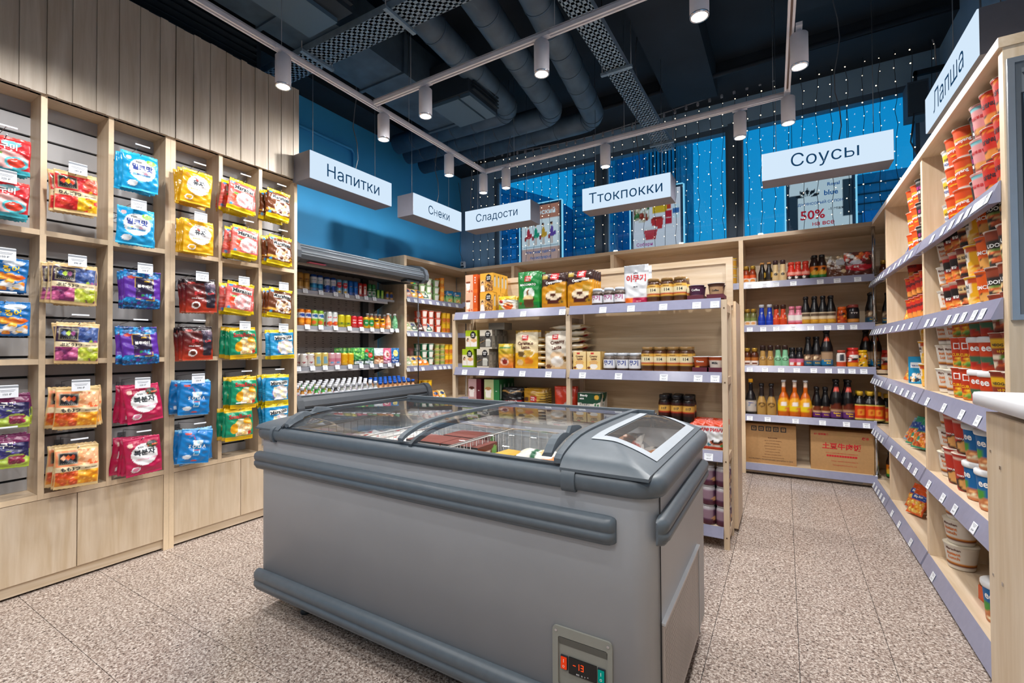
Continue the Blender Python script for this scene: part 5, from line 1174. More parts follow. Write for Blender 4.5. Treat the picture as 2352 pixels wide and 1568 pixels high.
cells = [('ga', .628, 2.205, 3, None, 'upper hook, left picture edge'), ('ga', .625, 1.997, 4, '220 ₽', 'lower hook, left picture edge'),
 ('sq', .625, 1.636, 3, '150 ₽', 'upper hook, left picture edge'), ('sq', .631, 1.435, 3, None, 'lower hook, left picture edge'),
 ('gg', .637, 1.002, 3, '150 ₽', 'upper hook, left picture edge'), ('gg', .638, .811, 2, None, 'lower hook, left picture edge'),
 ('ap', .877, 2.114, 3, '390 ₽', 'single hook'), ('gr', .878, 1.645, 5, '390 ₽', 'upper hook'), ('gr', .892, 1.345, 3, None, 'lower hook'),
 ('pe', .895, 1.013, 5, '390 ₽', 'upper hook'), ('pe', .892, .715, 5, None, 'lower hook'),
 ('mi', 1.151, 2.31, 4, None, 'upper hook'), ('mi', 1.134, 1.998, 2, '250 ₽', 'lower hook'), ('bl', 1.166, 1.648, 5, '330 ₽', 'upper hook'), ('bl', 1.147, 1.334, 3, None, 'lower hook'),
 ('ra', 1.157, 1.008, 4, '330 ₽', 'upper hook'), ('ra', 1.165, .712, 4, None, 'lower hook'),
 ('ci', 1.445, 2.31, 5, None, 'upper hook'), ('ci', 1.45, 2.006, 4, '250 ₽', 'lower hook'), ('co', 1.46, 1.642, 4, '330 ₽', 'upper hook'), ('co', 1.446, 1.345, 4, None, 'lower hook'),
 ('so', 1.44, 1.015, 4, '330 ₽', 'upper hook'), ('so', 1.452, .715, 4, None, 'lower hook'),
 ('sm', 1.725, 2.33, 6, None, 'top hook'), ('sm', 1.745, 2.026, 5, None, 'middle hook'), ('sm', 1.715, 1.645, 5, '230 ₽', 'lowest hook'), ('sw', 1.722, 1.349, 4, '230 ₽', 'top hook'),
 ('sw', 1.735, 1.021, 5, None, 'middle hook'), ('sw', 1.700, .814, 4, None, 'lowest hook'),
 ('cm', 1.980, 2.34, 5, None, 'top hook'), ('cm', 1.992, 2.017, 5, None, 'middle hook'), ('cm', 1.996, 1.641, 4, '230 ₽', 'lowest hook'), ('mb', 1.995, 1.344, 3, '230 ₽', 'top hook'),
 ('mb', 1.968, 1.024, 4, None, 'middle hook'), ('mb', 1.962, .815, 4, None, 'lowest hook')]
for k, y, z, n_, pr_, wh in cells:
    tl = {'ra': -0.06, 'so': 0.07, 'sm': 0.10, 'cm': 0.08}.get(k, 0)*(1 if z < 1.1 or k in ('sm', 'cm') else 0.4)
    bags_on_hook(k, y, z, n_, pr_, wh, 0.026, tilt=tl)

# ================================================================ goods on the shelves
K = {}
def kind(k, name, cat, desc, mesh, parts=(), letter=None, w=0.06, h=0.15, d=None): K[k] = dict(name=name, cat=cat, desc=desc, mesh=mesh, parts=parts, let=letter, w=w, h=h, d=d or w)
def put(k, loc, rz, label, group, let=True, rot=None):
    s = K[k]; o = obj(s['name'], s['mesh'], None, loc, rz, rot); tag(o, label, s['cat'], group)
    for nm, me in s['parts']: obj(nm, me, o)
    if let and s['let']: obj('lettering', s['let'], o)
    return o
CAPM = {}
def cap_mesh(r, z0, h, col, shiny=0.35, bulge=False):
    m_ = mat('cap_'+col.strip('#'), col, shiny, 0.5 if col in ('#b8923a', '#a67c3c') else 0.0)
    pr_ = [(0, z0), (r, z0), (r, z0+h*0.85), (r*0.9, z0+h), (0, z0+h)]
    if bulge: pr_ = [(0, z0), (r*0.8, z0), (r, z0+h*0.3), (r, z0+h*0.8), (r*0.7, z0+h), (0, z0+h)]
    return MB().lathe(pr_, 14).mesh('cap', [m_])
def bottle(k, desc, H, R, neck, body, art, cap, txt=(), sh=0.55, caph=0.14, capr=None, name='sauce_bottle', cat='bottle', m=None):
    """H total height; sh = height share where the shoulder begins"""
    hb = H*(1-caph)
    pr_ = [(0.0, 0.0), (R*0.92, 0.0), (R, 0.006), (R*1.0, hb*sh), (R*0.93, hb*(sh+0.12)), (R*0.68, hb*(sh+0.27)), (neck*1.15, hb*min(0.94, sh+0.38)), (neck, hb)]
    me, sf = lathe_print(name, pr_, [('bg', body)]+list(art), 20, 22, m or P_GLOSS)
    kind(k, name, cat, desc, me, [('cap', cap_mesh(capr or neck*1.25, hb, H-hb, cap))], letters('lettering', txt, sf, INKS) if txt else None, R*2, H)
def can(k, desc, H, R, art, txt=(), lid='#a8acb2', name='drink_can', cat='can', m=None):
    pr_ = [(0, 0), (R*0.8, 0), (R, 0.006), (R, H-0.010), (R*0.86, H-0.002), (R*0.84, H)]
    me, sf = lathe_print(name, pr_, art, 20, 20, m or P_CAN)
    kind(k, name, cat, desc, me, [('lid', MB().lathe([(0, H-0.004), (R*0.8, H-0.004), (R*0.84, H+0.0005), (0, H-0.002)], 16).mesh('lid', [mat('can_lid', '#a8acb2', 0.3, 0.7)]))], letters('lettering', txt, sf, INKS) if txt else None, R*2, H)
def cup(k, desc, H, R0, R1, art, txt=(), lid='#d8cfc4', name='noodle_cup', cat='cup', dome=False):
    pr_ = [(0, 0), (R0*0.95, 0), (R0, 0.004), (R1, H-0.008), (R1+0.003, H-0.004), (R1+0.003, H)]
    me, sf = lathe_print(name, pr_, art, 24, 22, P_PAPER if not dome else P_GLOSS)
    lm = mat('lid_'+lid.strip('#'), lid, 0.35)
    lp = MB().lathe([(0, H), (R1+0.004, H), (R1+0.005, H+0.002), (R1*0.9, H+0.0035), (0, H+0.004)] if not dome else [(0, H-0.002), (R1+0.005, H-0.004), (R1+0.006, H+0.006), (R1*0.9, H+0.016), (R1*0.85, H+0.018), (0, H+0.018)], 22).mesh('lid', [lm])
    kind(k, name, cat, desc, me, [('lid', lp)], letters('lettering', txt, sf, INKS) if txt else None, R1*2, H+(0.004 if not dome else 0.018))
def row(k, xs, axis, c, z, rz, where, group, behind=0, jit=0.05, step=None, tiers=1, ranks=None, let=True, dirx=1):
    """items along X (axis 'x', rows go back in +y) or along Y (axis 'y', rows go back in dirx*x)"""
    s = K[k]; step = step or s['d']*1.04; n_ = len(xs); rg = random.Random(int(xs[0]*1000)+int(z*100))
    for i, x in enumerate(xs):
        for b in range(behind+1):
            for t in range(tiers):
                d_ = b*step; a = rz+rg.uniform(-jit, jit)
                dx = rg.uniform(-0.003, 0.003)
                loc = (x+dx, c+d_, z+t*s['h']) if axis == 'x' else (c+dirx*d_, x+dx, z+t*s['h'])
                side = 'from left'
                bits = []
                if tiers > 1: bits.append((['bottom', 'top'] if tiers == 2 else ['bottom', 'middle', 'top'] if tiers == 3 else ['bottom', 'second', 'third', 'top'] if tiers == 4 else ['bottom', 'second', 'third', 'fourth', 'top'])[t]+(' of '+ORD[i]+' stack '+side if n_ > 1 else ' of stack'))
                elif n_ > 1: bits.append(ORD[i]+' '+side)
                if b: bits.append('row '+['two', 'three', 'four', 'five', 'six'][b-1])
                bits.append(where)
                lab = s['desc']+', '+', '.join(bits)
                for u_, v_ in ((' from left', ''), (' of stack', ''), (' of ', ' in '), (' shelf, ', ' shelf '), ('yellow noodle cup with a white round patch', 'yellow noodle cup with round patch'), ('row two, back row', 'back row'), (' shelf ', ' '), ('small ', ''), (' with a ', ' with ')):
                    if len(lab.replace(',', ' ').split()) > 16: lab = lab.replace(u_, v_)
                put(k, loc, a, lab, group, let and b == 0)
# ---------- sauce bottles on the window shelving
G4 = 'sauce bottles on the window shelving'
YS = 4.975
bottle('gold_orange', 'small gold-capped bottle with orange label', .168, .030, .016, '#8a3414', [('r', 0, .08, 1, .36, '#efe6dc'), ('r', .2, .36, .8, .62, '#dc5a28'), ('d', .5, .2, .12, .1, '#e08a2c')], '#b8923a', sh=.68, caph=.2, capr=.023)
bottle('gold_green', 'small gold-capped bottle with green label', .165, .030, .016, '#6b6a3a', [('r', 0, .06, 1, .34, '#efe6dc'), ('r', .2, .36, .8, .62, '#7c8a4a'), ('d', .5, .2, .12, .08, '#e0a05c')], '#b8923a', sh=.68, caph=.2, capr=.023)
bottle('gold_brown', 'small gold-capped bottle with brown label', .17, .031, .016, '#4e2312', [('r', 0, .06, 1, .34, '#ece2da'), ('r', .2, .36, .8, .62, '#a8642c'), ('d', .5, .18, .14, .08, '#6a3014')], '#b8923a', sh=.68, caph=.2, capr=.023)
bottle('dark_gold', 'dark brown bottle with a gold cap', .19, .032, .014, '#1f1710', [('d', .62, .4, .06, .14, '#c8a23a'), ('r', .3, .1, .75, .16, '#5c4a2c')], '#c08a4a', sh=.45, caph=.09, capr=.018)
bottle('cream', 'cream bottle with dark cap', .20, .033, .020, '#d8bd8c', [('r', 0, .0, 1, .02, '#8a6a40'), ('d', .5, .42, .1, .08, '#3a2c20'), ('d', .66, .55, .04, .04, '#e8e8e8')], '#3a2428', sh=.35, caph=.2, capr=.021)
bottle('red_hot', 'red bottle with red cap', .17, .033, .02, '#cf3220', [('r', .1, .06, .9, .30, '#201c1c'), ('d', .42, .18, .08, .08, '#f2efe8'), ('r', .25, .36, .8, .5, '#e8a090')], '#d2402c', sh=.5, caph=.14)
bottle('orange_green', 'black-capped bottle with orange and green label', .215, .036, .019, '#2a1810', [('r', 0, .06, 1, .3, '#2c8a3c'), ('r', 0, .3, 1, .56, '#e07818'), ('d', .5, .3, .2, .1, '#e8b83a'), ('d', .55, .45, .1, .07, '#2a1810')], '#17171a', sh=.62, caph=.11)
bottle('royal_blue', 'royal blue bottle with silver cap', .20, .032, .018, '#1238b0', [('d', .5, .7, .06, .05, '#c8d4e8'), ('r', .35, .2, .65, .25, '#2a56c8')], '#b8bcc4', sh=.35, caph=.14)
bottle('tomato', 'tomato red bottle with brown cap', .193, .032, .018, '#cf4420', [('w', .45, .05, 1.5, .02, '#e8b04a', 0), ('d', .62, .7, .05, .05, '#f0e0d8')], '#3c2018', sh=.35, caph=.2)
bottle('pink', 'pink bottle with pink cap', .172, .033, .019, '#dc8aa0', [('r', .25, .3, .75, .66, '#f0eae8'), ('r', 0, .02, 1, .18, '#c8404c')], '#d87a94', sh=.55, caph=.17)
bottle('soy_tall', 'tall black soy bottle with beige label', .255, .037, .016, '#0c0b0e', [('r', 0, .18, 1, .46, '#d9c8a8'), ('r', 0, .03, 1, .2, '#c8902c'), ('d', .5, .38, .18, .06, '#5c4a3c')], '#101014', sh=.48, caph=.09, txt=[('Golden', 0, .035, .05, .010, 6)])
bottle('soy_mid', 'black soy bottle with grain label', .27, .037, .016, '#0c0b0e', [('r', 0, .2, 1, .44, '#8a6a50'), ('r', 0, .03, 1, .22, '#2a5a78'), ('b', 0, .26, 1, .42, ['#c8b090', '#5c4030'], 40, .04, .03, 2)], '#101014', sh=.46, caph=.08, txt=[('Golden', 0, .035, .055, .010, 6)])
bottle('soy_big', 'large black soy bottle with blue label', .325, .048, .020, '#0b0a0d', [('r', 0, .2, 1, .42, '#a08468'), ('r', 0, .04, 1, .22, '#1c6a98'), ('d', .5, .80, .12, .07, '#c84a2c')], '#101014', sh=.46, caph=.06, txt=[('Golden', 0, .055, .07, .014, 6), ('Boat', 0.01, .035, .05, .013, 6)])
bottle('soy_purple', 'slim black soy bottle with purple label', .275, .037, .015, '#0c0b0e', [('r', 0, .2, 1, .44, '#c8a878'), ('r', 0, .03, 1, .2, '#5a2468'), ('d', .5, .34, .2, .08, '#6a3018')], '#101014', sh=.46, caph=.1, txt=[('Golden', 0, .035, .055, .010, 6)])
bottle('soy_bigp', 'large black soy bottle with purple label', .345, .050, .020, '#0b0a0d', [('r', 0, .2, 1, .40, '#b08c68'), ('r', 0, .04, 1, .21, '#5a2c68'), ('d', .5, .34, .2, .07, '#5c2414'), ('d', .5, .80, .14, .06, '#c84a3c')], '#101014', sh=.46, caph=.06, txt=[('Golden', 0, .055, .07, .014, 6), ('Boat', 0.01, .035, .05, .013, 6)])
bottle('tan', 'tan bottle with dark brown cap', .195, .033, .019, '#b08a4c', [('d', .5, .45, .14, .1, '#6a4a24'), ('d', .5, .45, .1, .07, '#b08a4c'), ('r', .35, .2, .65, .23, '#6a4a24')], '#2c1a18', sh=.35, caph=.24)
bottle('mint', 'mint green bottle with brown cap', .195, .034, .019, '#7cb890', [('d', .5, .42, .14, .08, '#3c5c40'), ('d', .5, .42, .1, .05, '#8cc49c')], '#33201c', sh=.35, caph=.2)
bottle('black_pink', 'black bottle with pink lettering label', .172, .034, .018, '#151318', [('r', .1, .04, .9, .28, '#c83c28'), ('d', .45, .2, .1, .1, '#e8e4e0'), ('r', .2, .3, .8, .5, '#c86c88')], '#161418', sh=.55, caph=.2)
bottle('tan_tall', 'tall tan bottle with black cap', .29, .042, .017, '#a98446', [('d', .5, .36, .14, .07, '#5c4020'), ('d', .5, .36, .10, .05, '#a98446'), ('r', 0, .66, 1, 1, '#241c1c')], '#18161a', sh=.3, caph=.08)
bottle('yellow_cap_soy', 'dark bottle with yellow cap and white label', .335, .050, .016, '#120f12', [('r', 0, .10, 1, .42, '#b8b0a8'), ('r', 0, .13, 1, .17, '#2c4a8c'), ('w', .28, .03, 2, .008, '#5c7a9c', 1)], '#e8a81c', sh=.36, caph=.1, txt=[('SEMPIO', 0, .11, .05, .010, 3)])
bottle('orange_sauce', 'orange chili sauce bottle with white cap', .33, .050, .015, '#c05c14', [('r', 0, .16, 1, .38, '#e0c420'), ('r', 0, .38, 1, .46, '#5c6a48'), ('d', .5, .42, .22, .12, '#e0a020'), ('d', .5, .36, .1, .06, '#ece4e0'), ('d', .62, .22, .1, .04, '#e0783c'), ('r', 0, .88, 1, 1, '#d8c4b0')], '#c8ccd0', sh=.32, caph=.05)
bottle('red_label_soy', 'dark bottle with red label and yellow cap', .25, .050, .018, '#0f0d10', [('r', 0, .06, 1, .62, '#d8c060'), ('r', .28, .08, .78, .60, '#c83a14'), ('r', .42, .24, .58, .44, '#e0902c'), ('r', .46, .28, .54, .40, '#c83a14')], '#c8a02c', sh=.6, caph=.14)
def jar(k, desc, H, R, body, art, cap, txt=(), caph=0.16, name='spice_jar'):
    hb = H*(1-caph); pr_ = [(0, 0), (R*.94, 0), (R, .005), (R, hb*.78), (R*.9, hb*.92), (R*.8, hb)]
    me, sf = lathe_print(name, pr_, [('bg', body)]+list(art), 20, 20)
    kind(k, name, 'jar', desc, me, [('lid', cap_mesh(R*.86, hb, H-hb, cap))], letters('lettering', txt, sf, INKS) if txt else None, R*2, H)
jar('orange_jar', 'orange spice jar', .15, .037, '#c85014', [('r', 0, .1, 1, .75, '#b83c14'), ('b', 0, .1, 1, .75, ['#e89a2c', '#2a2018', '#d85a1c'], 40, .05, .05, 4)], '#e0641c', [('やきにく', .012, .07, .012, .05, 1)] and ())
jar('dark_jar', 'dark sauce jar with red cap', .165, .044, '#16141a', [('r', .2, .1, .8, .3, '#d08a3c'), ('r', .25, .4, .8, .75, '#241f24')], '#8a3c34', [('ヤマサ', .0, .09, .05, .03, 1)])
jar('white_red_jar', 'white and red spice jar', .148, .036, '#d8d4d0', [('r', 0, .05, 1, .35, '#c04828'), ('r', .42, .4, .58, .9, '#3c3c44')], '#a84838')
jar('red_jar', 'red spice jar with red cap', .168, .044, '#b82c20', [('r', 0, .04, 1, .28, '#dc8c1c'), ('b', .3, .35, .7, .75, ['#f0e8e0', '#201c1c'], 22, .06, .05, 3)], '#c82c28', [('七味', 0, .09, .045, .035, 1)])
jar('yellow_jar', 'yellow spice jar', .148, .038, '#d8a81c', [('b', .3, .1, .7, .9, ['#201c18', '#f0ece0', '#d8801c'], 26, .05, .06, 5)], '#dcae10')
W1 = 'top sauce shelf'; W2 = 'second sauce shelf'; W3 = 'third sauce shelf'; W4 = 'fourth sauce shelf'
z1, z2, z3, z4, z5 = SB
for k, xs, z, wh, bh in (('gold_orange', [-0.314, -0.258], z1, W1, 1), ('dark_gold', [-0.179, -0.121], z1, W1, 1), ('cream', [-0.066, -0.006], z1, W1, 0), ('red_hot', [0.058, 0.113, 0.17], z1, W1, 1), ('orange_green', [0.238, 0.297], z1, W1, 1),
    ('gold_green', [-0.31, -0.256], z2, W2, 1), ('royal_blue', [-0.186, -0.123], z2, W2, 0), ('tomato', [-0.066, -0.008], z2, W2, 0), ('pink', [0.059, 0.111], z2, W2, 0), ('soy_tall', [0.17, 0.233, 0.298, 0.359], z2, W2, 1),
    ('orange_jar', [0.438], z2, W2, 0), ('dark_jar', [0.516], z2, W2, 1), 
    ('gold_brown', [-0.311, -0.25], z3, W3, 1), ('tan', [-0.182, -0.122], z3, W3, 0), ('mint', [-0.057, 0.002], z3, W3, 0), ('black_pink', [0.056, 0.114], z3, W3, 2), ('soy_mid', [0.18, 0.244], z3, W3, 1),
    ('soy_big', [0.323], z3, W3, 1), ('white_red_jar', [0.423], z3, W3, 0), ('red_jar', [0.509], z3, W3, 1), ('yellow_jar', [0.579], z3, W3, 0),
    ('yellow_cap_soy', [-0.289], z4, W4, 0), ('tan_tall', [-0.199, -0.117], z4, W4, 1), ('orange_sauce', [-0.015, 0.071, 0.156], z4, W4, 1), ('soy_purple', [0.242, 0.307], z4, W4, 1), ('soy_bigp', [0.388, 0.472], z4, W4, 1), ('red_label_soy', [0.552, 0.621, 0.677], z4, W4, 1)):
    row(k, xs, 'x', YS+0.004*(K[k]['w'] > .08), z, 0.05, wh, G4, bh)
row('soy_mid', [0.652], 'x', 5.03, z2, 0, 'by the chrome post', G4, 1)
row('soy_big', [0.617, 0.684], 'x', 5.12, z3, 0, 'by chrome post', G4)
for x, y, z, k, wh in ((0.74, 5.03, 1.77, 'gold_brown', 'top'), (0.76, 5.03, 1.39, 'soy_mid', 'second'), (0.80, 4.98, 1.39, 'orange_green', 'second'), (0.75, 5.0, 1.0, 'red_jar', 'third'), (0.80, 4.97, 1.0, 'white_red_jar', 'third'), (0.74, 5.0, 0.545, 'red_label_soy', 'fourth'), (0.76, 4.98, 0.09, 'orange_green', 'bottom'), (0.79, 4.86, 0.09, 'gold_green', 'bottom')):
    put(k, (x, y, z), -0.5, K[k]['desc']+', %s corner shelf behind chrome post' % wh, 'bottles on the corner shelves')
# two doy packs on the top shelf
pm, ps = pouch('sauce_pouch', .17, .20, .05, [('bg', '#6a4230'), ('r', 0, .72, 1, 1, '#8a7a60'), ('b', 0, .5, 1, .98, ['#c8b494', '#8a7a58', '#5c4434', '#e0d8c8'], 30, .09, .07, 4), ('r', .45, .55, .95, .8, '#b8bcc4'), ('d', .2, .76, .09, .07, '#e8eef0'), ('d', .78, .28, .12, .08, '#d8c098')], '#5a3626', .05, False, 30, 34, foot=True, m=P_GLOSS)
kind('pouch_brown', 'sauce_pouch', 'pouch', 'brown standing sauce pouch with mushrooms printed', pm, (), letters('lettering', [('알프레도', -.01, .085, .09, .02, 1)], ps, INKS), .17, .2)
pm, ps = pouch('sauce_pouch', .205, .215, .05, [('bg', '#5c2a24'), ('b', 0, .55, 1, 1, ['#8a1c28', '#c8402c', '#e0783c', '#d8c8c0', '#3c2018'], 34, .09, .08, 2), ('r', 0, .3, 1, .45, '#b81c2c'), ('d', .5, .36, .4, .14, '#b81c2c'), ('d', .4, .58, .22, .09, '#c8ccd8'), ('d', .28, .82, .08, .07, '#e0ecee')], '#4a201c', .05, False, 30, 34, foot=True, m=P_GLOSS)
kind('pouch_red', 'sauce_pouch', 'pouch', 'red standing sauce pouch with tomatoes printed', pm, (), letters('lettering', [('로제', -.02, .085, .06, .02, 1)], ps, INKS), .2, .215)
for k, xs in (('pouch_brown', [0.406]), ('pouch_red', [0.561])):
    put(k, (xs[0], 4.99, z1), 0.05, K[k]['desc']+', in front, top sauce shelf', 'sauce pouches'); put(k, (xs[0]+0.02, 5.06, z1), 0.05, K[k]['desc']+', behind, top sauce shelf', 'sauce pouches', False)
# cardboard cartons at the bottom
def cardbox(x0, x1, h, label, specs, flaps=False, y=4.975, zb=0.101, ink=None):
    w_ = x1-x0; r = obj('cardboard_box', MB().box(-w_/2, 0, 0, w_/2, 0.30, h).mesh('cardboard_box', [CARDB]), None, ((x0+x1)/2, y, zb)); tag(r, label, 'box', 'cardboard boxes under the sauces')
    obj('lettering', letters('lettering', specs, lambda a, z: (a, -0.0012, z), INKS), r)
    build('box_tape', MB().box(-0.03, -0.0008, h-0.05, 0.03, 0.3, h+0.0008), mat('packing_tape', '#b08a58', 0.3), r)
    build('box_flap', MB().box(-w_/2, -0.001, h, w_/2, 0.145, h+0.003), CARDB, r)
    return r
bx = [-0.341, 0.078, 0.189, 0.646]
w_ = bx[1]-bx[0]
r = cardbox(bx[0], bx[1], .365, 'cardboard box with upside-down printed text at the left under the sauces', [('РИС С ТУШЁНОЙ СВИНИНОЙ ПО ТАЙВАНЬСКИ', .0, .035, w_*.86, .016, 0, 180)]+[(s, .02, .06+i*.026, w_*.75-(i % 3)*.05, .010, 5, 180) for i, s in enumerate(['Дата изготовления см на упаковке', 'Срок годности 12 месяцев', 'Хранить в сухом месте', 'Рис с тушёной свининой', 'Состав: рис, свинина, вода', 'Производитель: Китай', 'Пищевая ценность на 100 г', 'Масса нетто'])]+[('□', -w_*.32+i*w_*.145, .325, .045, .05, 0) for i in range(5)]+[('9', -w_*.32, .325, .02, .022, 0), ('ψ', -w_*.175, .325, .02, .022, 0), ('ll', -w_*.03, .325, .02, .022, 0), ('u', w_*.115, .325, .02, .02, 0), ('*', w_*.26, .325, .02, .02, 0)])
w2 = bx[3]-bx[2]
r2 = cardbox(bx[2], bx[3], .345, 'cardboard box with red Chinese lettering at the right under the sauces', [('土豆牛肉饭', .0, .215, w2*.62, .09, 2), ('РИС С КАРТОФЕЛЕМ И ГОВЯДИНОЙ', .0, .155, w2*.66, .014, 2), ('■■■■■■■■■■■■', .0, .130, w2*.62, .016, 2), ('Спецификация: коробка 465g×12', .02, .085, w2*.52, .012, 2), ('Heilongjiang Beite Food Co., Ltd', .02, .05, w2*.52, .012, 2), ('BT 佰特美食', -w2*.32, .315, w2*.24, .022, 2), ('庆冰', w2*.37, .30, w2*.15, .026, 2)])
# ---------- a few stacked jars glimpsed behind the coffee stand
can('yellow_tub', 'small yellow-lidded plastic tub', .085, .032, [('bg', '#b8a890'), ('r', 0, .15, 1, .8, '#c8942c')], name='snack_tub', cat='tub', m=P_GLOSS)
K['yellow_tub']['parts'] = [('lid', MB().lathe([(0, .08), (.035, .078), (.035, .087), (0, .088)], 16).mesh('lid', [mat('lid_yellow', '#e0b81c', 0.4)]))]
row('yellow_tub', [-0.429], 'x', 4.985, z1, 0, 'gap beside header board', 'tubs behind the coffee stand', tiers=3)
row('yellow_tub', [-0.426], 'x', 4.985, z2, 0, 'gap left of second sauce shelf', 'tubs behind the coffee stand', tiers=2)

# ================================================================ drinks
GD = 'drinks in the open fridge'; FRZ = PI/2-0.42
can('gin', 'gold drink can with brown lettering', .158, .032, [('bg', '#b8893c'), ('r', 0, 0, 1, .06, '#8a642a'), ('r', 0, .5, 1, .54, '#8a642a')], [('GIN', 0, .10, .035, .03, 5)])
can('cider', 'blue and white soda can with katakana', .158, .032, [('bg', '#1273a8'), ('r', 0, .5, 1, .85, '#d8e4ea'), ('r', 0, .85, 1, 1, '#1c4a9c'), ('s', 0, .05, 1, .45, '#3a9cc8', 8, .5)], [('サイダー', 0, .108, .044, .02, 3), ('——', 0, .09, .03, .003, 2)])
can('cider2', 'navy dotted soda can with katakana', .152, .030, [('bg', '#1c4a9c'), ('r', 0, .5, 1, .85, '#dfe7ee'), ('b', 0, .02, 1, .48, ['#dfe7f2', '#2f6ac4'], 50, .03, .025, 3)], [('サイダー', 0, .102, .044, .02, 3), ('——', 0, .085, .03, .003, 2)])
can('lightblue', 'light blue can with red fruit', .148, .029, [('bg', '#7cb8d8'), ('d', .5, .62, .16, .2, '#d8404c'), ('d', .5, .2, .12, .1, '#e8c03c'), ('r', 0, 0, 1, .3, '#c8dce8'), ('d', .5, .16, .1, .09, '#e8b83a')], [('미에로', 0, .095, .032, .012, 1)])
can('bluecan', 'plain blue slim can', .150, .028, [('bg', '#1668c0'), ('w', .5, .1, 1, .03, '#2f8ad8', 0)], [('소다', 0, .09, .02, .015, 6)])
can('redcan', 'slim red can', .142, .026, [('bg', '#c8302c'), ('r', .42, .2, .58, .8, '#e8d8cc')], [('팥', 0, .09, .014, .014, 2)])
can('greencan', 'tall green and white can', .146, .026, [('bg', '#2f7a44'), ('r', 0, .2, 1, .5, '#cfd8d0'), ('d', .5, .35, .1, .1, '#2f7a44')], [('ALOE', 0, .09, .03, .012, 1)])
can('greenshort', 'short green can', .100, .025, [('bg', '#2c7a3c'), ('r', .44, .1, .56, .9, '#9fc84a')])
can('goldshort', 'short gold and blue can', .092, .025, [('bg', '#b88c44'), ('d', .5, .5, .14, .26, '#2c4a8c')])
can('orangecan', 'orange slim soda can', .148, .029, [('bg', '#d8781c'), ('r', 0, .5, 1, .8, '#dfe4ea'), ('d', .5, .25, .16, .14, '#f0a02c'), ('d', .6, .65, .2, .1, '#2c4a9c')], [('Drift', 0, .10, .038, .015, 3, 20)])
can('limecan', 'green and orange slim soda can', .145, .029, [('bg', '#8cb83c'), ('r', 0, .5, 1, .8, '#dfe8e4'), ('d', .45, .22, .14, .12, '#e06a2c'), ('d', .6, .65, .2, .1, '#2c6a9c')], [('Drift', 0, .10, .038, .015, 3, 20)])
can('whitepink', 'white can with pink lettering and peach', .142, .028, [('bg', '#d5dad8'), ('d', .5, .2, .18, .14, '#d84c2c'), ('d', .62, .24, .1, .1, '#e8862c')], [('Fruit', 0, .09, .034, .02, 2, 12)])
can('yellowcan', 'plain yellow can', .122, .033, [('bg', '#c8b81c'), ('r', .35, .2, .7, .4, '#8fa01c')], [('20', 0, .04, .02, .014, 0)])
can('coco', 'red can with white lettering', .118, .033, [('bg', '#c8242c')], [('COCO', 0, .075, .034, .015, 1), ('○○', 0, .05, .034, .015, 1)])
can('yellowgreen', 'yellow can with a green patch', .115, .031, [('bg', '#d8a81c'), ('d', .5, .5, .2, .3, '#2c8a4a')], [('망고', 0, .055, .024, .013, 1)])
can('mango', 'yellow mango drink can', .11, .031, [('bg', '#dba01c'), ('d', .45, .75, .14, .1, '#3c3420'), ('r', .3, .2, .75, .45, '#e8862c')], [('망고', .004, .05, .03, .014, 1)])
bottle('peachb', 'clear peach drink bottle with white cap', .175, .033, .014, '#d8905c', [('b', 0, .1, 1, .6, ['#e8b89c', '#d8582c', '#c8c8b0'], 24, .07, .06, 2)], '#e4e8ea', sh=.55, caph=.12, name='drink_bottle')
bottle('greenb', 'green drink bottle with white cap', .175, .033, .014, '#6aa878', [('b', 0, .1, 1, .6, ['#8cc49a', '#3f8a5c', '#c8d8c0'], 24, .07, .06, 3)], '#e4e8ea', sh=.55, caph=.12, name='drink_bottle')
pr0 = 'top fridge shelf'; pr1 = 'second fridge shelf'; pr2 = 'third fridge shelf'
for k, ys, x, z in (('gin', [2.612, 2.678], -3.80, 1.746), ('cider', [2.754, 2.822], -3.80, 1.746), ('cider2', [2.901, 2.974], -3.80, 1.746), ('lightblue', [3.043, 3.111], -3.80, 1.746), ('bluecan', [3.181, 3.244], -3.80, 1.746),
        ('redcan', [3.304, 3.361], -3.80, 1.746), ('greencan', [3.426, 3.483], -3.80, 1.746), ('greenshort', [3.548, 3.607], -3.80, 1.746), ('goldshort', [3.678, 3.74], -3.80, 1.746)):
    row(k, ys, 'y', x, z, FRZ, pr0, GD, 1, dirx=-1)
for k, ys, x, z in (('orangecan', [2.574, 2.636], -3.72, 1.416), ('limecan', [2.705, 2.774], -3.72, 1.416), ('whitepink', [2.865, 2.928], -3.72, 1.416), ('yellowcan', [3.002, 3.077], -3.72, 1.416), ('coco', [3.154, 3.231], -3.72, 1.416),
        ('yellowgreen', [3.307, 3.38], -3.72, 1.416), ('mango', [3.454, 3.534], -3.72, 1.416)):
    row(k, ys, 'y', x, z, FRZ, pr1, GD, 1, dirx=-1)
row('peachb', [3.619], 'y', -3.72, 1.416, FRZ, pr1, GD, 0, dirx=-1)
row('greenb', [3.717], 'y', -3.72, 1.416, FRZ, pr1, GD, 1, dirx=-1)
row('peachb', [3.501, 3.562, 3.618, 3.676, 3.748], 'y', -3.91, 1.416, FRZ, 'back of second fridge shelf', GD, 0, dirx=-1)
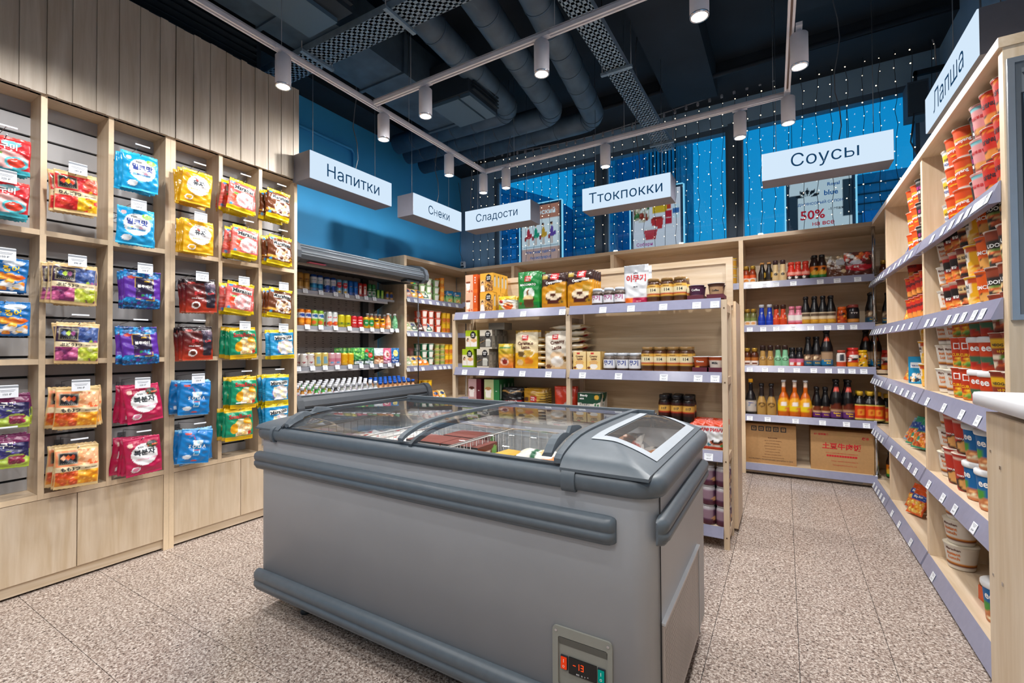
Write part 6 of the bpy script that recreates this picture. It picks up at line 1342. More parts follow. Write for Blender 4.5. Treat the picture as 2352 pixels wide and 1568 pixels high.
for nm, y in (('shelf tags', 0),):
    tagm = [(-3.745, 1.745, [2.623, 2.787, 2.952, 3.085, 3.215, 3.328, 3.44]), (-3.67, 1.415, [2.591, 2.73, 2.892, 3.054, 3.204, 3.34, 3.477, 3.615, 3.693]), (-3.65, 1.045, [2.489, 2.63, 2.761, 2.895, 3.042, 3.181, 3.316, 3.439, 3.562, 3.678])]
    for xf, zt, ys in tagm:
        sh_ = [o for o in FR.children if o.name.startswith('shelf') and abs(o.data.vertices[4].co.z-zt) < 0.002][0]
        for q, y_ in enumerate(ys): obj('price_tag', tag_mesh(prices[q % 10]), sh_, (xf+0.017, y_, zt-0.03), 0, (-0.19, 0, PI/2))
can('berrycan', 'white can with red fruit dots', .118, .033, [('bg', '#d8d4d0'), ('b', 0, .1, 1, .9, ['#b82c30', '#8a1c24', '#c88a3c'], 12, .09, .07, 5)])
can('creamcan', 'pale yellow can with blue drawing', .125, .033, [('bg', '#d8c474'), ('t', [(.4, .2), (.62, .2), (.58, .7), (.44, .7)], '#7ca8b8')])
can('pinkcan', 'pale pink milk drink can', .122, .033, [('bg', '#d8a8b0'), ('r', .35, .3, .65, .6, '#c8788c'), ('d', .5, .25, .1, .08, '#5c9cc4')])
can('yellowdot', 'bright yellow can with red dots', .118, .033, [('bg', '#dca818'), ('b', 0, .1, 1, .95, ['#b8401c', '#f0d05c'], 16, .05, .045, 7)])
for k, ys in (('berrycan', [2.585, 2.655]), ('creamcan', [2.729, 2.802]), ('pinkcan', [2.876, 2.947]), ('yellowdot', [3.024, 3.094])):
    row(k, ys, 'y', -3.70, 1.046, FRZ, pr2, GD, 2, dirx=-1)
bag = lambda k, desc, art, back, w, h, d, txt=(), nm='snack_pouch', foot=True, cat='pouch': (lambda ms: kind(k, nm, cat, desc, ms[0], (), letters('lettering', txt, ms[1], INKS) if txt else None, w, h, d))(pouch(nm, w, h, d, art, back, .05, False, 22, 28, foot=foot, m=P_FOIL, seed=sum(map(ord, k))))
bag('grapep', 'green drink pouch in a green tray', [('bg', '#2f8a3c'), ('b', 0, .35, 1, 1, ['#5cb04a', '#8cc85c', '#2c7a34'], 26, .12, .09, 2), ('r', 0, 0, 1, .3, '#1c4a34'), ('r', .12, .06, .88, .2, '#dfe8e4')], '#1c5a2c', .115, .17, .03, [('Vonanza', 0, .024, .07, .012, 3)])
bag('melonp', 'watermelon drink pouch in a green tray', [('bg', '#1f7a44'), ('t', [(.1, .75), (.5, .7), (.35, .98)], '#d8402c'), ('d', .62, .55, .2, .16, '#dc4434'), ('r', 0, 0, 1, .3, '#1c4a34'), ('r', .12, .06, .88, .2, '#dfe8e4')], '#1c5a2c', .11, .17, .03, [('Vonanza', 0, .024, .07, .012, 3)])
bag('coffeep', 'white and brown coffee pouch in a cream tray', [('bg', '#c8d4dc'), ('r', 0, .25, 1, .5, '#8a4a24'), ('d', .5, .8, .2, .1, '#e8eef2'), ('r', 0, 0, 1, .28, '#d8a884')], '#a8b4bc', .105, .165, .03)
bag('pinkp', 'pink peach drink pouch', [('bg', '#c85878'), ('d', .5, .6, .28, .24, '#e8d0cc'), ('d', .56, .58, .14, .12, '#a84a3c'), ('r', 0, 0, 1, .26, '#8a2c4c'), ('r', .12, .06, .88, .2, '#c8a0b0')], '#a83a5c', .105, .165, .03)
bag('lemonp', 'blue lemon drink pouch', [('bg', '#1c6aa8'), ('d', .58, .66, .26, .22, '#e8d87c'), ('r', 0, 0, 1, .3, '#164a8c'), ('d', .3, .4, .06, .06, '#e8f0e8')], '#144a84', .105, .165, .03, [('Vonanza', 0, .03, .07, .014, 1)])
for k, y in zip(('grapep', 'melonp', 'coffeep', 'pinkp', 'lemonp'), [3.202, 3.329, 3.462, 3.578, 3.699]):
    row(k, [y], 'y', -3.70, 1.046, FRZ, pr2, GD, 1, 0.04, dirx=-1)
row('grapep', [3.088, 3.146, 3.206], 'y', -3.84, 1.046, FRZ, 'back of third fridge shelf', GD, 0, dirx=-1)
# small bottles on the deck
caps = ['#cfd3dc']*4+['#d8b8bc']+['#c8d0dc']
for i, (body, desc) in enumerate((('#2c6a8c', 'blue'), ('#a8701c', 'amber'), ('#5c8a1c', 'light green'), ('#2f8a2c', 'green'), ('#7a7a1c', 'olive'), ('#26282c', 'black'), ('#8a8c86', 'clear'))):
    bottle('deck%d' % i, 'small %s drink bottle with white cap' % desc, .19, .031, .012, body, [('r', 0, .55, 1, .82, '#c8ccd4'), ('b', 0, .56, 1, .80, ['#b83c4c', '#d8dce4'], 14, .05, .03, i)], '#dfe2ea', sh=.52, caph=.15, capr=.017, name='drink_bottle')
bottle('deckb', 'small clear drink bottle with blue cap', .175, .031, .012, '#b8885c', [('r', 0, .2, 1, .5, '#c89a6c')], '#1c5cc0', sh=.52, caph=.13, capr=.019, name='drink_bottle')
seq = [0, 1, 1, 3, 3, 4, 5, 6, 6, 6, 6, 6, 6, 6, 6, 6]
for rw, xr in enumerate((-3.42, -3.49, -3.56, -3.63)):
    ys_ = np.arange(2.31, 3.22, 0.0655)
    for i, y_ in enumerate(ys_):
        k = 'deck%d' % seq[min(len(seq)-1, i)]
        put(k, (xr, float(y_), 0.703+0.0068*rw*1.6), 0.3*i, '%s, %s from left, deck row %s' % (K[k]['desc'], ORD[i], ['one', 'two', 'three', 'four'][rw]), 'small bottles on the fridge deck')
    for i, y_ in enumerate(np.arange(3.225, 3.70, 0.0655)):
        put('deckb', (xr, float(y_), 0.703+0.0068*rw*1.6), 0.3*i, '%s, %s from left, deck row %s' % (K['deckb']['desc'], ORD[i], ['one', 'two', 'three', 'four'][rw]), 'small bottles on the fridge deck')

# ================================================================ snack corner
GS = 'snacks in the corner shelving'; SX = -3.76; SRZ = PI/2-0.5
cup('gcup', 'green and white snack cup', .085, .034, .045, [('bg', '#7fa86c'), ('r', .38, .1, .62, .9, '#e0e0d8'), ('d', .75, .3, .14, .2, '#c8603c')])
cup('ocup', 'orange snack tube', .10, .030, .034, [('bg', '#dc8424'), ('d', .5, .5, .14, .25, '#e8b04a')], lid='#c8a07a')
cup('rcup', 'red and white snack cup', .085, .034, .045, [('bg', '#c8401c'), ('r', .38, .1, .62, .9, '#e4dad4'), ('d', .75, .3, .14, .2, '#dc7c3c')])
cup('gwcup', 'dark green and white noodle cup', .085, .034, .046, [('bg', '#17704c'), ('r', .38, .1, .62, .9, '#e0e0d8'), ('d', .75, .25, .16, .2, '#b84a2c')])
cup('ycup', 'small clear cup with yellow lid', .062, .030, .036, [('bg', '#b8ac7c'), ('r', .3, .2, .7, .7, '#8aa04c')], lid='#e0c41c')
cup('ytube', 'yellow printed snack tube', .125, .032, .033, [('bg', '#d8a01c'), ('r', 0, .5, 1, .9, '#e6b81c'), ('d', .5, .3, .16, .2, '#c86a24')], lid='#e8c84a')
sx = lambda: None
for k, ys, z, t, wh in (('gcup', [4.203, 4.325, 4.468], 1.791, 3, 'top snack shelf'), ('ocup', [4.583], 1.791, 3, 'top snack shelf'), ('rcup', [4.244, 4.364, 4.5], 1.401, 3, 'second snack shelf'), ('ytube', [4.62, 4.699], 1.401, 2, 'second snack shelf'),
        ('gwcup', [4.238, 4.357], 1.001, 3, 'third snack shelf'), ('ycup', [4.485, 4.587], 1.001, 4, 'third snack shelf'), ('ytube', [4.67, 4.756], 1.001, 2, 'third snack shelf'), ('ytube', [4.252, 4.34], .561, 2, 'fourth snack shelf')):
    row(k, ys, 'y', SX, z, SRZ, wh, GS, 1 if t < 4 else 0, dirx=-1, tiers=t)
bag('nutp', 'green and blue nut pouch', [('bg', '#8fb86a'), ('r', 0, .62, 1, 1, '#1c6a9c'), ('g', 0, .3, 1, .62, '#9cc47a', '#1f7a4c'), ('b', .25, .12, .8, .36, ['#c8903c', '#a8641c', '#e0b46a'], 22, .08, .06, 3), ('r', .2, .66, .8, .78, '#b89c7c')], '#3f7a4c', .105, .165, .045)
row('nutp', [4.738, 4.905], 'y', SX, 1.791, SRZ, 'top snack shelf', GS, 1, .06, dirx=-1)
for i_, (c1, c2, dn) in enumerate((('#c88a78', '#e0a08c', 'pink'), ('#d8c488', '#e4b83a', 'cream'), ('#e09c3c', '#d8741c', 'orange'), ('#c8d4c4', '#3f6a5c', 'pale green'), ('#1c1a1c', '#5c3a3c', 'black'), ('#e0d4b8', '#a8c08c', 'ivory'))):
    bag('lean%d' % i_, '%s snack bag leaning back' % dn, [('bg', c1), ('r', .1, .1, .9, .45, c2), ('d', .5, .6, .28, .16, '#2c4a7c' if i_ < 4 else c2), ('d', .5, .25, .2, .1, '#e8e0d0')], c1, .10, .15, .04, foot=False, nm='snack_bag', cat='snack bag')
for k, y, z, sh_ in (('lean0', 3.93, 1.791, 'top'), ('lean1', 4.02, 1.791, 'top'), ('lean2', 4.12, 1.791, 'top'), ('lean3', 4.22, 1.791, 'top'), ('lean5', 3.93, 1.401, 'second'), ('lean3', 4.02, 1.401, 'second'), ('lean4', 4.13, 1.401, 'second'), ('lean3', 4.28, 1.401, 'second'), ('lean5', 3.93, 1.001, 'third'), ('lean1', 4.03, 1.001, 'third'), ('lean2', 4.12, 1.001, 'third'), ('lean2', 4.21, 1.001, 'third'),
        ('lean0', 4.32, .561, 'fourth'), ('lean2', 4.43, .561, 'fourth'), ('lean1', 4.55, .561, 'fourth'), ('lean2', 4.2, .561, 'fourth')):
    o = put(k, (-3.70, y, z+0.004), 0, K[k]['desc']+' at the front of the %s snack shelf, y%d' % (sh_, 0), 'leaning snack bags', True)
    nth = ORD[[q for q in (3.93, 4.02, 4.03, 4.12, 4.13, 4.2, 4.21, 4.22, 4.28, 4.32, 4.43, 4.55)].index(y)]
    o['label'] = K[k]['desc']+', %s snack shelf, %s' % (sh_, 'left end' if y < 3.95 else 'right of the left one' if y < 4.05 else 'middle' if y < 4.18 else 'just right of the middle' if y < 4.25 else 'right part' if y < 4.4 else 'near the corner' if y < 4.5 else 'by the corner post')
    o.rotation_euler = (-0.72, 0, PI/2-0.3)
for i_ in range(3):
    o = put('lean1', (-3.92, 4.02+0.06*i_, 1.791), 0, 'golden snack bag at the back of the top snack shelf, '+['left', 'middle', 'right'][i_], 'bags behind the snacks', False); o.rotation_euler = (-0.1, 0, PI/2-0.3)
    o = put('lean0', (-3.92, 3.98+0.1*i_, .561), 0, 'red snack bag at the back of the fourth snack shelf, '+['left', 'middle', 'right'][i_], 'bags behind the snacks', False); o.rotation_euler = (-0.1, 0, PI/2-0.3)

# ================================================================ coffee stand
GC = 'goods on the coffee stand'; CY = 3.02
def box_kind(k, desc, w, d, h, art, side, txt=(), side_art=None, top=None):
    me, sf = carton('carton', w, d, h, art, side, top, side_art=side_art); kind(k, 'carton', 'box', desc, me, (), letters('lettering', txt, sf, INKS) if txt else None, w, h, d)
box_kind('jujube', 'peach and orange tea carton', .118, .055, .152, [('bg', '#dcb094'), ('r', .62, 0, 1, 1, '#d05418'), ('t', [(.1, .2), (.34, .2), (.42, .6), (.02, .6)], '#e8e4e0'), ('d', .22, .6, .2, .06, '#7a3a20'), ('b', .1, .04, .6, .22, ['#c07850', '#b8482c', '#e0c0a0'], 12, .06, .04, 2), ('d', .85, .12, .2, .1, '#dc6820')], '#c04c14', [('대', .037, .125, .014, .014, 1), ('추', .037, .105, .014, .014, 1), ('차', .037, .085, .014, .014, 1)])
grain = [('bg', '#e0a83c'), ('r', 0, .0, 1, .06, '#dc941c'), ('b', .35, .05, 1, .70, ['#8a5c2c', '#5c3a1c', '#b8864c', '#a8743c'], 110, .055, .045, 3), ('r', 0, .06, .36, .66, '#e0b878'), ('d', .18, .5, .09, .09, '#3c2418'), ('t', [(.03, .06), (.36, .06), (.28, .38), (.08, .38)], '#e8e4e4'), ('d', .18, .46, .06, .07, '#e0b090'), ('d', .66, .74, .22, .20, '#141214')]
box_kind('grainbox', 'golden grain tea carton with black disc', .122, .055, .152, grain, '#d8a030', [('견과류', .02, .12, .036, .014, 1), ('율무차', .02, .104, .034, .014, 1)], side_art=[('bg', '#d8a030'), ('r', .3, .3, .7, .75, '#b8b4a8'), ('r', .35, .78, .65, .88, '#3c3020')])
box_kind('greenbox', 'lime green milk tea carton with black disc', .112, .055, .15, [('bg', '#e0d4b8'), ('r', 0, .68, 1, 1, '#a0b818'), ('r', 0, 0, 1, .1, '#8cac1c'), ('t', [(.5, .12), (.95, .12), (1, .45), (.45, .45)], '#e8e4e0'), ('d', .74, .45, .26, .09, '#d8a470'), ('d', .2, .48, .1, .1, '#2c1a14'), ('d', .22, .44, .06, .07, '#dca888'), ('t', [(.05, .12), (.4, .12), (.34, .38), (.12, .38)], '#e4e0dc'), ('d', .66, .74, .24, .2, '#17161a')], '#93a81c', [('잡쌀', .018, .118, .03, .013, 1), ('노트', .018, .103, .03, .012, 1)])
box_kind('greybox', 'grey black-bean tea carton with black disc', .115, .055, .15, [('bg', '#cfc8b8'), ('r', 0, .1, 1, .68, '#54504a'), ('b', 0, .3, .5, .62, ['#2c2a28', '#3c3834'], 34, .05, .04, 2), ('t', [(.5, .12), (.85, .12), (.9, .46), (.46, .46)], '#b8b8b0'), ('d', .68, .46, .2, .06, '#cfcfc6'), ('d', .66, .76, .23, .19, '#17161a'), ('t', [(0, .3), (.4, .42), (.4, .44), (0, .33)], '#b08448')], '#8a8478', [('검은콩', .018, .122, .034, .012, 1), ('마차', .018, .107, .026, .012, 1)], side_art=[('bg', '#8a8478'), ('r', .25, .1, .75, .85, '#9c968a'), ('s', .3, .15, .7, .8, '#77726a', 12, .4)])
box_kind('redtea', 'maroon red tea carton', .125, .055, .19, [('bg', '#c09c9c'), ('r', .64, 0, 1, 1, '#5c1424'), ('t', [(.12, .25), (.42, .25), (.5, .62), (.05, .62)], '#e4dcd8'), ('d', .28, .62, .22, .06, '#5c2a1c'), ('d', .3, .14, .28, .06, '#a86a50')], '#4c1020', [('한차', .041, .1, .014, .03, 1)])
box_kind('greentea', 'green latte tea carton', .14, .055, .19, [('bg', '#b4bc88'), ('r', .64, 0, 1, 1, '#23703c'), ('t', [(.12, .25), (.42, .25), (.5, .62), (.05, .62)], '#e8e4dc'), ('d', .28, .62, .22, .06, '#b8844c'), ('d', .3, .14, .28, .06, '#b87a50')], '#1c5c30', [('생강차', .044, .1, .016, .04, 1)], side_art=[('bg', '#1c5c30'), ('r', .3, .25, .6, .8, '#9cab9a')])
xj = [-2.173, -2.025]
row('jujube', [xj[0]], 'x', CY, 1.492, 0, 'top of coffee stand', GC, 2, tiers=2, jit=.01)
row('grainbox', [xj[1]], 'x', CY, 1.492, 0, 'top of coffee stand', GC, 3, tiers=2, jit=.01)
row('greenbox', [-2.176], 'x', CY+.002, 1.198, 0, 'upper layer, middle coffee shelf', GC, 1, jit=.01); row('greenbox', [-2.21], 'x', CY, 1.047, 0, 'lower layer, middle coffee shelf', GC, 1, jit=.01)
row('greybox', [-2.032], 'x', CY+.002, 1.198, 0, 'upper layer, middle coffee shelf', GC, 3, jit=.01); row('greybox', [-2.063], 'x', CY, 1.047, 0, 'lower layer, middle coffee shelf', GC, 3, jit=.01)
o = put('greybox', ([-1.948][0]+.075, 3.16, 1.352), PI/2, 'grey tea carton lying flat on top of the grey cartons', GC, False); o.rotation_euler = (PI/2, 0, PI/2); o.location = ([-2.074][0]+0.02, 3.15, 1.3505)
row('redtea', [-2.144], 'x', CY, .577, 0, 'low coffee shelf', GC, 2, tiers=2, jit=.01); row('greentea', [-1.981], 'x', CY, .577, 0, 'low coffee shelf', GC, 3, tiers=2, jit=.01)
logo = lambda x, z, s: [('TORA', x, z+.013*s, .036*s, .012*s, 1), ('BIKA', x, z-.002*s, .034*s, .012*s, 1)]
def bigbag(k, desc, art, back, w, h, txt, d=.045): bag(k, desc, art, back, w, h, d, txt, 'coffee_bag', False, 'coffee bag')
lg = lambda u, v, w_, h_: ('r', u-w_, v-h_, u+w_, v+h_, '#c8262a')
bigbag('macchiato', 'large green coffee bag', [('bg', '#0f7a34'), ('g', 0, .2, 1, .5, '#2f9a34', '#0f7a34'), lg(.5, .80, .17, .085), ('d', .55, .42, .26, .14, '#e4ece4'), ('d', .5, .32, .2, .06, '#e8d8a8'), ('t', [(.34, .05), (.72, .05), (.8, .3), (.28, .3)], '#5c3c1c'), ('d', .52, .3, .26, .05, '#dcc088'), ('t', [(.44, .36), (.5, .36), (.56, .52), (.46, .52)], '#8a5c2c'), ('d', .14, .17, .07, .03, '#8a4a1c')], '#0b5c26', .18, .29, logo(.0, .225, 1)+[('MACCHIATO', 0, .188, .13, .024, 1)])
bigbag('cappuccino', 'large brown and gold cappuccino bag', [('bg', '#c88a14'), ('r', 0, .74, 1, 1, '#38201c'), ('t', [(0, .60), (1, .74), (1, .76), (0, .76)], '#38201c'), lg(.55, .88, .17, .09), ('r', .04, .84, .26, .93, '#b89c3c'), ('d', .52, .36, .32, .13, '#e8d4b4'), ('d', .52, .38, .14, .06, '#6a3820'), ('t', [(.28, .12), (.78, .12), (.88, .32), (.18, .32)], '#4c1c14'), ('d', .52, .34, .3, .10, '#ead9bc'), ('d', .50, .37, .13, .05, '#5c2c18'), ('d', .82, .18, .1, .06, '#a8801c'), ('r', .62, .4, .88, .6, '#b08a2c')], '#8a5c10', .195, .26, logo(.010, .228, 1.05)+[('Cappuccino', .004, .190, .14, .026, 1, 6), ('20', .064, .045, .02, .012, 0)])
bigbag('caramel', 'large yellow caramel latte bag', [('bg', '#dca414'), ('g', 0, .42, 1, .95, '#e8d09c', '#e8dcc0'), ('t', [(0, .9), (.35, 1), (0, 1)], '#8a6a1c'), lg(.48, .82, .15, .07), ('d', .6, .40, .28, .11, '#f0e4c4'), ('d', .6, .40, .24, .085, '#d8b04a'), ('d', .3, .38, .16, .08, '#6a5028'), ('d', .65, .2, .2, .09, '#e07c14'), ('d', .25, .16, .14, .08, '#e8c890'), ('r', 0, .0, 1, .05, '#e8b414')], '#c08c10', .19, .29, logo(-.004, .235, .95)+[('Caramelo', 0, .192, .13, .03, 5), ('Latte.', .004, .162, .075, .026, 5)])
bigbag('creamy', 'large cream white latte bag', [('bg', '#e0d8c8'), ('g', 0, 0, 1, .35, '#e0c08c', '#e4dccc'), ('t', [(0, .9), (.3, 1), (0, 1)], '#8a6a2c'), lg(.48, .84, .14, .065), ('d', .55, .34, .3, .12, '#e8c8a0'), ('d', .55, .2, .26, .14, '#eeeae4'), ('d', .16, .08, .12, .06, '#6a3c1c'), ('d', .88, .28, .1, .07, '#8a6420')], '#c8b48c', .19, .28, logo(-.004, .235, .9)+[('Creamy', .014, .195, .13, .034, 5, 8), ('Latte', .010, .158, .075, .034, 5, 8), ('20', .075, .08, .022, .014, 0)])
bag('tea', 'squat yellow and white tea bag', [('bg', '#e0dcd4'), ('r', 0, .75, 1, 1, '#dcb01c'), ('t', [(0, 0), (.4, 0), (0, .6)], '#a8a820'), ('d', .62, .32, .26, .24, '#dc5c18'), ('d', .62, .44, .24, .10, '#e8a060'), ('d', .62, .4, .12, .07, '#8a2c14'), ('d', .22, .62, .12, .1, '#c8342c')], '#c8a01c', .15, .115, .05, [('TEA', .0, .085, .05, .010, 0)], 'tea_bag_pack', False, 'tea pack')
bag('tea2', 'slim orange tea pack', [('bg', '#b8a028'), ('g', 0, 0, 1, .6, '#e0702c', '#c89c2c'), ('d', .5, .28, .3, .16, '#e8c0a8'), ('d', .52, .26, .2, .10, '#8a1c14'), ('r', .1, .8, .9, .86, '#4c7a3c'), ('r', 0, .0, 1, .05, '#e8901c')], '#9c7a1c', .13, .19, .05, (), 'tea_bag_pack', False, 'tea pack')
row('tea', [-1.859], 'x', 3.06, 1.492, 0, 'top of coffee stand', GC, 1, .08)
row('macchiato', [-1.662], 'x', 3.06, 1.492, .03, 'top of coffee stand', GC, 2, .05); row('cappuccino', [-1.451, -1.246], 'x', 3.06, 1.492, .05, 'top of coffee stand', GC, 3, .035)
row('tea2', [-1.873], 'x', 3.06, 1.047, .1, 'middle coffee shelf', GC, 1, .06); row('caramel', [-1.684], 'x', 3.06, 1.047, .02, 'middle coffee shelf', GC, 1, .06)
row('creamy', [-1.437], 'x', 3.06, 1.047, .0, 'middle coffee shelf', GC, 1, .06)
for i_ in range(7):
    o = put('creamy', (-1.30, 3.19, 1.065+i_*.047), 0, 'cream latte bag lying flat, %s from the bottom of the pile' % ORD[i_], 'pile of cream latte bags lying flat', False); o.rotation_euler = (PI/2*0.98, 0, PI/2+rgb_.uniform(-.08, .08)); o.location = (-1.50+rgb_.uniform(-.01, .01), 3.17, 1.072+i_*.046)
for i_ in range(5):
    o = put('caramel', (-1.5, 3.19, 1.07+i_*.047), 0, 'yellow latte bag lying flat, %s from the bottom of the pile' % ORD[i_], 'pile of yellow latte bags lying flat', False); o.rotation_euler = (PI/2*0.98, 0, PI/2+rgb_.uniform(-.08, .08)); o.location = (-1.80, 3.17, 1.072+i_*.046)
GLJ = mat('coffee_granules', '#3a2114', 0.6, noise=.3, nscale=300)
jar('kjar', 'white-lidded coffee jar with red Korean lettering', .118, .038, '#3a261c', [('r', 0, .18, 1, .72, '#e2e4ea'), ('r', 0, .8, 1, 1, '#6a6058')], '#cdd3dc', [('무기', 0, .052, .060, .036, 7)], name='coffee_jar')
jar('njar', 'coffee jar with navy Korean lettering', .118, .040, '#3a261c', [('r', 0, .18, 1, .74, '#e2e4ea'), ('r', 0, .8, 1, 1, '#6a6058')], '#cdd3dc', [('무기', 0, .052, .062, .038, 3)], name='coffee_jar')
jar('j114', 'coffee jar with gold 114 label', .157, .042, '#4a2c18', [('r', 0, .30, 1, .86, '#d8a84a'), ('r', 0, .44, 1, .70, '#e8dcb4'), ('r', .2, .36, .8, .42, '#b83c1c'), ('r', 0, .0, 1, .1, '#6a4428')], '#8a6a3c', [('114', .006, .079, .036, .018, 0), ('THE BLEND', 0, .104, .038, .006, 5)], caph=.14, name='coffee_jar')
jar('j117', 'dark coffee jar with 117 label', .160, .038, '#1a100c', [('r', 0, .26, 1, .82, '#3a1410'), ('r', 0, .42, 1, .68, '#d0a04a'), ('r', .2, .34, .8, .42, '#a8301c')], '#1a1a1e', [('117', .006, .076, .034, .016, 0)], caph=.17, name='coffee_jar')
row('kjar', [-1.118, -1.035, -0.957], 'x', 3.05, 1.492, 0, 'top of coffee stand', GC, 1, .12); row('j114', [-0.737, -0.648, -0.566], 'x', 3.055, 1.492, 0, 'top of coffee stand', GC, 1, .04)
row('njar', [-1.035, -0.945, -0.858], 'x', 3.05, 1.047, 0, 'middle coffee shelf', GC, 1, .12); row('j114', [-0.775, -0.697, -0.617, -0.539], 'x', 3.055, 1.047, 0, 'middle coffee shelf', GC, 1, .04)
row('j117', [-0.675, -0.603, -0.529], 'x', 3.07, .577, 0, 'low coffee shelf', GC, 1, .04, tiers=2)
pm, ps = pouch('coffee_pouch', .165, .26, .06, [('bg', '#d9dce0'), ('r', 0, .80, 1, 1, '#a4a8ae'), ('r', .84, .86, 1, .98, '#dfe3e8'), ('r', 0, 0, .4, .14, '#e06a1c'), ('r', .4, 0, 1, .14, '#b0244c')], '#b8bcc2', .04, False, 30, 36, foot=True, m=P_GLOSS)
kind('imugi', 'coffee_pouch', 'pouch', 'white standing coffee pouch with red Korean lettering', pm, (), letters('lettering', [('이무기', 0, .170, .13, .048, 2), ('coffee', 0, .205, .05, .010, 0), ('IMUGI', 0, .112, .07, .008, 0), ('ready to roast', .02, .016, .07, .006, 1)], ps, INKS), .165, .26)
row('imugi', [-0.845], 'x', 3.06, 1.492, 0, 'top of coffee stand', GC, 1, .02, step=.07)
box_kind('creambox', 'pale yellow creamy latte carton', .097, .05, .128, [('bg', '#ecca7c'), ('g', 0, .5, 1, 1, '#e8c888', '#ecd49c'), ('r', .3, .84, .5, .94, '#cc3a34'), ('d', .5, .40, .32, .11, '#dca04c'), ('d', .5, .2, .3, .15, '#f0ece4'), ('d', .5, .4, .28, .08, '#e0b070'), ('d', .15, .12, .12, .07, '#7a4420')], '#e0b868', [('Creamy', 0, .094, .062, .017, 5), ('Latte', .002, .078, .04, .015, 5)])
row('creambox', [-1.242, -1.138], 'x', 3.02, 1.047, 0, 'middle coffee shelf', GC, 1, .02)
cup('pcup', 'purple coffee cup with white lid', .088, .034, .043, [('bg', '#4a2440'), ('r', 0, .0, 1, .3, '#b8a4a8')], [('Coffee', 0, .06, .05, .014, 1)], '#dfe2e6', 'coffee_cup', True)
cup('bcup', 'brown printed coffee cup with white lid', .092, .035, .045, [('bg', '#4c3024'), ('t', [(.3, .1), (.75, .1), (.7, .75), (.35, .75)], '#b89470'), ('r', 0, 0, 1, .2, '#5c1c30')], [('Coffee', 0, .05, .04, .014, 0)], '#dfe2e6', 'coffee_cup', True)
cup('ccup', 'orange brown choco coffee cup with white lid', .09, .034, .044, [('bg', '#a8481c'), ('d', .45, .25, .15, .12, '#e0a850'), ('r', .5, .0, .9, .4, '#4c2418')], [('Cheese', 0, .064, .045, .014, 1)], '#dfe2e6', 'coffee_cup', True)
cup('mcup', 'white milk coffee cup with white lid', .09, .034, .044, [('bg', '#d8ccc0'), ('r', 0, .8, 1, 1, '#a8481c'), ('r', 0, 0, 1, .2, '#8a3c1c')], [('Milk', 0, .055, .035, .018, 0)], '#dfe2e6', 'coffee_cup', True)
for k, px_, z, wh in (('pcup', [-0.473], 1.492, 'top of coffee stand'), ('bcup', [-0.361], 1.492, 'top of coffee stand'), ('ccup', [-0.448], 1.047, 'middle coffee shelf'), ('mcup', [-0.363], 1.047, 'middle coffee shelf')):
    row(k, px_, 'x', 3.06, z+.003, 0, wh, GC, 1, .1)
    tr = MB().box(-.047, -.047, 0, .047, -.044, .03).box(-.047, -.044, 0, -.044, .13, .03).box(.044, -.044, 0, .047, .13, .03).box(-.047, -.047, -.0, .047, .13, .002)
    tag(build('cup_tray', tr, mat('maroon_tray', '#5c1c30', .5), None, (px_[0], 3.062, z)), 'maroon cardboard tray under the '+K[k]['desc'].split(' with')[0], 'tray')
# low shelf bags
bigbag('tbgold', 'gold pillow coffee bag', [('bg', '#b8861c'), ('t', [(.55, .1), (1, .1), (1, .9)], '#6a4c14'), ('s', .6, .1, 1, .9, '#d8b04a', 7, .5), lg(.48, .52, .16, .14), ('d', .15, .5, .12, .1, '#4c2414')], '#8a6414', .18, .16, logo(-.004, .080, 1.0)+[])
bigbag('kopiko', 'black pillow coffee bag with red band', [('bg', '#151316'), ('t', [(.1, .12), (.85, .12), (1, .42), (.2, .38)], '#b81c24'), ('w', .8, .05, 1.5, .03, '#b08440', 0)], '#151316', .18, .16, [('KOPIKO', .004, .052, .10, .022, 1, 6)])
bigbag('redbean', 'red and black coffee bean bag', [('bg', '#c83a1c'), ('r', 0, 0, 1, .55, '#2a2624'), ('b', 0, 0, 1, .4, ['#5c5048', '#3a322e', '#7a6c60'], 90, .04, .03, 3), ('t', [(0, .32), (.7, .62), (.6, .7), (0, .46)], '#b8b4b0')], '#b8301c', .165, .345, [('Senso', -.02, .155, .06, .02, 1, 22)])
bigbag('frima', 'white and orange creamer bag', [('bg', '#dde0e4'), ('r', 0, .82, 1, 1, '#d84418'), ('r', 0, 0, 1, .08, '#cc3c18'), ('d', .56, .26, .30, .10, '#b84a1c'), ('d', .56, .28, .26, .08, '#3c1c14'), ('t', [(.44, .28), (.68, .28), (.70, .5), (.42, .5)], '#e8ecee'), ('d', .18, .16, .10, .055, '#1c8ab0'), ('d', .8, .14, .08, .045, '#3c9a4c')], '#c8ccd0', .125, .175, [('ФРИМА', 0, .120, .108, .024, 2)], .05)
row('kopiko', [-1.827], 'x', 3.07, .577, 0, 'low coffee shelf', GC, 2, .08, tiers=2); row('tbgold', [-1.629], 'x', 3.07, .577, .04, 'low coffee shelf', GC, 2, .08, tiers=2); row('redbean', [-1.376], 'x', 3.07, .577, .05, 'low coffee shelf', GC, 1, .08)
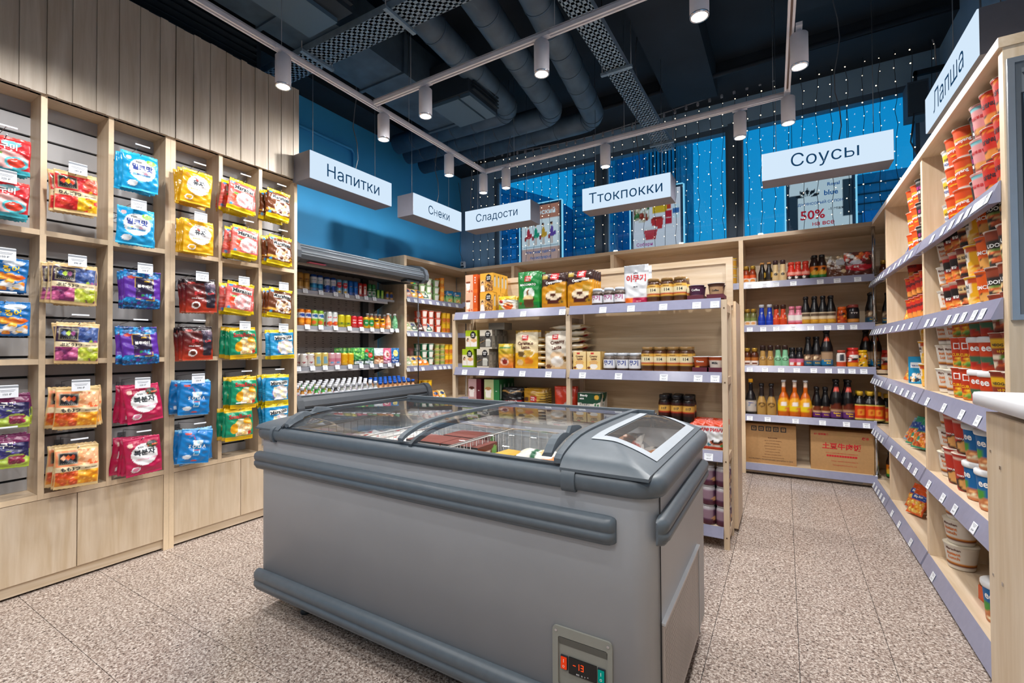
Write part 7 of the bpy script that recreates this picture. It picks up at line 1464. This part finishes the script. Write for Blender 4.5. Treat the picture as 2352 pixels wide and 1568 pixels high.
box_kind('blendy', 'white and dark green stick coffee carton', .165, .055, .155, [('bg', '#d8d4c8'), ('r', 0, .62, 1, 1, '#17402c'), ('d', .45, .62, .55, .10, '#17402c'), ('d', .84, .82, .11, .10, '#c89c34'), ('d', .4, .12, .26, .12, '#c89c6c'), ('t', [(.7, .2), (.76, .2), (.84, .56), (.78, .58)], '#2a6a44'), ('t', [(.8, .16), (.86, .16), (.94, .50), (.88, .52)], '#2a6a44')], '#c8c4ba', [('Blendy', -.035, .136, .08, .020, 1), ('stick', -.05, .116, .04, .013, 1), ('カフェオレ', -.03, .076, .08, .014, 0)], side_art=[('bg', '#c8c4ba'), ('d', .0, 1.0, .9, .35, '#17402c'), ('r', .4, .15, .8, .25, '#2c2c30')])
row('blendy', [-1.173], 'x', 3.02, .577, 0, 'low coffee shelf', GC, 1, .01, step=.09, tiers=2)
row('frima', [-0.474, -0.367], 'x', 3.06, .577, 0, 'low coffee shelf', GC, 2, .05, step=.055)
jar('ptin', 'purple dessert cup', .118, .041, '#52304c', [('r', 0, 0, 1, .25, '#4a2030'), ('r', .35, .3, .62, .8, '#8a7080'), ('d', .68, .35, .1, .1, '#c89a6a'), ('r', 0, .85, 1, 1, '#a8a4a8')], '#b4b4b8', caph=.09, name='dessert_cup')
row('ptin', [-0.414, -0.335], 'x', 3.055, .127, 0, 'bottom coffee shelf', GC, 1, .1, tiers=3); row('ptin', [-0.504, -0.587], 'x', 3.055, .127, 0, 'bottom coffee shelf, left part', GC, 1, .1, tiers=2)

# ================================================================ noodles on the right
GN = 'instant noodles on the right shelving'; NX = 0.725; NRZ = -PI/2+0.62
def ncup(k, desc, art, txt=(), H=.135, R0=.037, R1=.051, lid='#d8c8b8'): cup(k, desc, H, R0, R1, art, txt, lid)
ncup('swirl', 'orange and white swirl noodle bowl', [('bg', '#d8a890'), ('w', .3, .05, 2, .04, '#c85a2c', 0), ('w', .6, .05, 2, .05, '#e8ddd4', 1), ('r', .35, .7, .7, .9, '#dfd4c8')], H=.125, R0=.045, R1=.06)
ncup('food', 'white and blue noodle cup', [('bg', '#dcdad6'), ('r', .2, .1, .85, .32, '#e07a1c'), ('d', .4, .72, .12, .12, '#e8b81c'), ('r', 0, .94, 1, 1, '#c8c8c8')], [('FOOD', -.004, .062, .05, .022, 3), ('KING', -.004, .085, .04, .014, 0)], H=.13)
ncup('yang', 'orange noodle cup with yellow ring', [('bg', '#d84c14'), ('w', .72, .1, 1, .025, '#e8b02c', 2), ('r', .0, .0, 1, .06, '#c8c0b8')], [('Samyang', .004, .075, .068, .02, 1, 8), ('ramen', .01, .052, .036, .010, 6, 8)])
ncup('blackc', 'black noodle cup with pink lettering', [('bg', '#24201f'), ('r', .3, .1, .7, .35, '#5c3a34'), ('r', .2, .85, .8, .92, '#8a8480')], [('불닭', 0, .085, .04, .022, 7), ('볶음면', 0, .06, .045, .016, 1)])
ncup('pinkc', 'pink noodle cup with a bowl picture', [('bg', '#dc9494'), ('d', .55, .2, .2, .14, '#8a3c24'), ('d', .55, .22, .16, .10, '#dc9c54'), ('r', .1, .88, .9, .97, '#7cc0c8')], [('불닭볶음면', 0, .085, .062, .022, 2)])
ncup('redc', 'red noodle cup with noodles picture', [('bg', '#c42c1c'), ('d', .5, .22, .24, .16, '#2a1c18'), ('d', .5, .23, .2, .12, '#d88a3c'), ('b', .1, .75, .9, .95, ['#d8781c', '#a81c14'], 14, .06, .05, 3)], [('삼양라면', 0, .085, .07, .020, 0)])
ncup('lunch', 'wide white bowl with brown lettering', [('bg', '#dcd6cc'), ('r', 0, .14, 1, .20, '#6a2c24'), ('r', 0, .22, 1, .27, '#c87c1c'), ('d', .18, .5, .16, .4, '#c8a480'), ('r', .1, .7, .28, .95, '#e0b81c')], [('Maruchan', .012, .10, .062, .012, 5), ('Instant', .012, .078, .056, .018, 4), ('Lunch', .012, .057, .048, .017, 4)], H=.118, R0=.052, R1=.066, lid='#e4dcc8')
ncup('bull', 'tall red noodle cup with black patch', [('bg', '#a8281c'), ('d', .5, .62, .2, .16, '#1c1414'), ('d', .5, .24, .26, .16, '#dc7c2c'), ('b', .3, .12, .7, .34, ['#e8a04a', '#c8501c', '#8a2414'], 14, .06, .04, 3), ('r', 0, .92, 1, 1, '#c8a898')], [('불닭', 0, .066, .038, .014, 1)])
ncup('ramyun', 'dark noodle cup with a beige band', [('bg', '#6a2418'), ('r', .1, .55, .9, .82, '#d8b47c'), ('d', .5, .28, .3, .2, '#241c1c'), ('b', .3, .15, .7, .42, ['#dc8c4c', '#c85c2c', '#e8c08c'], 16, .06, .05, 3)], [('大盛 拉麺', 0, .092, .06, .022, 0)])
ncup('yellowb', 'yellow noodle cup with a white round patch', [('bg', '#e0a814'), ('d', .28, .62, .2, .36, '#ece6de'), ('r', .45, .78, .75, .95, '#b8481c'), ('b', .35, .05, .8, .36, ['#e8c070', '#c85c1c', '#e8a04a'], 30, .06, .06, 3)], [('chi', -.028, .09, .026, .018, 0), ('오리', -.028, .07, .022, .012, 0)], H=.13, R0=.045, R1=.058, lid='#e8e0d4')
ncup('chic', 'orange noodle cup with bold white lettering', [('bg', '#d85814'), ('d', .6, .2, .26, .18, '#3c2418'), ('d', .6, .22, .22, .14, '#d89a4c'), ('r', .3, .86, .5, .94, '#2c2c3c')], [('KIMCHI', 0, .072, .068, .022, 1)])
ncup('onc', 'black and white noodle cup with bowl picture', [('bg', '#2c2624'), ('r', 0, .74, 1, 1, '#cfc8c0'), ('d', .5, .84, .26, .14, '#8a3c24'), ('b', .2, .1, .85, .45, ['#d8b47c', '#c85c2c', '#6a8a3c', '#e8d0a0'], 26, .08, .06, 3)], [('UDON', 0, .078, .06, .02, 1)], H=.135, R0=.042, R1=.055)
ncup('curry', 'red-orange curry noodle cup', [('bg', '#c03818'), ('b', .2, .04, .85, .38, ['#e8a81c', '#5c8a2c', '#d8781c'], 16, .12, .07, 3), ('r', 0, 0, 1, .05, '#e08a1c')], [('CURRY', 0, .058, .06, .018, 6), ('□', -.005, .098, .03, .032, 1)], H=.135, R0=.046, R1=.054)
ncup('prawn', 'tall red soup tub with white lid', [('bg', '#cc4018'), ('d', .5, .3, .3, .18, '#3c6a4c'), ('d', .35, .18, .2, .12, '#b8281c'), ('r', .8, .2, 1, 1, '#d8d4d0')], [('ee', .0, .088, .036, .022, 1)], H=.125, R0=.046, R1=.055); 
ncup('guri', 'brown-red noodle cup with yellow band', [('bg', '#8a3420'), ('r', .15, .60, .85, .88, '#e0b01c'), ('b', .2, .08, .85, .4, ['#e8d8c0', '#c85c2c', '#5c8a2c', '#d8b07c'], 20, .08, .06, 3)], [('NEOGURI', 0, .096, .062, .017, 0), ('너구리', .004, .072, .04, .012, 6)], H=.14, R0=.042, R1=.055)
ncup('tomyum', 'tall red tom yum noodle cup', [('bg', '#b83224'), ('d', .65, .2, .3, .22, '#2a2220'), ('d', .68, .2, .25, .18, '#d8a05c'), ('r', .1, .88, .9, .9, '#e0c8b8')], [('TOMYUM', 0, .07, .05, .012, 1)], H=.165, R0=.046, R1=.062)
ncup('bluetub', 'blue seafood soup tub with white lid', [('bg', '#1668a8'), ('r', 0, .0, 1, .35, '#c87c4c'), ('d', .35, .42, .14, .14, '#4c9a3c'), ('b', .1, .05, .9, .3, ['#d8905c', '#e8c8a0', '#b8583c'], 20, .08, .05, 3), ('r', .75, .35, 1, 1, '#dcd8d4')], [('ee', -.01, .105, .038, .024, 1)], H=.15, R0=.05, R1=.06)
for k in ('prawn', 'bluetub'):
    s = K[k]; H_ = s['h']-.004; R_ = s['w']/2
    s['parts'] = [('lid', MB().lathe([(0, H_-.012), (R_+.004, H_-.012), (R_+.006, H_-.006), (R_+.006, H_+.008), (R_, H_+.012), (0, H_+.012)], 22).mesh('lid', [mat('white_plastic_lid', '#e2e4e6', .35)]))]; s['h'] = H_+.0125
def wall(k, ys, z, t, wh, x=NX, behind=0, rz=NRZ): row(k, ys, 'y', x, z, rz, wh, GN, behind, dirx=1, tiers=t, jit=.18)
A_ = 'top noodle shelf near bay'; B_ = 'second noodle shelf near bay'; C_ = 'third noodle shelf near bay'; D_ = 'fourth noodle shelf near bay'; E_ = 'bottom noodle shelf near bay'
wall('swirl', [3.18], 1.767, 3, A_, .80); wall('food', [3.07], 1.767, 3, A_, .74); wall('yang', [2.95, 2.83], 1.767, 3, A_); wall('blackc', [2.71], 1.767, 3, A_, .75); wall('pinkc', [2.60], 1.767, 3, A_); wall('redc', [2.485, 2.37], 1.767, 3, A_)
wall('swirl', [3.06, 2.93, 2.80, 2.67, 2.54], 1.767, 2, 'back row, top noodle shelf', .90)
wall('lunch', [3.17], 1.362, 3, B_, .75); wall('bull', [3.035, 2.93], 1.362, 3, B_); wall('ramyun', [2.82], 1.362, 3, B_); wall('yellowb', [2.70], 1.362, 3, B_, .73); wall('chic', [2.575], 1.362, 3, B_); wall('onc', [2.455, 2.335], 1.362, 3, B_)
wall('lunch', [2.98, 2.83, 2.68], 1.362, 2, 'back row, second noodle shelf', .90)
wall('lunch', [3.18, 3.04], .962, 3, C_, .74); wall('curry', [2.91, 2.79], .962, 3, C_); wall('prawn', [2.67, 2.55], .962, 3, C_); wall('guri', [2.43, 2.31], .962, 3, C_)
wall('lunch', [3.17], .537, 3, D_, .74); wall('lunch', [3.03], .537, 2, 'back row, fourth noodle shelf', .90); wall('tomyum', [3.02, 2.885], .537, 2, D_); wall('bluetub', [2.74, 2.59], .537, 2, D_)
wall('lunch', [3.15], .087, 3, E_, .75); wall('lunch', [3.0], .087, 3, 'back, bottom noodle shelf', .90)
wall('bluetub', [2.60], .087, 1, E_, .74)
r = empty('display_tray', (0.74, 2.70, 0.087), -PI/2+0.15); tag(r, 'open cardboard tray with orange front on the bottom noodle shelf', 'tray')
build('tray_back', MB().box(-.11, .12, 0, .11, .124, .17).box(-.11, 0, 0, -.107, .12, .09).box(.107, 0, 0, .11, .12, .09).box(-.11, 0, 0, .11, .12, .003), CARDB, r); build('tray_front', MB().box(-.11, -.003, 0, .11, 0, .06), mat('orange_carton', '#c8501c', .5), r)
A2 = 'top noodle shelf middle bay'; B2 = 'second noodle shelf middle bay'; C2 = 'third noodle shelf middle bay'; D2 = 'fourth noodle shelf middle bay'; E2 = 'bottom noodle shelf middle bay'
wall('yang', [3.80, 3.68], 1.767, 3, A2, .73); wall('blackc', [3.56, 3.44], 1.767, 3, A2, .73); wall('redc', [4.0], 1.362, 3, B2, .76); wall('redc', [3.88, 3.76, 3.64, 3.52, 3.40], 1.362, 2, B2, .73)
wall('guri', [3.46, 3.36], .962, 2, C2, .76); wall('yellowb', [3.58], .962, 3, C2, .74); wall('pinkc', [3.38], .962, 3, C2, .88)
wall('ramyun', [3.50, 3.38], .537, 3, D2, .75); wall('onc', [3.47, 3.36], .087, 2, E2, .74)
def npack(k, desc, base, pic, txt, w=.125, h=.17): bag(k, desc, [('bg', base), ('r', .05, .55, .95, .78, '#1c4a9c' if base != '#1c88b8' else '#dfe6ea'), ('b', .05, .05, .95, .5, pic, 40, .10, .07, 3)], base, w, h, .04, txt, 'noodle_pack', False, 'noodle pack')
npack('opack', 'orange noodle pack with blue band', '#d8541c', ['#e8a02c', '#d87c1c', '#e8c060'], [('Big Bon', 0, .115, .09, .02, 1, 6)])
npack('bluepack', 'pale blue and orange noodle pack', '#7c9cb8', ['#dc6a2c', '#e8a85c', '#c84a1c'], [('Big Bon', 0, .115, .09, .02, 3, 6)])
npack('greentray', 'green and orange noodle tray pack', '#2c8a6c', ['#d8701c', '#e89a3c', '#b8481c'], (), .115, .20)
def lean(k, x, y, z, lab, rx=-.5, rz=NRZ-.1): o = put(k, (x, y, z+.012), rz, lab, 'noodle packs leaning on the right shelving'); o.rotation_euler = (rx, 0, rz)
lean('bluepack', .74, 4.16, 1.767, 'pale blue noodle pack leaning at the left of the middle bay top shelf'); lean('opack', .74, 4.02, 1.767, 'orange noodle pack leaning beside the pale blue one on the top shelf')
lean('opack', .74, 4.12, 1.362, 'orange noodle pack leaning at the left of the middle bay second shelf')
lean('opack', .74, 4.12, .962, 'orange noodle pack with blue band leaning left of the blue box'); lean('opack', .72, 4.00, .962, 'orange noodle pack lying in front of the blue box', -1.1)
lean('bluepack', .74, 4.14, .537, 'pale blue and orange noodle pack on the fourth shelf middle bay'); lean('greentray', .72, 4.00, .537, 'green noodle tray pack leaning beside the pale blue one'); lean('greentray', .72, 3.85, .537, 'green noodle tray pack leaning in front of the stacked dark cups')
lean('opack', .73, 4.10, .087, 'orange noodle pack leaning left on the bottom shelf middle bay'); lean('opack', .71, 3.95, .087, 'orange noodle pack leaning right on the bottom shelf middle bay'); lean('opack', .86, 3.9, .087, 'orange noodle pack behind the two others on the bottom shelf', -.3)
box_kind('bluebox', 'bright blue noodle carton', .09, .13, .17, [('bg', '#1487b8'), ('r', .15, .58, .85, .78, '#dfe6ea'), ('b', .05, .05, .95, .38, ['#e8e4dc', '#2c2c34', '#d8a05c'], 20, .12, .07, 3)], '#1487b8', [('RISE SOUP', 0, .113, .05, .012, 3)])
put('bluebox', (.72, 3.84, .962), -PI/2+.9, 'bright blue carton standing between orange packs and yellow cups', 'noodle packs leaning on the right shelving')

# ================================================================ inside the freezer
GF = 'frozen food in the freezer'
box_kind('choco', 'brown and black frozen dessert carton', .21, .16, .075, [('bg', '#a8a4a4'), ('r', 0, .0, 1, .12, '#26201f'), ('r', 0, .88, 1, 1, '#26201f')], '#6a2c1c', (), side_art=[('bg', '#6a2c1c'), ('d', .85, .5, .12, .36, '#7ab85c'), ('r', .1, .5, .6, .62, '#e8dcd4'), ('r', .1, .3, .5, .36, '#c8b4a8')], top='#7a3424')
for i_, (x, y, z) in enumerate(((-1.49, 1.69, .535), (-1.49, 1.69, .611), (-1.49, 1.69, .687), (-1.275, 1.69, .535), (-1.275, 1.69, .611), (-1.275, 1.69, .687), (-1.40, 1.865, .535), (-1.40, 1.865, .611), (-1.40, 1.865, .687))):
    put('choco', (x, y-.02, z), 0.0, 'brown frozen dessert carton, %s pile, %s' % (['front left', 'front right', 'back'][i_//3], ['bottom', 'middle', 'top'][i_ % 3]), GF)
box_kind('yellowbox', 'yellow frozen food carton', .10, .15, .05, [('bg', '#d8d4cc'), ('r', .1, .2, .5, .8, '#b8404c')], '#d8a02c', (), top='#dca83c')
for i_ in range(4): put('yellowbox', (-1.10, 1.72, .52+.051*i_), -.1, 'yellow frozen food carton, %s of the pile beside the buns' % ['bottom', 'second', 'third', 'top'][i_], GF)
bag('bun', 'white packet of frozen buns with green band', [('bg', '#dcdad2'), ('r', .42, 0, .58, 1, '#1c5a38'), ('d', .25, .5, .16, .3, '#e8e0cc'), ('d', .76, .5, .16, .3, '#e0b47c')], '#ccc8c0', .18, .14, .045, (), 'bun_packet', False, 'frozen packet')
for i_ in range(6):
    o = put('bun', (0, 0, 0), 0, 'white packet of frozen buns, %s from the bottom' % ORD[i_], GF, False); o.rotation_euler = (-PI/2*0.97, 0, rgb_.uniform(-.15, .15)); o.location = (-.93, 1.72, .52+.041*i_)
bag('hotp', 'red and white frozen food packet', [('bg', '#d8cfc4'), ('t', [(0, 0), (1, 0), (1, .35), (0, .7)], '#b8341c'), ('d', .6, .5, .3, .22, '#c8782c'), ('r', .3, .7, .9, .85, '#2c2420')], '#c8c0b8', .2, .26, .04, (), 'frozen_packet', False, 'frozen packet')
for i_, (x, y, z, a) in enumerate(((-.80, 1.66, .70, .5), (-.72, 1.50, .66, .2), (-.52, 1.62, .775, .3), (-.47, 1.74, .745, -.2), (-.58, 1.72, .80, .15), (-.80, 1.42, .60, 0), (-.76, 1.76, .66, .6), (-.7, 1.76, .60, .4))):
    o = put('hotp', (0, 0, 0), 0, 'red and white frozen packet, %s in the right part of the freezer' % ORD[i_], GF, False); o.rotation_euler = (-PI/2*0.93, 0, a); o.location = (x, y, z)
bag('whitep', 'white frozen dumpling packet with red dots', [('bg', '#ddd9d3'), ('b', 0, 0, 1, 1, ['#b8342c', '#e6e2da', '#c8b8a8'], 18, .06, .05, 4)], '#ccc8c2', .20, .24, .045, (), 'dumpling_packet', False, 'frozen packet')
for i_ in range(16):
    x = -1.96+(i_ % 4)*.085; y = 1.34+(i_ // 4)*.145
    o = put('whitep', (0, 0, 0), 0, 'white dumpling packet, %s of row %s in the left basket' % (ORD[i_ % 4], ['one', 'two', 'three', 'four'][i_//4]), GF, False); o.rotation_euler = (-PI/2*0.93, 0, rgb_.uniform(-.25, .25)); o.location = (x, y, .69+.008*(i_ % 3))
for i_ in range(6):
    o = put('whitep', (0, 0, 0), 0, 'white dumpling packet, %s from left in the middle basket' % ORD[i_], GF, False); o.rotation_euler = (-PI/2*0.93, 0, rgb_.uniform(-.25, .25)); o.location = (-1.55+(i_ % 3)*.12, 1.36+.06*(i_ // 3), .60+.02*(i_ % 3))
